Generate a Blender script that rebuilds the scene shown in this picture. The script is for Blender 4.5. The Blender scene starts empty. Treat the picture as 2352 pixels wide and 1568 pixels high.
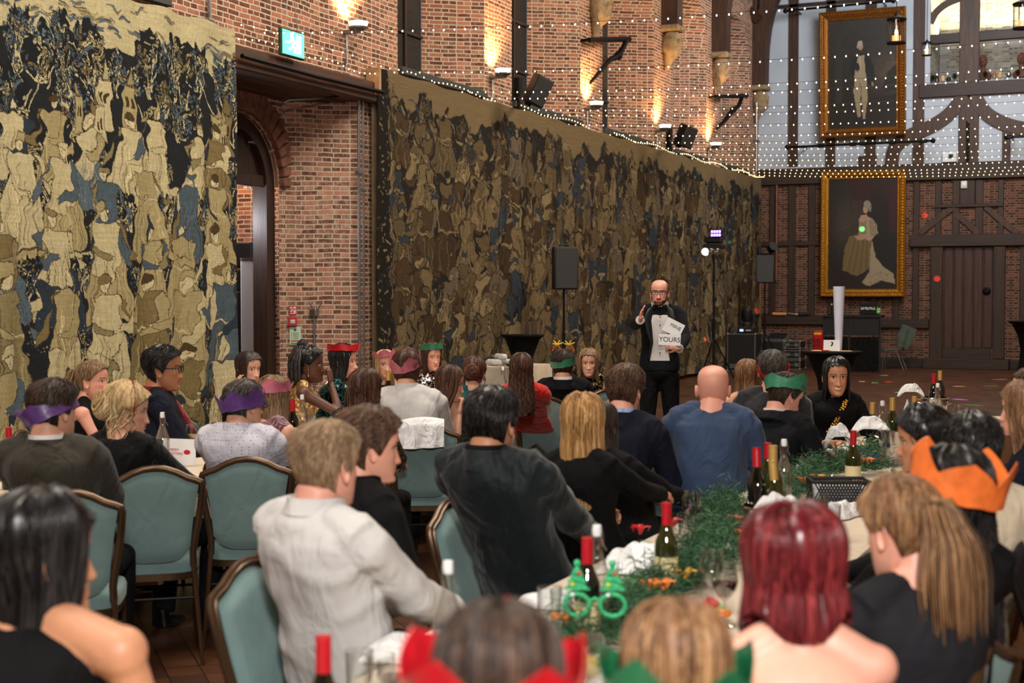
import bpy, math, random
import numpy as np
from mathutils import Vector, Matrix
random.seed(7)
RNG = np.random.default_rng(11)
S = bpy.context.scene
COL = S.collection
PI = math.pi
R = math.radians
# ------------------------------------------------------------------ camera
EYE = Vector((0, 0, 1.75))
YAW, PITCH, LENS = R(24.36), R(1.963), 50.0
F = LENS / 36 * 2352
cam_d = bpy.data.cameras.new('camera')
cam_d.lens = LENS
cam_d.sensor_width = 36
cam_d.clip_end = 200
cam_d.dof.use_dof = True
cam_d.dof.focus_distance = 12.0
cam_d.dof.aperture_fstop = 3.2
cam = bpy.data.objects.new('camera', cam_d)
COL.objects.link(cam)
cam.location = EYE
cam.rotation_euler = (PI / 2 - PITCH, 0, YAW)
S.camera = cam
CAMM = cam.rotation_euler.to_matrix()
# ------------------------------------------------------------------ render look
S.view_settings.view_transform = 'Standard'
S.view_settings.look = 'None'
S.view_settings.gamma = 1
S.view_settings.exposure = 0.12
S.cycles.use_denoising = True
S.cycles.max_bounces = 6
S.cycles.diffuse_bounces = 3
S.cycles.glossy_bounces = 3
S.cycles.transmission_bounces = 5
S.cycles.transparent_max_bounces = 12
S.cycles.caustics_reflective = False
S.cycles.caustics_refractive = False
S.cycles.sample_clamp_indirect = 4
w = bpy.data.worlds.new('hall_air')
S.world = w
w.use_nodes = True
w.node_tree.nodes['Background'].inputs[0].default_value = (.55, .6, .7, 1)
w.node_tree.nodes['Background'].inputs[1].default_value = .25
def area(name, loc, target, size, power, col, sy=None):
 d = bpy.data.lights.new(name, 'AREA')
 d.energy = power
 d.color = col
 d.size = size
 if sy:
  d.shape = 'RECTANGLE'
  d.size_y = sy
 o = bpy.data.objects.new(name, d)
 COL.objects.link(o)
 o.location = loc
 o.rotation_euler = (Vector(target) - Vector(loc)).to_track_quat('-Z', 'Y').to_euler()
 o['kind'] = 'helper'
 return o
area('hall_fill', (-4.5, 2, 8.6), (-4.5, 4, 0), 3.5, 520, (1, .9, .78))  # unseen soft fills added overhead for general hall light, not fittings
area('hall_fill', (-3.4, 10, 8.8), (-6, 12, 0), 4, 620, (1, .89, .76))
area('hall_fill', (-2.5, 19, 8.8), (-8, 20, 2), 4, 620, (1, .86, .68))
area('hall_fill', (-2.0, 27, 8.6), (-6, 31, 1), 4, 420, (1, .86, .7))
area('end_wall_fill', (-3.5, 27.5, 8.9), (-5, 34.2, 6.6), 2.5, 230, (.72, .84, 1))  # unseen cool fill added inside the hall to brighten the end wall
area('camera_flash', (.35, -.35, 3.1), (-3.2, 8, 1.2), .45, 230, (1, .97, .93))
# ------------------------------------------------------------------ pixels of the photograph to points of the hall
def ray(px, py):
 return CAMM @ Vector(((px - 1176) / F, -(py - 784) / F, -1))
def at(px, py, Z):
 return EYE + ray(px, py) * Z
def on(axis, px, py, val):
 r = ray(px, py)
 return EYE + r * ((val - EYE[axis]) / r[axis])
def C(r, g=None, b=None, k=1):
 if isinstance(r, str):
  r, g, b = int(r[1:3], 16), int(r[3:5], 16), int(r[5:7], 16)
 f = lambda c: (c / 255 / 12.92 if c <= 10 else ((c / 255 + .055) / 1.055) ** 2.4) * k
 return (f(r), f(g), f(b))
# ------------------------------------------------------------------ mesh building
class MB:
 def __init__(s):
  s.v, s.q, s.t, s.qm, s.tm, s.n = [], [], [], [], [], 0
  s.uv = None
 def add(s, v, q=None, t=None, m=0):
  v = np.asarray(v, float).reshape(-1, 3)
  if q is not None and len(q):
   q = np.asarray(q, np.int64).reshape(-1, 4)
   s.q.append(q + s.n)
   s.qm.append(np.full(len(q), m))
  if t is not None and len(t):
   t = np.asarray(t, np.int64).reshape(-1, 3)
   s.t.append(t + s.n)
   s.tm.append(np.full(len(t), m))
  s.v.append(v)
  s.n += len(v)
  return s
 def box(s, c, size, M=None, m=0, bev=0.0):
  hx, hy, hz = size[0] / 2, size[1] / 2, size[2] / 2
  b = min(bev, hx * .9, hy * .9, hz * .9)
  if b <= 0:
   v = np.array([(x, y, z) for x in (-hx, hx) for y in (-hy, hy) for z in (-hz, hz)])
   q = [(0, 1, 3, 2), (4, 6, 7, 5), (0, 4, 5, 1), (2, 3, 7, 6), (0, 2, 6, 4), (1, 5, 7, 3)]
   t = None
  else:
   v, idx = [], {}
   for sx in (-1, 1):
    for sy in (-1, 1):
     for sz in (-1, 1):
      for a in range(3):
       idx[(sx, sy, sz, a)] = len(v)
       p = [sx * (hx - b), sy * (hy - b), sz * (hz - b)]
       p[a] = (sx * hx, sy * hy, sz * hz)[a]
       v.append(p)
   v = np.array(v)
   q, t = [], []
   for a in range(3):
    o = [k for k in range(3) if k != a]
    for sg in (-1, 1):
     ring = []
     for (p, r_) in ((-1, -1), (1, -1), (1, 1), (-1, 1)):
      k = [0, 0, 0]
      k[a], k[o[0]], k[o[1]] = sg, p, r_
      ring.append(idx[(*k, a)])
     flip = (sg > 0) ^ (a == 1)
     q.append(ring if flip else ring[::-1])
    for p in (-1, 1):
     for r_ in (-1, 1):
      k0, k1 = [0, 0, 0], [0, 0, 0]
      k0[a], k1[a] = -1, 1
      k0[o[0]] = k1[o[0]] = p
      k0[o[1]] = k1[o[1]] = r_
      q.append([idx[(*k0, o[0])], idx[(*k1, o[0])], idx[(*k1, o[1])], idx[(*k0, o[1])]])
   for sx in (-1, 1):
    for sy in (-1, 1):
     for sz in (-1, 1):
      t.append([idx[(sx, sy, sz, a)] for a in range(3)])
  if M is not None:
   v = v @ np.array(M.to_3x3()).T
  v = v + np.array(c)
  return s.add(v, q, t, m)
 def loft(s, cs, U, V, n=16, m=0, cap=True, pw=1.0):
  """rings c + cos*U + sin*V; U, V (k,3)"""
  cs, U, V = (np.asarray(a, float) for a in (cs, U, V))
  a = np.linspace(0, 2 * PI, n, endpoint=False)
  ca, sa = np.cos(a), np.sin(a)
  if pw != 1:
   ca = np.sign(ca) * np.abs(ca) ** pw
   sa = np.sign(sa) * np.abs(sa) ** pw
  P = cs[:, None] + ca[None, :, None] * U[:, None] + sa[None, :, None] * V[:, None]
  k = len(cs)
  return s.rings(P, m, cap)
 def rings(s, P, m=0, cap=True, closed=True):
  P = np.asarray(P, float)
  k, n = P.shape[:2]
  i, j = np.meshgrid(np.arange(k - 1), np.arange(n if closed else n - 1), indexing='ij')
  j2 = (j + 1) % n
  q = np.stack([i * n + j, i * n + j2, (i + 1) * n + j2, (i + 1) * n + j], -1).reshape(-1, 4)
  v = P.reshape(-1, 3)
  t = []
  if cap and closed:
   v = np.concatenate([v, [P[0].mean(0)], [P[-1].mean(0)]])
   c0, c1 = k * n, k * n + 1
   for jj in range(n):
    t.append((c0, (jj + 1) % n, jj))
    t.append((c1, (k - 1) * n + jj, (k - 1) * n + (jj + 1) % n))
  return s.add(v, q, t, m)
 def tube(s, pts, r, n=10, m=0, cap=True, flat=1.0, up=None):
  P = np.asarray([tuple(p) for p in pts], float)
  k = len(P)
  r = np.full(k, r, float) if np.isscalar(r) else np.asarray(r, float)
  T = np.gradient(P, axis=0) if k > 2 else np.repeat((P[1] - P[0])[None], 2, 0)
  T /= np.linalg.norm(T, axis=1)[:, None] + 1e-9
  ref = np.array(up if up is not None else ((0, 0, 1) if abs(T[0][2]) < .9 else (1, 0, 0)), float)
  U = []
  u = np.cross(T[0], ref)
  u /= np.linalg.norm(u) + 1e-9
  for i in range(k):
   u = u - T[i] * u.dot(T[i])
   u /= np.linalg.norm(u) + 1e-9
   U.append(u.copy())
  U = np.array(U)
  V = np.cross(T, U)
  return s.loft(P, U * r[:, None], V * r[:, None] * flat, n, m, cap)
 def ell(s, c, rad, M=None, n=16, k=10, m=0):
  th = np.linspace(0, PI, k + 1)[1:-1]
  z = np.cos(th)
  rr = np.sin(th)
  a = np.linspace(0, 2 * PI, n, endpoint=False)
  P = np.stack([np.outer(rr, np.cos(a)), np.outer(rr, np.sin(a)), np.outer(z, np.ones(n))], -1) * np.array(rad)
  e0, e1 = np.array([0, 0, rad[2]]), np.array([0, 0, -rad[2]])
  v = np.concatenate([P.reshape(-1, 3), [e0], [e1]])
  if M is not None:
   v = v @ np.array(M.to_3x3()).T
  v = v + np.array(c)
  kk = k - 1
  i, j = np.meshgrid(np.arange(kk - 1), np.arange(n), indexing='ij')
  j2 = (j + 1) % n
  q = np.stack([i * n + j, (i + 1) * n + j, (i + 1) * n + j2, i * n + j2], -1).reshape(-1, 4)
  t = []
  for jj in range(n):
   t.append((kk * n, jj, (jj + 1) % n))
   t.append((kk * n + 1, (kk - 1) * n + (jj + 1) % n, (kk - 1) * n + jj))
  return s.add(v, q, t, m)
 def lathe(s, prof, c=(0, 0, 0), n=24, m=0, cap=False, M=None):
  a = np.linspace(0, 2 * PI, n, endpoint=False)
  pr = np.array(prof, float)
  P = np.stack([np.outer(pr[:, 0], np.cos(a)), np.outer(pr[:, 0], np.sin(a)), np.repeat(pr[:, 1][:, None], n, 1)], -1)
  if M is not None:
   P = P @ np.array(M.to_3x3()).T
  return s.rings(P + np.array(c), m, cap)
 def poly(s, pts, ext, m=0):
  """planar polygon (list of 3d points, convex or star-shaped about its mean) extruded by vector ext"""
  P = np.array([tuple(p) for p in pts], float)
  k = len(P)
  e = np.array(ext, float)
  v = np.concatenate([P, P + e, [P.mean(0)], [P.mean(0) + e]])
  q, t = [], []
  for i in range(k):
   j = (i + 1) % k
   q.append((i, j, k + j, k + i))
   t.append((2 * k, j, i))
   t.append((2 * k + 1, k + i, k + j))
  return s.add(v, q, t, m)
 def grid(s, P, m=0):
  return s.rings(P, m, False, False)
 def mesh(s, name, sharp=35):
  me = bpy.data.meshes.new(name)
  v = np.concatenate(s.v) if s.v else np.zeros((0, 3))
  nq = sum(len(a) for a in s.q)
  nt = sum(len(a) for a in s.t)
  me.vertices.add(len(v))
  me.vertices.foreach_set('co', v.astype(np.float32).ravel())
  li = []
  if nq:
   li.append(np.concatenate(s.q).ravel())
  if nt:
   li.append(np.concatenate(s.t).ravel())
  li = np.concatenate(li)
  me.loops.add(len(li))
  me.loops.foreach_set('vertex_index', li.astype(np.int32))
  me.polygons.add(nq + nt)
  st = np.concatenate([np.arange(nq) * 4, nq * 4 + np.arange(nt) * 3])
  me.polygons.foreach_set('loop_start', st.astype(np.int32))
  mi = np.concatenate(s.qm + s.tm) if (s.qm or s.tm) else np.zeros(0)
  me.polygons.foreach_set('material_index', mi.astype(np.int32))
  me.polygons.foreach_set('use_smooth', np.ones(nq + nt, bool))
  me.update(calc_edges=True)
  if sharp and nq + nt < 60000:
   me.set_sharp_from_angle(angle=R(sharp))
  return me
 def build(s, name, mats, parent=None, sharp=35, **kw):
  me = s.mesh(name, sharp)
  for m_ in (mats if isinstance(mats, (list, tuple)) else [mats]):
   me.materials.append(m_)
  o = bpy.data.objects.new(name, me)
  COL.objects.link(o)
  if parent:
   o.parent = parent
  for k_, v_ in kw.items():
   o[k_] = v_
  return o
def thing(name, label, category, loc=(0, 0, 0), rz=0, group=None):
 o = bpy.data.objects.new(name, None)
 COL.objects.link(o)
 o.location = loc
 o.rotation_euler = (0, 0, rz)
 o.empty_display_size = .1
 o['label'] = label
 o['category'] = category
 if group:
  o['group'] = group
 return o
def tag(o, label, category, group=None, kind=None):
 o['label'] = label
 o['category'] = category
 if group:
  o['group'] = group
 if kind:
  o['kind'] = kind
 return o
def dup(root, loc=None, rz=None, label=None, group=None, rot=None):
 kids = list(KIDS.get(root.name, root.children))
 r = root.copy()
 COL.objects.link(r)
 if loc is not None:
  r.location = loc
 if rz is not None:
  r.rotation_euler = (0, 0, rz)
 if rot is not None:
  r.rotation_euler = rot
 if label:
  r['label'] = label
 if group:
  r['group'] = group
 for ch in kids:
  c = ch.copy()
  COL.objects.link(c)
  c.parent = r
  for g in ch.children:
   d = g.copy()
   COL.objects.link(d)
   d.parent = c
 return r
KIDS = {}
def struct(o):
 o['kind'] = 'structure'
 return o
def text(name, body, size, M, mat_, parent=None, ext=.0006, align='CENTER'):
 cu = bpy.data.curves.new(name, 'FONT')
 cu.body = body
 cu.size = size
 cu.align_x = align
 cu.align_y = 'CENTER'
 cu.extrude = ext
 cu.materials.append(mat_)
 o = bpy.data.objects.new(name, cu)
 COL.objects.link(o)
 if parent:
  o.parent = parent
 me = bpy.data.meshes.new_from_object(o)
 bpy.data.objects.remove(o)
 me.materials.clear()
 me.materials.append(mat_)
 o = bpy.data.objects.new(name, me)
 COL.objects.link(o)
 if parent:
  o.parent = parent
 o.matrix_local = M
 return o
def axes(x, y, z, loc):
 """4x4 from local axes"""
 m_ = Matrix.Identity(4)
 for i, a in enumerate((x, y, z)):
  a = Vector(a).normalized()
  for r_ in range(3):
   m_[r_][i] = a[r_]
 for r_ in range(3):
  m_[r_][3] = loc[r_]
 return m_
# ------------------------------------------------------------------ materials
def new_mat(name):
 m_ = bpy.data.materials.new(name)
 m_.use_nodes = True
 nt = m_.node_tree
 return m_, nt, nt.nodes['Principled BSDF']
def node(nt, kind, **kw):
 n_ = nt.nodes.new(kind)
 for k_, v_ in kw.items():
  if isinstance(k_, str) and k_.startswith('i_'):
   n_.inputs[k_[2:].replace('_', ' ')].default_value = v_
  else:
   setattr(n_, k_, v_)
 return n_
def ramp(nt, src, stops, interp='LINEAR'):
 r_ = nt.nodes.new('ShaderNodeValToRGB')
 r_.color_ramp.interpolation = interp
 e = r_.color_ramp.elements
 while len(e) < len(stops):
  e.new(.5)
 for k_, (p, c) in zip(e, stops):
  k_.position = p
  k_.color = (*c, 1) if len(c) == 3 else c
 nt.links.new(src, r_.inputs[0])
 return r_.outputs[0]
def coords(nt, kind='Object', scale=(1, 1, 1), rot=(0, 0, 0)):
 tc = nt.nodes.new('ShaderNodeTexCoord')
 mp = nt.nodes.new('ShaderNodeMapping')
 mp.inputs['Scale'].default_value = scale
 mp.inputs['Rotation'].default_value = rot
 nt.links.new(tc.outputs[kind], mp.inputs[0])
 return mp.outputs[0]
def mat(name, col, rough=.6, metal=0, var=.25, vs=6, bump=0, bs=40, sheen=0, coat=0, stretch=(1, 1, 1), spec=.5, sss=0, emit=None):
 m_, nt, b = new_mat(name)
 co = coords(nt, 'Object', stretch)
 nz = node(nt, 'ShaderNodeTexNoise', i_Scale=vs, i_Detail=4)
 nt.links.new(co, nz.inputs['Vector'])
 lo = tuple(c * (1 - var) for c in col)
 hi = tuple(min(1, c * (1 + var)) for c in col)
 nt.links.new(ramp(nt, nz.outputs['Fac'], [(.3, lo), (.7, hi)]), b.inputs['Base Color'])
 b.inputs['Roughness'].default_value = rough
 b.inputs['Metallic'].default_value = metal
 b.inputs['Specular IOR Level'].default_value = spec
 b.inputs['Sheen Weight'].default_value = sheen
 b.inputs['Coat Weight'].default_value = coat
 if sss:
  b.inputs['Subsurface Weight'].default_value = sss
  b.inputs['Subsurface Radius'].default_value = (.012, .005, .003)
  b.inputs['Subsurface Scale'].default_value = 1
 if emit:
  b.inputs['Emission Color'].default_value = (*emit[0], 1)
  b.inputs['Emission Strength'].default_value = emit[1]
 if bump:
  n2 = node(nt, 'ShaderNodeTexNoise', i_Scale=bs, i_Detail=3)
  nt.links.new(co, n2.inputs['Vector'])
  bp = node(nt, 'ShaderNodeBump', i_Strength=1.0, i_Distance=bump)
  nt.links.new(n2.outputs['Fac'], bp.inputs['Height'])
  nt.links.new(bp.outputs[0], b.inputs['Normal'])
 return m_
def glow(name, col, strength, sample='NONE'):
 m_, nt, b = new_mat(name)
 b.inputs['Base Color'].default_value = (*col, 1)
 b.inputs['Emission Color'].default_value = (*col, 1)
 b.inputs['Emission Strength'].default_value = strength
 m_.cycles.emission_sampling = sample
 return m_
def thin_glass(name, tint=(1, 1, 1), refl=.1):
 m_, nt, b = new_mat(name)
 nt.nodes.remove(b)
 tr = node(nt, 'ShaderNodeBsdfTransparent')
 tr.inputs[0].default_value = (*tint, 1)
 gl = node(nt, 'ShaderNodeBsdfGlossy')
 gl.inputs['Roughness'].default_value = .04
 lw = node(nt, 'ShaderNodeLayerWeight', i_Blend=.35)
 mr = node(nt, 'ShaderNodeMapRange')
 mr.inputs['To Min'].default_value = refl * .6
 mr.inputs['To Max'].default_value = .75
 nt.links.new(lw.outputs['Facing'], mr.inputs['Value'])
 mx = node(nt, 'ShaderNodeMixShader')
 nt.links.new(mr.outputs[0], mx.inputs[0])
 nt.links.new(tr.outputs[0], mx.inputs[1])
 nt.links.new(gl.outputs[0], mx.inputs[2])
 nt.links.new(mx.outputs[0], nt.nodes['Material Output'].inputs[0])
 return m_
def fabric(name, col, rough=.85, var=.18, weave=900, wrinkle=.006, ws=7, sheen=.2, dots=None, spec=.2):
 """woven cloth: soft colour drift, creases as bump"""
 m_, nt, b = new_mat(name)
 co = coords(nt)
 nz = node(nt, 'ShaderNodeTexNoise', i_Scale=5, i_Detail=5)
 nt.links.new(co, nz.inputs['Vector'])
 lo = tuple(c * (1 - var) for c in col)
 hi = tuple(min(1, c * (1 + var)) for c in col)
 base = ramp(nt, nz.outputs['Fac'], [(.3, lo), (.7, hi)])
 if dots:
  vo = node(nt, 'ShaderNodeTexVoronoi', i_Scale=dots[1], i_Randomness=dots[3] if len(dots) > 3 else .0)
  nt.links.new(co, vo.inputs['Vector'])
  mk = ramp(nt, vo.outputs['Distance'], [(dots[2], (1, 1, 1)), (dots[2] + .06, (0, 0, 0))])
  mx = node(nt, 'ShaderNodeMix', data_type='RGBA')
  nt.links.new(mk, mx.inputs[0])
  nt.links.new(base, mx.inputs[6])
  mx.inputs[7].default_value = (*dots[0], 1)
  base = mx.outputs[2]
 nt.links.new(base, b.inputs['Base Color'])
 b.inputs['Roughness'].default_value = rough
 b.inputs['Sheen Weight'].default_value = sheen
 b.inputs['Specular IOR Level'].default_value = spec
 n1 = node(nt, 'ShaderNodeTexNoise', i_Scale=ws, i_Detail=2, i_Distortion=1.6)
 nt.links.new(coords(nt, 'Object', (1, 1, .55)), n1.inputs['Vector'])
 n2 = node(nt, 'ShaderNodeTexNoise', i_Scale=weave, i_Detail=1)
 nt.links.new(co, n2.inputs['Vector'])
 b1 = node(nt, 'ShaderNodeBump', i_Strength=1.0, i_Distance=wrinkle * 6)
 b2 = node(nt, 'ShaderNodeBump', i_Strength=.35, i_Distance=.001)
 nt.links.new(n1.outputs['Fac'], b1.inputs['Height'])
 nt.links.new(n2.outputs['Fac'], b2.inputs['Height'])
 nt.links.new(b1.outputs[0], b2.inputs['Normal'])
 nt.links.new(b2.outputs[0], b.inputs['Normal'])
 return m_
def sequin(name, base, spark, scale=120, rough=.25):
 m_, nt, b = new_mat(name)
 co = coords(nt)
 vo = node(nt, 'ShaderNodeTexVoronoi', i_Scale=scale)
 nt.links.new(co, vo.inputs['Vector'])
 sp = node(nt, 'ShaderNodeSeparateColor')
 nt.links.new(vo.outputs['Color'], sp.inputs[0])
 nt.links.new(ramp(nt, sp.outputs[0], [(.55, base), (.8, spark)]), b.inputs['Base Color'])
 b.inputs['Metallic'].default_value = .8
 b.inputs['Roughness'].default_value = rough
 bp = node(nt, 'ShaderNodeBump', i_Strength=1.0, i_Distance=.004)
 nt.links.new(sp.outputs[1], bp.inputs['Height'])
 nt.links.new(bp.outputs[0], b.inputs['Normal'])
 return m_
def brick_mat(name, c1, c2, mortar, lime=.35, row=.058, width=.2, bumpd=.006, dark=None):
 m_, nt, b = new_mat(name)
 uv = nt.nodes.new('ShaderNodeUVMap')
 nz0 = node(nt, 'ShaderNodeTexNoise', i_Scale=1.6, i_Detail=3)
 nt.links.new(uv.outputs[0], nz0.inputs['Vector'])
 # slightly uneven courses
 mixv = node(nt, 'ShaderNodeVectorMath', operation='SCALE')
 nt.links.new(nz0.outputs['Color'], mixv.inputs[0])
 mixv.inputs['Scale'].default_value = .05
 addv = node(nt, 'ShaderNodeVectorMath', operation='ADD')
 nt.links.new(uv.outputs[0], addv.inputs[0])
 nt.links.new(mixv.outputs[0], addv.inputs[1])
 br = node(nt, 'ShaderNodeTexBrick', i_Scale=1.0)
 br.inputs['Mortar Size'].default_value = .0095
 br.inputs['Mortar Smooth'].default_value = .35
 br.inputs['Brick Width'].default_value = width
 br.inputs['Row Height'].default_value = row
 br.inputs['Bias'].default_value = -.1
 br.inputs['Color1'].default_value = (0, 0, 0, 1)
 br.inputs['Color2'].default_value = (1, 1, 1, 1)
 br.inputs['Mortar'].default_value = (.5, .5, .5, 1)
 br.squash = .55
 br.squash_frequency = 2
 nt.links.new(addv.outputs[0], br.inputs['Vector'])
 tone = ramp(nt, br.outputs['Color'], [(0, tuple(c * .62 for c in c1)), (.3, c1), (.65, c2), (1, tuple(min(1, c * 1.35) for c in c2))])
 # grain and lime wash
 n2 = node(nt, 'ShaderNodeTexNoise', i_Scale=14, i_Detail=6, i_Roughness=.7)
 nt.links.new(uv.outputs[0], n2.inputs['Vector'])
 n3 = node(nt, 'ShaderNodeTexNoise', i_Scale=.55, i_Detail=5, i_Roughness=.65)
 nt.links.new(uv.outputs[0], n3.inputs['Vector'])
 mul = node(nt, 'ShaderNodeMath', operation='MULTIPLY')
 nt.links.new(ramp(nt, n2.outputs['Fac'], [(.45, (0, 0, 0)), (.75, (1, 1, 1))]), mul.inputs[0])
 nt.links.new(ramp(nt, n3.outputs['Fac'], [(.38, (.15, .15, .15)), (.7, (1, 1, 1))]), mul.inputs[1])
 sc = node(nt, 'ShaderNodeMath', operation='MULTIPLY')
 nt.links.new(mul.outputs[0], sc.inputs[0])
 sc.inputs[1].default_value = lime * 2
 m1 = node(nt, 'ShaderNodeMix', data_type='RGBA')
 nt.links.new(sc.outputs[0], m1.inputs[0])
 nt.links.new(tone, m1.inputs[6])
 m1.inputs[7].default_value = (*mortar, 1)
 m2 = node(nt, 'ShaderNodeMix', data_type='RGBA')
 nt.links.new(br.outputs['Fac'], m2.inputs[0])
 nt.links.new(m1.outputs[2], m2.inputs[6])
 nt.links.new(ramp(nt, n2.outputs['Fac'], [(.25, tuple(c * .7 for c in mortar)), (.5, mortar)]), m2.inputs[7])
 nt.links.new(m2.outputs[2], b.inputs['Base Color'])
 b.inputs['Roughness'].default_value = .9
 b.inputs['Specular IOR Level'].default_value = .25
 inv = node(nt, 'ShaderNodeMath', operation='SUBTRACT')
 inv.inputs[0].default_value = 1
 nt.links.new(br.outputs['Fac'], inv.inputs[1])
 ad = node(nt, 'ShaderNodeMath', operation='MULTIPLY_ADD')
 nt.links.new(n2.outputs['Fac'], ad.inputs[0])
 ad.inputs[1].default_value = .5
 nt.links.new(inv.outputs[0], ad.inputs[2])
 bp = node(nt, 'ShaderNodeBump', i_Strength=.8, i_Distance=bumpd)
 nt.links.new(ad.outputs[0], bp.inputs['Height'])
 nt.links.new(bp.outputs[0], b.inputs['Normal'])
 return m_
def wood_mat(name, c1, c2, axis=2, rough=.55, sc=1.0, bump=.004):
 m_, nt, b = new_mat(name)
 st = [22, 22, 22]
 st[axis] = 1.4
 co = coords(nt, 'Object', tuple(x * sc for x in st))
 nz = node(nt, 'ShaderNodeTexNoise', i_Scale=1, i_Detail=6, i_Distortion=.8, i_Roughness=.62)
 nt.links.new(co, nz.inputs['Vector'])
 nt.links.new(ramp(nt, nz.outputs['Fac'], [(.32, c1), (.68, c2)]), b.inputs['Base Color'])
 b.inputs['Roughness'].default_value = rough
 bp = node(nt, 'ShaderNodeBump', i_Strength=.7, i_Distance=bump)
 nt.links.new(nz.outputs['Fac'], bp.inputs['Height'])
 nt.links.new(bp.outputs[0], b.inputs['Normal'])
 return m_
def attr_mat(name, rough=.85, weave=True, k=1.0):
 m_, nt, b = new_mat(name)
 at_ = nt.nodes.new('ShaderNodeAttribute')
 at_.attribute_name = 'Col'
 wv = node(nt, 'ShaderNodeTexNoise', i_Scale=3, i_Detail=6, i_Roughness=.75)
 nt.links.new(coords(nt, 'Object', (1, 1, 14)), wv.inputs['Vector'])
 mx = node(nt, 'ShaderNodeMix', data_type='RGBA', blend_type='MULTIPLY')
 mx.inputs[0].default_value = 1
 nt.links.new(at_.outputs['Color'], mx.inputs[6])
 nt.links.new(ramp(nt, wv.outputs['Fac'], [(.25, (.72 * k,) * 3), (.75, (1.15 * k,) * 3)]), mx.inputs[7])
 nt.links.new(mx.outputs[2] if weave else at_.outputs['Color'], b.inputs['Base Color'])
 b.inputs['Roughness'].default_value = rough
 b.inputs['Specular IOR Level'].default_value = .15 if weave else .4
 return m_
M = {}
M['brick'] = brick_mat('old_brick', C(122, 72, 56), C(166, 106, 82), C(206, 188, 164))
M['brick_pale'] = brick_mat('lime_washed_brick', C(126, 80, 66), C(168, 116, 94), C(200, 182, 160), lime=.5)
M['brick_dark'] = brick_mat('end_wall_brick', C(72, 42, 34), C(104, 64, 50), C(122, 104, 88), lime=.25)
M['oak'] = wood_mat('dark_oak', C(28, 17, 12), C(62, 38, 25), 2)
M['oak_h'] = wood_mat('dark_oak_beam', C(26, 16, 11), C(58, 36, 24), 0)
M['oak_y'] = wood_mat('dark_oak_lintel', C(38, 22, 14), C(92, 52, 32), 1)
M['timber'] = wood_mat('brown_timber', C(40, 25, 17), C(82, 52, 35), 2)
M['plaster'] = mat('pale_plaster', C(186, 196, 208), .9, var=.06, vs=2, bump=.004, bs=14)
M['black'] = mat('black_plastic', C(7, 7, 8), .6, var=.1)
M['black_metal'] = mat('black_metal', C(12, 12, 12), .4, metal=.6, var=.1)
M['iron'] = mat('wrought_iron', C(26, 22, 20), .6, metal=.7, var=.3, bump=.003)
M['steel'] = mat('galvanised_steel', C(150, 150, 148), .35, metal=.9, var=.2, vs=20)
M['chrome'] = mat('polished_steel', C(200, 200, 198), .14, metal=1, var=.06)
M['white'] = mat('white_card', C(228, 230, 232), .7, var=.03)
M['linen'] = fabric('white_linen', C(226, 226, 226), wrinkle=.004, ws=14, sheen=0)
M['cloth'] = fabric('table_linen', C(205, 190, 170), wrinkle=.002, ws=4, sheen=0, var=.08)
M['glass'] = thin_glass('clear_glass', (.97, .98, .98))
M['gold'] = mat('gilt', C(196, 146, 54), .38, metal=.85, var=.35, vs=30, bump=.006, bs=60)
M['gilt_dark'] = mat('old_gilt', C(150, 98, 40), .45, metal=.7, var=.4, vs=30, bump=.006, bs=60)
M['stone'] = mat('carved_stone', C(150, 128, 98), .9, var=.3, vs=10, bump=.01, bs=30)
M['ledge'] = mat('slate_sill', C(58, 60, 58), .6, var=.12)
M['netting'] = mat('black_netting', C(38, 34, 30), .9, var=.5, vs=30, bump=.01, bs=70)
M['warm'] = glow('warm_bulb', (1, .70, .34), 5)
M['cool'] = glow('cool_bulb', (.9, .8, 1), 4.5)
# ================================================================== the hall
XW, YE, XR = -8.9, 34.25, 2.6
def surf(name, quads, mats, parent=None):
 """quads: (p0,p1,p2,p3, mat) with p0-p1 along the course; UV in metres (u along the wall, v up)"""
 vs, fs, uvs, mi = [], [], [], []
 for q in quads:
  P = [Vector(p) for p in q[:4]]
  m_ = q[4] if len(q) > 4 else 0
  b = len(vs)
  vs += P
  fs.append((b, b + 1, b + 2, b + 3))
  d = P[1] - P[0]
  hor = Vector((d.x, d.y, 0))
  if abs((P[2] - P[1]).z) < .02 and abs((P[3] - P[0]).z) < .02:      # lying face
   u0 = P[0].y + P[0].x
   uvs += [(p.y, p.x) for p in P]
  else:
   hd = hor.normalized() if hor.length > 1e-6 else Vector((0, 1, 0))
   off = -P[0].x * 1.3 + P[0].y * .7
   uvs += [((p - P[0]).dot(hd) + off, p.z) for p in P]
  mi.append(m_)
 me = bpy.data.meshes.new(name)
 me.from_pydata([tuple(v) for v in vs], [], fs)
 ul = me.uv_layers.new(name='UVMap')
 ul.data.foreach_set('uv', np.array(uvs, np.float32).ravel())
 for m_ in (mats if isinstance(mats, (list, tuple)) else [mats]):
  me.materials.append(m_)
 me.polygons.foreach_set('material_index', np.array(mi, np.int32))
 o = bpy.data.objects.new(name, me)
 COL.objects.link(o)
 if parent:
  o.parent = parent
 return o
BAYS = [(1.4, 4.05), (5.1, 7.75), (8.8, 11.45), (16.1, 18.69), (19.65, 22.45), (23.5, 26.3), (27.5, 29.8), (30.9, 33.4)]
DOOR = (12.4, 15.15)
DR, SP, ZS, ZD, ZSPR = .75, .52, 4.62, 4.08, 7.0
ZTOP = 10.4
Y0 = -3.5
q = []
def wallq(y0, y1, z0, z1, m=0):
 q.append(((XW, y0, z0), (XW, y1, z0), (XW, y1, z1), (XW, y0, z1), m))
wallq(Y0, DOOR[0], 0, ZS)
wallq(DOOR[1], YE, 0, ZS)
wallq(DOOR[0], DOOR[1], ZD, ZS)
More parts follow.
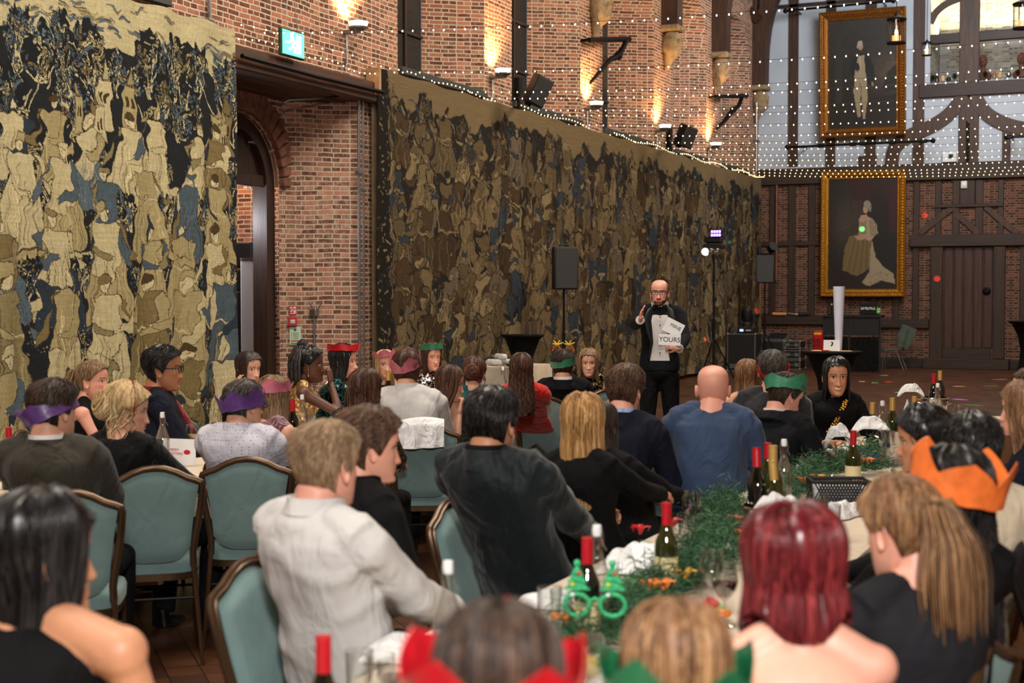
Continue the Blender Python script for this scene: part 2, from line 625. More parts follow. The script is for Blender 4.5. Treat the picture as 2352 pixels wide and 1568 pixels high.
ed = [Y0] + [e for b in BAYS for e in b] + [YE]
for i in range(0, len(ed), 2):
 wallq(ed[i], ed[i + 1], ZS, ZTOP, 1 if i < 6 else 0)
for a, b in BAYS:
 c, hw = (a + b) / 2, (b - a) / 2
 xb = XW - DR
 q.append(((XW, a, ZS), (xb, a + SP, ZS), (xb, a + SP, ZSPR), (XW, a, ZSPR), 0))
 q.append(((xb, b - SP, ZS), (XW, b, ZS), (XW, b, ZSPR), (xb, b - SP, ZSPR), 0))
 n = 12
 for k in range(n):
  t0, t1 = PI * k / n, PI * (k + 1) / n
  f = lambda t: (XW, c - hw * math.cos(t), ZSPR + hw * .9 * math.sin(t))
  g = lambda t: (xb, c - (hw - SP) * math.cos(t), ZSPR + (hw - SP) * math.sin(t))
  q.append((f(t0), f(t1), g(t1), g(t0), 0))
  p0, p1 = f(t0), f(t1)
  q.append((p0, p1, (XW, p1[1], ZTOP), (XW, p0[1], ZTOP), 0))
# recess of the doorway
a, b = DOOR
xb = XW - DR
q.append(((XW, a, 0), (xb, a + .35, 0), (xb, a + .35, ZD), (XW, a, ZD), 1))
q.append(((xb, b - .55, 0), (XW, b, 0), (XW, b, ZD), (xb, b - .55, ZD), 1))
# back of the recess, with an arched opening
ya, yb, zsp = 12.86, 14.5, 3.02
rad = (yb - ya) / 2
cy = (ya + yb) / 2
q.append(((xb, a + .35, 0), (xb, ya, 0), (xb, ya, ZD), (xb, a + .35, ZD), 1))
q.append(((xb, yb, 0), (xb, b - .55, 0), (xb, b - .55, ZD), (xb, yb, ZD), 1))
n = 14
for k in range(n):
 t0, t1 = PI * k / n, PI * (k + 1) / n
 f = lambda t: (cy - rad * math.cos(t), zsp + rad * math.sin(t) * 1.0)
 (y0, z0), (y1, z1) = f(t0), f(t1)
 q.append(((xb, y0, z0), (xb, y1, z1), (xb, y1, ZD), (xb, y0, ZD), 1))
 q.append(((xb, y0, z0), (xb, y1, z1), (xb - .5, y1, z1), (xb - .5, y0, z0), 1))
struct(surf('wall_left', q, [M['brick'], M['brick_pale']]))
# the room behind the doorway
q = [((xb - 2.4, 11, 0), (xb - 2.4, 17, 0), (xb - 2.4, 17, 4.2), (xb - 2.4, 11, 4.2)),
     ((xb - .5, 15.6, 0), (xb - 2.4, 15.6, 0), (xb - 2.4, 15.6, 4.2), (xb - .5, 15.6, 4.2)),
     ((xb - 2.4, 11.2, 0), (xb - .5, 11.2, 0), (xb - .5, 11.2, 4.2), (xb - 2.4, 11.2, 4.2)),
     ((xb - .5, 11.2, 4.2), (xb - .5, 15.6, 4.2), (xb - 2.4, 15.6, 4.2), (xb - 2.4, 11.2, 4.2))]
struct(surf('wall_passage', q, [M['brick']]))
pl = bpy.data.lights.new('passage_light', 'POINT')
pl.energy, pl.color, pl.shadow_soft_size = 60, (1, .62, .3), .15
plo = bpy.data.objects.new('passage_light', pl)
COL.objects.link(plo)
plo.location = (xb - 1.5, 15.1, 3.9)
plo['kind'] = 'helper'
banner_fill = plo.copy()  # copy added only to brighten the white banner, no second fitting there
banner_fill.data = pl.copy()
COL.objects.link(banner_fill)
banner_fill.data.energy, banner_fill.data.color = 45, (.9, .92, 1)
banner_fill.location = (xb - .55, 13.95, 2.6)
# brick arch over the doorway: voussoirs
mb = MB()
for k in range(23):
 t = PI * (k + .5) / 23
 d = Vector((0, -math.cos(t), math.sin(t)))
 T = Vector((0, math.sin(t), math.cos(t)))
 c = Vector((xb + .03, cy, zsp)) + d * (rad + .16 + .004 * (k % 3))
 Mx = Matrix((( 1, 0, 0), (0, T.y, d.y), (0, T.z, d.z)))
 mb.box(c, (.09, .105, .30 + .02 * ((k * 7) % 3 - 1)), Mx, bev=.008)
struct(mb.build('trim_1', [mat('arch_brick', C(124, 82, 66), .9, var=.4, vs=9, bump=.006, bs=50)]))
# timber door frame with the boarded head and the open door leaf
mb = MB()
fr = .17
pts = [(cy - rad, 0)] + [(cy - rad * math.cos(PI * k / 20), zsp + rad * math.sin(PI * k / 20)) for k in range(21)] + [(cy + rad, 0)]
P = []
for i, (y_, z_) in enumerate(pts):
 d = Vector((y_ - cy, max(0, z_ - zsp))).normalized() if z_ > zsp else Vector((-1 if y_ < cy else 1, 0))
 yi, zi = y_ - d[0] * fr, z_ - d[1] * fr
 P.append([(xb - .06, y_, z_), (xb - .06, yi, zi), (xb - .26, yi, zi), (xb - .26, y_, z_)])
mb.rings(np.array(P))
struct(mb.build('door_1', [M['oak']]))
mb = MB()
for k in range(5):                        # boards filling the arch head
 w0 = (2 * rad - .3) / 5
 yc = cy - rad + .15 + w0 * (k + .5)
 h = math.sqrt(max(.01, (rad - .1) ** 2 - (yc - cy) ** 2))
 mb.box((xb - .16, yc, zsp + .08 + h / 2), (.04, w0 - .012, h), bev=.005)
mb.box((xb - .14, cy, zsp + .06), (.1, 2 * rad - .3, .14), bev=.01)
o = mb.build('door_2', [M['oak']])
struct(o)
mb = MB()
for k in range(4):
 mb.box((xb - .35 - k * .2, ya + .30 + k * .012, 1.5), (.19, .06, 2.96), bev=.008)
door = mb.build('door_3', [M['oak']])
struct(door)
mb = MB()
mb.tube([(xb - .35, ya + .36, 1.05), (xb - .35, ya + .42, 1.05), (xb - .5, ya + .42, 1.05)], .012)
mb.build('door_handle', [M['iron']], door)
# lintel over the recess, and the rail in front of it
mb = MB()
mb.box((XW + .02, 13.78, 4.2), (.3, 3.0, .25), bev=.02)
mb.box((XW - .3, 13.78, 4.16), (.34, 2.8, .2), bev=.02)
mb.box((XW - .62, 13.78, 4.16), (.28, 2.6, .2), bev=.02)
struct(mb.build('trim_2', [M['oak_y']]))
mb = MB()
mb.tube([(XW + .24, 12.35, 4.2), (XW + .24, 13.8, 4.185), (XW + .24, 15.3, 4.2)], .026)
mb.build('rail', [M['black_metal']])
tag(bpy.context.scene.objects['rail'], 'black metal rail running across the lintel between the two tapestries', 'rail')
mb = MB()
mb.tube([on(0, 650, 238, XW + .02), on(0, 662, 231, XW + .03), on(0, 720, 228, XW + .03), on(0, 770, 222, XW + .03), on(0, 800, 214, XW + .05)], .014)
tag(mb.build('cable', [M['black']]), 'black cable drooping under the timber lintel', 'cable')
# stone sills of the high windows
for a, b in BAYS:
 mb = MB()
 mb.box((XW - .32, (a + b) / 2, ZS - .02), (.78, b - a - .04, .1), bev=.01)
 struct(mb.build('trim_3', [M['ledge']]))
# high windows behind dark netting
for i, (a, b) in enumerate(BAYS):
 c, hw = (a + b) / 2, (b - a) / 2 - SP
 xb2 = XW - DR
 pts = [(c + hw, ZS)] + [(c + hw * math.cos(PI * k / 14), ZSPR + hw * math.sin(PI * k / 14)) for k in range(15)] + [(c - hw, ZS)]
 mb = MB()
 mb.poly([(xb2 - .05, y_, z_) for y_, z_ in pts], (.04, 0, 0))
 w_ = struct(mb.build('window_%d' % (i + 1), [M['netting']]))
 mb = MB()
 for yy in (c - hw * .33, c + hw * .33):
  mb.box((xb2 - .0, yy, (ZS + ZSPR) / 2 + .3), (.06, .05, ZSPR - ZS + .7))
 for zz in (5.4, 6.2, 7.0):
  mb.box((xb2 - .0, c, zz), (.05, 2 * hw, .04))
 mb.build('window_frame', [M['oak']], w_)
# floor: dark red-brown wood blocks
m_, nt, b_ = new_mat('block_floor')
co = coords(nt, 'Object', (1, 1, 1), (0, 0, PI / 4))
br = node(nt, 'ShaderNodeTexBrick', i_Scale=1.0)
br.inputs['Brick Width'].default_value = .16
br.inputs['Row Height'].default_value = .16
br.inputs['Mortar Size'].default_value = .004
br.offset = 0
br.inputs['Color1'].default_value = (0, 0, 0, 1)
br.inputs['Color2'].default_value = (1, 1, 1, 1)
nt.links.new(co, br.inputs['Vector'])
nz = node(nt, 'ShaderNodeTexNoise', i_Scale=3, i_Detail=6)
nt.links.new(coords(nt), nz.inputs['Vector'])
base = ramp(nt, br.outputs['Color'], [(0, C(66, 38, 22)), (1, C(98, 58, 34))])
mx = node(nt, 'ShaderNodeMix', data_type='RGBA', blend_type='MULTIPLY')
mx.inputs[0].default_value = .8
nt.links.new(base, mx.inputs[6])
nt.links.new(ramp(nt, nz.outputs['Fac'], [(.3, (.55, .55, .55)), (.7, (1.1, 1.1, 1.1))]), mx.inputs[7])
m2 = node(nt, 'ShaderNodeMix', data_type='RGBA')
nt.links.new(br.outputs['Fac'], m2.inputs[0])
nt.links.new(mx.outputs[2], m2.inputs[6])
m2.inputs[7].default_value = (*C(34, 20, 12), 1)
nt.links.new(m2.outputs[2], b_.inputs['Base Color'])
b_.inputs['Roughness'].default_value = .42
bp = node(nt, 'ShaderNodeBump', i_Strength=.3, i_Distance=.002)
nt.links.new(nz.outputs['Fac'], bp.inputs['Height'])
nt.links.new(bp.outputs[0], b_.inputs['Normal'])
M['floor'] = m_
mb = MB()
mb.add([(-12.2, Y0, 0), (XR, Y0, 0), (XR, YE + 3, 0), (-12.2, YE + 3, 0), (-12.2, Y0, -.1), (XR, Y0, -.1), (XR, YE + 3, -.1), (-12.2, YE + 3, -.1)],
       [(0, 1, 2, 3), (7, 6, 5, 4), (0, 4, 5, 1), (1, 5, 6, 2), (2, 6, 7, 3), (3, 7, 4, 0)])
struct(mb.build('floor', [M['floor']]))
# right wall, wall behind the photographer, boarded roof
struct(surf('wall_right', [((XR, YE, 0), (XR, Y0, 0), (XR, Y0, ZTOP), (XR, YE, ZTOP))], [M['brick']]))
struct(surf('wall_rear', [((XR, Y0, 0), (XW, Y0, 0), (XW, Y0, ZTOP), (XR, Y0, ZTOP))], [M['brick']]))
XM = (XW + XR) / 2
mb = MB()
for sx in (-1, 1):
 xe = XW - .6 if sx < 0 else XR + .1
 mb.add([(xe, Y0, ZTOP - .3), (XM, Y0, 14.6), (XM, YE + 3, 14.6), (xe, YE + 3, ZTOP - .3),
   (xe, Y0, ZTOP - .1), (XM, Y0, 14.8), (XM, YE + 3, 14.8), (xe, YE + 3, ZTOP - .1)],
           [(0, 1, 2, 3), (7, 6, 5, 4), (0, 4, 5, 1), (1, 5, 6, 2), (2, 6, 7, 3), (3, 7, 4, 0)])
struct(mb.build('ceiling', [wood_mat('roof_boards', C(40, 26, 18), C(84, 56, 38), 0)]))
# ------------------------------------------------------------------ arch braces of the roof on their carved corbels
def carved(mb, c, s):
 Mx = Matrix.Identity(3)
 mb.ell(c, (.20 * s, .17 * s, .30 * s), n=20, k=14)
 mb.box((c[0] - .02, c[1], c[2] + .30 * s), (.44 * s, .42 * s, .12 * s), bev=.03)
 mb.ell((c[0] + .17 * s, c[1] - .08 * s, c[2] + .02), (.05 * s, .04 * s, .07 * s), n=10, k=6)
 mb.ell((c[0] + .16 * s, c[1] + .05 * s, c[2] + .08), (.05 * s, .05 * s, .04 * s), n=10, k=6)
 mb.ell((c[0] + .14 * s, c[1] - .02 * s, c[2] - .15), (.06 * s, .07 * s, .06 * s), n=10, k=6)
 mb.tube([(c[0] - .05, c[1], c[2] - .2 * s), (c[0] - .1, c[1], c[2] - .5 * s)], [.12 * s, .04 * s])
piers = [(yp, lab) for yp, lab in ((8.28, 'above the left tapestry'), (11.9, 'left of the doorway'), (15.6, 'right of the doorway'), (19.15, 'by the first wall speaker'), (22.97, 'with the longest window slit'),
                                   (26.9, 'third from the end wall'), (30.35, 'with the clearest carved face'))]
ends = [(33.75, 'tucked into the far corner')]
for yp, lab in piers + ends:
 zc = 6.62
 far = yp > 33
 if far:
  zc = 6.35
 mb = MB()
 carved(mb, (XW + .17, yp, zc), 1.0)
 if yp > 20:
  tag(mb.build('corbel', [M['stone']]), 'weathered carved stone corbel on the brick pier ' + lab, 'corbel', 'carved corbels along the left wall')
 else:
  tag(mb.build('corbel', [M['stone']]), 'carved stone corbel high on the brick pier ' + lab, 'corbel', 'carved corbels along the left wall')
 # curved brace rising from the corbel to the rafters
 P = []
 for k in range(15):
  t = k / 14
  x_ = XW + .16 + 3.9 * t ** 2.6
  z_ = zc + .34 + 5.2 * t ** .85 * (1 - .12 * t)
  P.append((x_, yp, z_))
 P = np.array(P)
 T = np.gradient(P, axis=0)
 T /= np.linalg.norm(T, axis=1)[:, None]
 U = np.stack([T[:, 2], 0 * T[:, 0], -T[:, 0]], 1)
 ring = []
 for i in range(len(P)):
  a_, b_2 = U[i] * .17, np.array([0, .17, 0])
  ring.append([P[i] + a_ + b_2, P[i] + a_ - b_2, P[i] - a_ - b_2, P[i] - a_ + b_2])
 mb = MB()
 mb.rings(np.array(ring))
 mb.box((XW - .05, yp, zc + 2.2), (.3, .3, 3.6), bev=.02)
 struct(mb.build('beam', [M['timber']]))
# straight purlin and rafters near the far corner
mb = MB()
mb.tube([on(1, 1670, -14, 33.2), on(1, 1746, 46, 33.6)], .13, n=4)
struct(mb.build('beam', [M['timber']]))
# ------------------------------------------------------------------ end wall
E = lambda px, py, d=0: on(1, px, py, YE - d)
def epoly(mb, pix, d0, d1, m=0):
 P = [E(px, py, 0) for px, py in pix]
 P = [Vector((p.x, YE - d0, p.z)) for p in P]
 mb.poly(P, (0, -(d1 - d0), 0), m)
def erect(mb, x0, y0, x1, y1, d0, d1, bev=.012, m=0):
 a_, b_2 = E((x0 + x1) / 2, y0), E((x0 + x1) / 2, y1)
 l, r_ = E(x0, (y0 + y1) / 2), E(x1, (y0 + y1) / 2)
 mb.box(((l.x + r_.x) / 2, YE - (d0 + d1) / 2, (a_.z + b_2.z) / 2), (abs(r_.x - l.x), abs(d1 - d0), abs(a_.z - b_2.z)), bev=bev, m=m)
zpl = E(2000, 380).z
zg = E(2240, 186).z
xg = E(2137, 100).x
yb_ = YE
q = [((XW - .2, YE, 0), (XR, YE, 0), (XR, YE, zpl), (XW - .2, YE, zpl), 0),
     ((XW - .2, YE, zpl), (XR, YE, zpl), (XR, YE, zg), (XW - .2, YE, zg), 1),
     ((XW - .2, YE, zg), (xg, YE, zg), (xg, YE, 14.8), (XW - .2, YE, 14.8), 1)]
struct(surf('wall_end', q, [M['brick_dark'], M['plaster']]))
# gallery behind the opening
gd = 1.6
m_pb = brick_mat('painted_gallery_brick', C(150, 150, 146), C(176, 176, 172), C(190, 190, 188), lime=.1)
q = [((xg - .5, YE + gd, zg - .3), (XR, YE + gd, zg - .3), (XR, YE + gd, 14.8), (xg - .5, YE + gd, 14.8)),
     ((xg, YE, zg - .05), (XR, YE, zg - .05), (XR, YE + gd, zg - .05), (xg, YE + gd, zg - .05)),
     ((xg, YE + gd, zg - .3), (xg, YE, zg - .3), (xg, YE, 14.8), (xg, YE + gd, 14.8))]
struct(surf('wall_gallery', q, [m_pb]))
for px_, py_ in ((2172, 76), (2300, 70)):
 p = E(px_, py_)
 l_ = bpy.data.lights.new('gallery_tube_lamp', 'AREA')
 l_.shape = 'RECTANGLE'
 l_.size, l_.size_y, l_.energy, l_.color = .9 if px_ < 2200 else 1.6, .12, 80 if px_ < 2200 else 150, (1, .80, .38)
 lo = bpy.data.objects.new('gallery_tube_lamp', l_)
 COL.objects.link(lo)
 lo.location = (p.x, YE + gd - .45, p.z + .12)
 lo.rotation_euler = (R(-155), 0, 0)
 lo['kind'] = 'helper'
# timbers of the upper wall
mb = MB()
for (x0, y0, x1, y1) in ((1812, -30, 1834, 382), (1898, -30, 1920, 382), (1988, -30, 2013, 382), (2098, -30, 2124, 382),
                         (2203, -30, 2250, 382), (2302, 296, 2321, 380)):
 erect(mb, x0, y0, x1, y1, -.02, .05)
erect(mb, 1973, 358, 2014, 382, -.02, .07)
struct(mb.build('beam', [M['timber']]))
mb = MB()
erect(mb, 1742, 379, 2420, 416, -.02, .12)
erect(mb, 2112, 187, 2420, 218, -.12, .1)
erect(mb, 2137, 70, 2420, 92, -.14, .04)
erect(mb, 1750, 1, 2100, 10, -.02, .05)
struct(mb.build('beam', [M['oak_h']]))
def curve_beam(pix, wpx, d0, d1, name='beam'):
 P = np.array(pix, float)
 # resample smoothly
 t = np.linspace(0, len(P) - 1, 22)
 xs, ys = [], []
 for tt in t:
  i = min(len(P) - 2, int(tt))
  f = tt - i
  p0, p1, p2, p3 = P[max(0, i - 1)], P[i], P[i + 1], P[min(len(P) - 1, i + 2)]
  pt = .5 * ((2 * p1) + (-p0 + p2) * f + (2 * p0 - 5 * p1 + 4 * p2 - p3) * f * f + (-p0 + 3 * p1 - 3 * p2 + p3) * f ** 3)
  xs.append(pt[0])
  ys.append(pt[1])
 Q = np.stack([xs, ys], 1)
 T = np.gradient(Q, axis=0)
 T /= np.linalg.norm(T, axis=1)[:, None]
 N = np.stack([-T[:, 1], T[:, 0]], 1) * wpx / 2
 rings = []
 for i in range(len(Q)):
  a_, b_2 = E(*(Q[i] + N[i])), E(*(Q[i] - N[i]))
  rings.append([(a_.x, YE - d0, a_.z), (b_2.x, YE - d0, b_2.z), (b_2.x, YE - d1, b_2.z), (a_.x, YE - d1, a_.z)])
 m = MB()
 m.rings(np.array(rings))
 return struct(m.build(name, [M['timber']]))
curve_beam([(2048, 382), (2056, 340), (2090, 312), (2140, 290), (2185, 258), (2222, 205)], 30, -.02, .07)
curve_beam([(2232, 205), (2262, 256), (2305, 283), (2352, 296), (2400, 300)], 32, -.02, .07)
curve_beam([(2137, 52), (2150, 28), (2175, 8), (2215, -8)], 16, -.16, -.02)
# timbers of the lower wall
mb = MB()
for (x0, y0, x1, y1) in ((1768, 412, 1782, 726), (1811, 412, 1827, 726), (1857, 412, 1873, 726), (1902, 680, 1920, 726), (2000, 680, 2013, 728),
                         (2051, 680, 2066, 734), (2097, 412, 2112, 734), (2148, 412, 2163, 540), (2188, 412, 2205, 540), (2205, 412, 2240, 472), (2240, 412, 2259, 540),
                         (2292, 412, 2306, 540), (2342, 560, 2360, 738), (2385, 412, 2400, 740)):
 erect(mb, x0, y0, x1, y1, -.02, .045)
struct(mb.build('beam', [M['oak']]))
mb = MB()
erect(mb, 1745, 554, 1890, 565, -.02, .06)
erect(mb, 1745, 724, 1896, 745, -.02, .1)
erect(mb, 2020, 732, 2134, 753, -.02, .1)
erect(mb, 2092, 537, 2420, 565, -.02, .14)
erect(mb, 2147, 468, 2306, 476, .04, .08)
struct(mb.build('beam', [M['oak_h']]))
for pix in (((2113, 536), (2150, 506), (2192, 474)), ((2264, 474), (2300, 506), (2338, 536)), ((2196, 492), (2222, 512), (2248, 538))):
 curve_beam(pix, 13, -.02, .055)
# door in the end wall
mb = MB()
erect(mb, 2137, 565, 2166, 824, -.02, .1)
erect(mb, 2282, 565, 2309, 824, -.02, .1)
df = struct(mb.build('door_4', [M['oak']]))
mb = MB()
xs = np.linspace(2167, 2281, 6)
for i in range(5):
 erect(mb, xs[i] + .8, 566, xs[i + 1] - .8, 800, -.05, .02 + .012 * (i % 2), bev=.02)
erect(mb, 2166, 565, 2283, 801, -.03, .004)
mb.build('door_leaf', [wood_mat('door_planks', C(44, 24, 20), C(74, 44, 36), 2)], df)
mb = MB()
kp = E(2267, 668)
mb.ell((kp.x, YE - .05, kp.z), (.09, .04, .09))
mb.tube([(kp.x, YE - .08, kp.z + .06), (kp.x + .05, YE - .09, kp.z), (kp.x, YE - .08, kp.z - .07), (kp.x - .05, YE - .09, kp.z), (kp.x, YE - .08, kp.z + .06)], .012)
mb.build('door_knocker', [M['iron']], df)
mb = MB()
erect(mb, 2164, 799, 2276, 824, -.02, .04)
erect(mb, 2124, 823, 2320, 842, -.02, .34)
z0 = E(2200, 840).z
mb.box(((E(2124, 830).x + E(2320, 830).x) / 2, YE - .17, z0 / 2), (E(2320, 830).x - E(2124, 830).x, .34, abs(z0)), bev=.01)
struct(mb.build('trim_4', [M['oak_h']]))
# pale board beside the far speaker and a copper pipe
mb = MB()
a_, b_2 = on(1, 1728, 588, YE - .5), on(1, 1746, 775, YE - .5)
mb.box(((a_.x + b_2.x) / 2, YE - .4, (a_.z) / 2), (.16, .04, a_.z), bev=.005)
tag(mb.build('board', [mat('pine_board', C(150, 104, 66), .6, var=.2, stretch=(8, 8, 1))]), 'tall pale pine board leaning at the far end of the long tapestry', 'board')
mb = MB()
a_ = E(1786, 412)
b_2 = E(1786, 645)
mb.tube([(a_.x, YE - .08, a_.z), (a_.x, YE - .08, b_2.z)], .03)
tag(mb.build('pipe', [mat('copper_pipe', C(120, 72, 50), .5, metal=.3)]), 'reddish vertical pipe on the brick end wall left of the seated portrait', 'pipe')
# skirting strip under the bricks
mb = MB()
mb.box(((XW + XR) / 2, YE - .02, .11), (XR - XW, .05, .22), bev=.01)
struct(mb.build('baseboard_end', [mat('dark_plinth', C(40, 32, 28), .8, var=.3)]))
# rods on the end wall
for nm, pts, lab in (('tie_rod', ((1804, 25), (2052, 2)), 'upper black iron rod behind the standing portrait'),
                     ('tie_rod', ((1808, 338), (2143, 323)), 'black iron rod with clamps below the standing portrait'),
                     ('tie_rod', ((2312, 315), (2420, 311)), 'short black iron rod right of the curved braces')):
 mb = MB()
 a_, b_2 = on(1, *pts[0], YE - .55), on(1, *pts[1], YE - .55)
 mb.tube([a_, b_2], .028)
 mb.ell(a_, (.06, .06, .06))
 mb.ell(b_2, (.06, .06, .06))
 for f in ((.24, .46, .53, .73, .94) if 'clamps' in lab else (.06,)):
  c = a_.lerp(b_2, f)
  mb.box(c, (.17, .1, .09), bev=.02)
 for f in (.1, .9):
  c = a_.lerp(b_2, f)
  mb.tube([c, (c.x, YE, c.z)], .02)
 tag(mb.build(nm, [M['black_metal']]), lab, 'rod')
mb = MB()
erect(mb, 2166, 350, 2198, 373, 0, .12)
cb = tag(mb.build('control_box', [M['white']]), 'small white control box on the plaster below the arched braces', 'control box')
mb = MB()
erect(mb, 2180, 355, 2191, 365, .12, .125)
mb.build('display', [M['black']], cb)
mb = MB()
erect(mb, 2208, 416, 2222, 433, .04, .1)
mb.ell(E(2215, 425, .1), (.05, .02, .05))
tag(mb.build('wall_sensor', [M['white']]), 'small white alarm sounder on the post above the plank door', 'alarm sounder')
mb = MB()
for k in range(24):
 c = E(2222 + (1.5 if k % 2 else -1.5), 280 + k * 4.4, .1)
 mb.box(c, (.07 if k % 2 else .035, .03, .05), bev=.01)
tag(mb.build('chain', [M['black_metal']]), 'black chain hanging down the great post of the end wall', 'chain')
# things on the gallery sill
lab = ['dark pine cone', 'small dark bottle', 'pale church candle', 'low dark jar', 'round dark pine cone', 'second dark pine cone', 'small amber bottle', 'short cream candle', 'round clear vase', 'tall dark pine cone']
kinds = ['cone', 'bottle', 'candle', 'jar', 'cone', 'cone', 'bottle', 'candle', 'vase', 'cone']
place = ['at the left end of the gallery sill', 'beside the leftmost pine cone on the gallery sill', 'on the gallery sill left of the great post', 'between candle and pine cone on the gallery sill',
         'against the great post on the gallery sill', 'just right of the great post on the gallery sill', 'right of the great post on the gallery sill', 'in the right part of the gallery sill',
         'beside the cream candle on the gallery sill', 'below the right bust on the gallery sill']
for i, px_ in enumerate((2143, 2152, 2166, 2179, 2193, 2263, 2284, 2297, 2317, 2338)):
 c = E(px_, 186, -.06)
 c = Vector((c.x, YE + .04, zg + .04))
 mb = MB()
 k_ = kinds[i]
 if k_ == 'cone':
  for j in range(7):
   z_ = .02 + j * .022
   mb.lathe([(.0, z_), (.065 * math.sin(.5 + j * .36) + .01, z_ + .012), (0, z_ + .02)], c, n=9)
  mm, cat = mat('pine_cone', C(52, 36, 24), .9, var=.4), 'pine cone'
 elif k_ == 'bottle':
  mb.lathe([(0, 0), (.045, 0), (.045, .1), (.018, .14), (.018, .19), (0, .19)], c, n=14)
  mm, cat = mat('amber_bottle', C(60, 40, 24) if i < 5 else C(150, 96, 70), .2), 'bottle'
 elif k_ == 'candle':
  mb.lathe([(0, 0), (.05, 0), (.05, .13), (.04, .135), (0, .13)], c, n=16)
  mb.tube([c + Vector((0, 0, .13)), c + Vector((0, 0, .155))], .003, 5)
  mm, cat = mat('candle_wax', C(206, 172, 118), .5), 'candle'
 elif k_ == 'jar':
  mb.lathe([(0, 0), (.05, 0), (.055, .05), (.04, .08), (.042, .09), (0, .09)], c, n=16)
  mm, cat = M['black'], 'jar'
 else:
  mb.lathe([(0, 0), (.03, 0), (.065, .05), (.06, .1), (.03, .125), (.035, .14)], c, n=18)
  mm, cat = M['steel'], 'vase'
 tag(mb.build(k_ if k_ != 'cone' else 'pine_cone', [mm]), lab[i] + ' ' + place[i], cat, 'ornaments on the gallery sill')
for px_, py_, lb in ((2258, 150, 'small dark reddish bust half hidden behind the great post in the gallery'), (2346, 150, 'dark reddish bust at the right of the gallery')):
 c = E(px_, py_, -.5)
 mb = MB()
 mb.ell((c.x, YE + .5, zg + .52), (.1, .12, .15))
 mb.tube([(c.x, YE + .5, zg + .2), (c.x, YE + .5, zg + .42)], [.07, .055])
 mb.ell((c.x, YE + .5, zg + .16), (.2, .1, .13))
 mb.box((c.x, YE + .5, zg + .0), (.24, .2, .1), bev=.01)
 mb.ell((c.x, YE + .38, zg + .5), (.02, .03, .035), n=8, k=6)
 tag(mb.build('bust', [mat('terracotta_bust', C(96, 58, 46), .7)]), lb, 'bust')
# ------------------------------------------------------------------ painted cloth and canvas: motifs drawn on a fine grid of vertices
class Canvas:
 def __init__(s, w, h, col):
  s.w, s.h = w, h
  s.a = np.ones((h, w, 3)) * np.array(col)
 def _mask(s, P):
  P = np.asarray(P, float)
  x0, y0 = np.maximum(0, np.floor(P.min(0))).astype(int)
  x1, y1 = np.minimum([s.w, s.h], np.ceil(P.max(0)) + 1).astype(int)
  if x1 <= x0 or y1 <= y0:
   return None
  X, Y = np.meshgrid(np.arange(x0, x1) + .5, np.arange(y0, y1) + .5)
  ins = np.zeros(X.shape, bool)
  j = len(P) - 1
  for i in range(len(P)):
   xi, yi = P[i]
   xj, yj = P[j]
   if yi != yj:
    c_ = ((yi > Y) != (yj > Y)) & (X < (xj - xi) * (Y - yi) / (yj - yi) + xi)
    ins ^= c_
   j = i
  return x0, y0, x1, y1, ins
 def poly(s, P, col, line=None, lw=1.0, al=1.0):
  r_ = s._mask(P)
  if r_ is None:
   return
  x0, y0, x1, y1, ins = r_
  sub = s.a[y0:y1, x0:x1]
  sub[ins] = sub[ins] * (1 - al) + np.array(col) * al
  if line is not None:
   s.line(list(P) + [P[0]], line, lw)
 def ell(s, cx, cy, rx, ry, col, line=None, lw=.8, al=1.0, n=14, wob=0.0):
  t = np.linspace(0, 2 * PI, n, endpoint=False)
  k_ = 1 + wob * RNG.standard_normal(n)
  s.poly(np.stack([cx + np.cos(t) * rx * k_, cy + np.sin(t) * ry * k_], 1), col, line, lw, al)
 def line(s, P, col, lw=1.0, al=.9):
  P = np.asarray(P, float)
  for a_, b_ in zip(P[:-1], P[1:]):
   n_ = max(2, int(np.hypot(*(b_ - a_)) * 1.6))
   t = np.linspace(0, 1, n_)[:, None]
   Q = a_ + (b_ - a_) * t
   offs = [(0, 0)] if lw <= 1 else [(dx, dy) for dx in np.arange(-lw / 2, lw / 2 + .1, .8) for dy in np.arange(-lw / 2, lw / 2 + .1, .8)]
   for dx, dy in offs:
    xi = (Q[:, 0] + dx).astype(int)
    yi = (Q[:, 1] + dy).astype(int)
    ok = (xi >= 0) & (xi < s.w) & (yi >= 0) & (yi < s.h)
    s.a[yi[ok], xi[ok]] = s.a[yi[ok], xi[ok]] * (1 - al) + np.array(col) * al
def warp(cv_, amp, sc):
 h, w_ = cv_.a.shape[:2]
 Y, X = np.mgrid[0:h, 0:w_].astype(float)
 dx, dy = 0 * X, 0 * X
 for k_ in range(7):
  f_ = sc * RNG.uniform(.6, 2.6)
  t_ = RNG.uniform(0, 2 * PI)
  ph = (X * math.cos(t_) + Y * math.sin(t_)) * f_ + RNG.uniform(0, 6)
  dx += np.sin(ph + 1.3 * np.sin(Y * f_ * .7)) / (1 + k_ * .4)
  dy += np.cos(ph * .9 + 1.1 * np.sin(X * f_ * .8)) / (1 + k_ * .4)
 xi = np.clip(X + amp * dx, 0, w_ - 1).astype(int)
 yi = np.clip(Y + amp * dy, 0, h - 1).astype(int)
 cv_.a = cv_.a[yi, xi]
def pick(seq):
 return seq[int(RNG.integers(len(seq)))]
def c3(*a_):
 return np.array(C(*a_))
def wander(x, y, dx, dy, n, j):
 P = [(x, y)]
 for i in range(n):
  x += dx / n + RNG.normal() * j
  y += dy / n + RNG.normal() * j
  P.append((x, y))
 return P
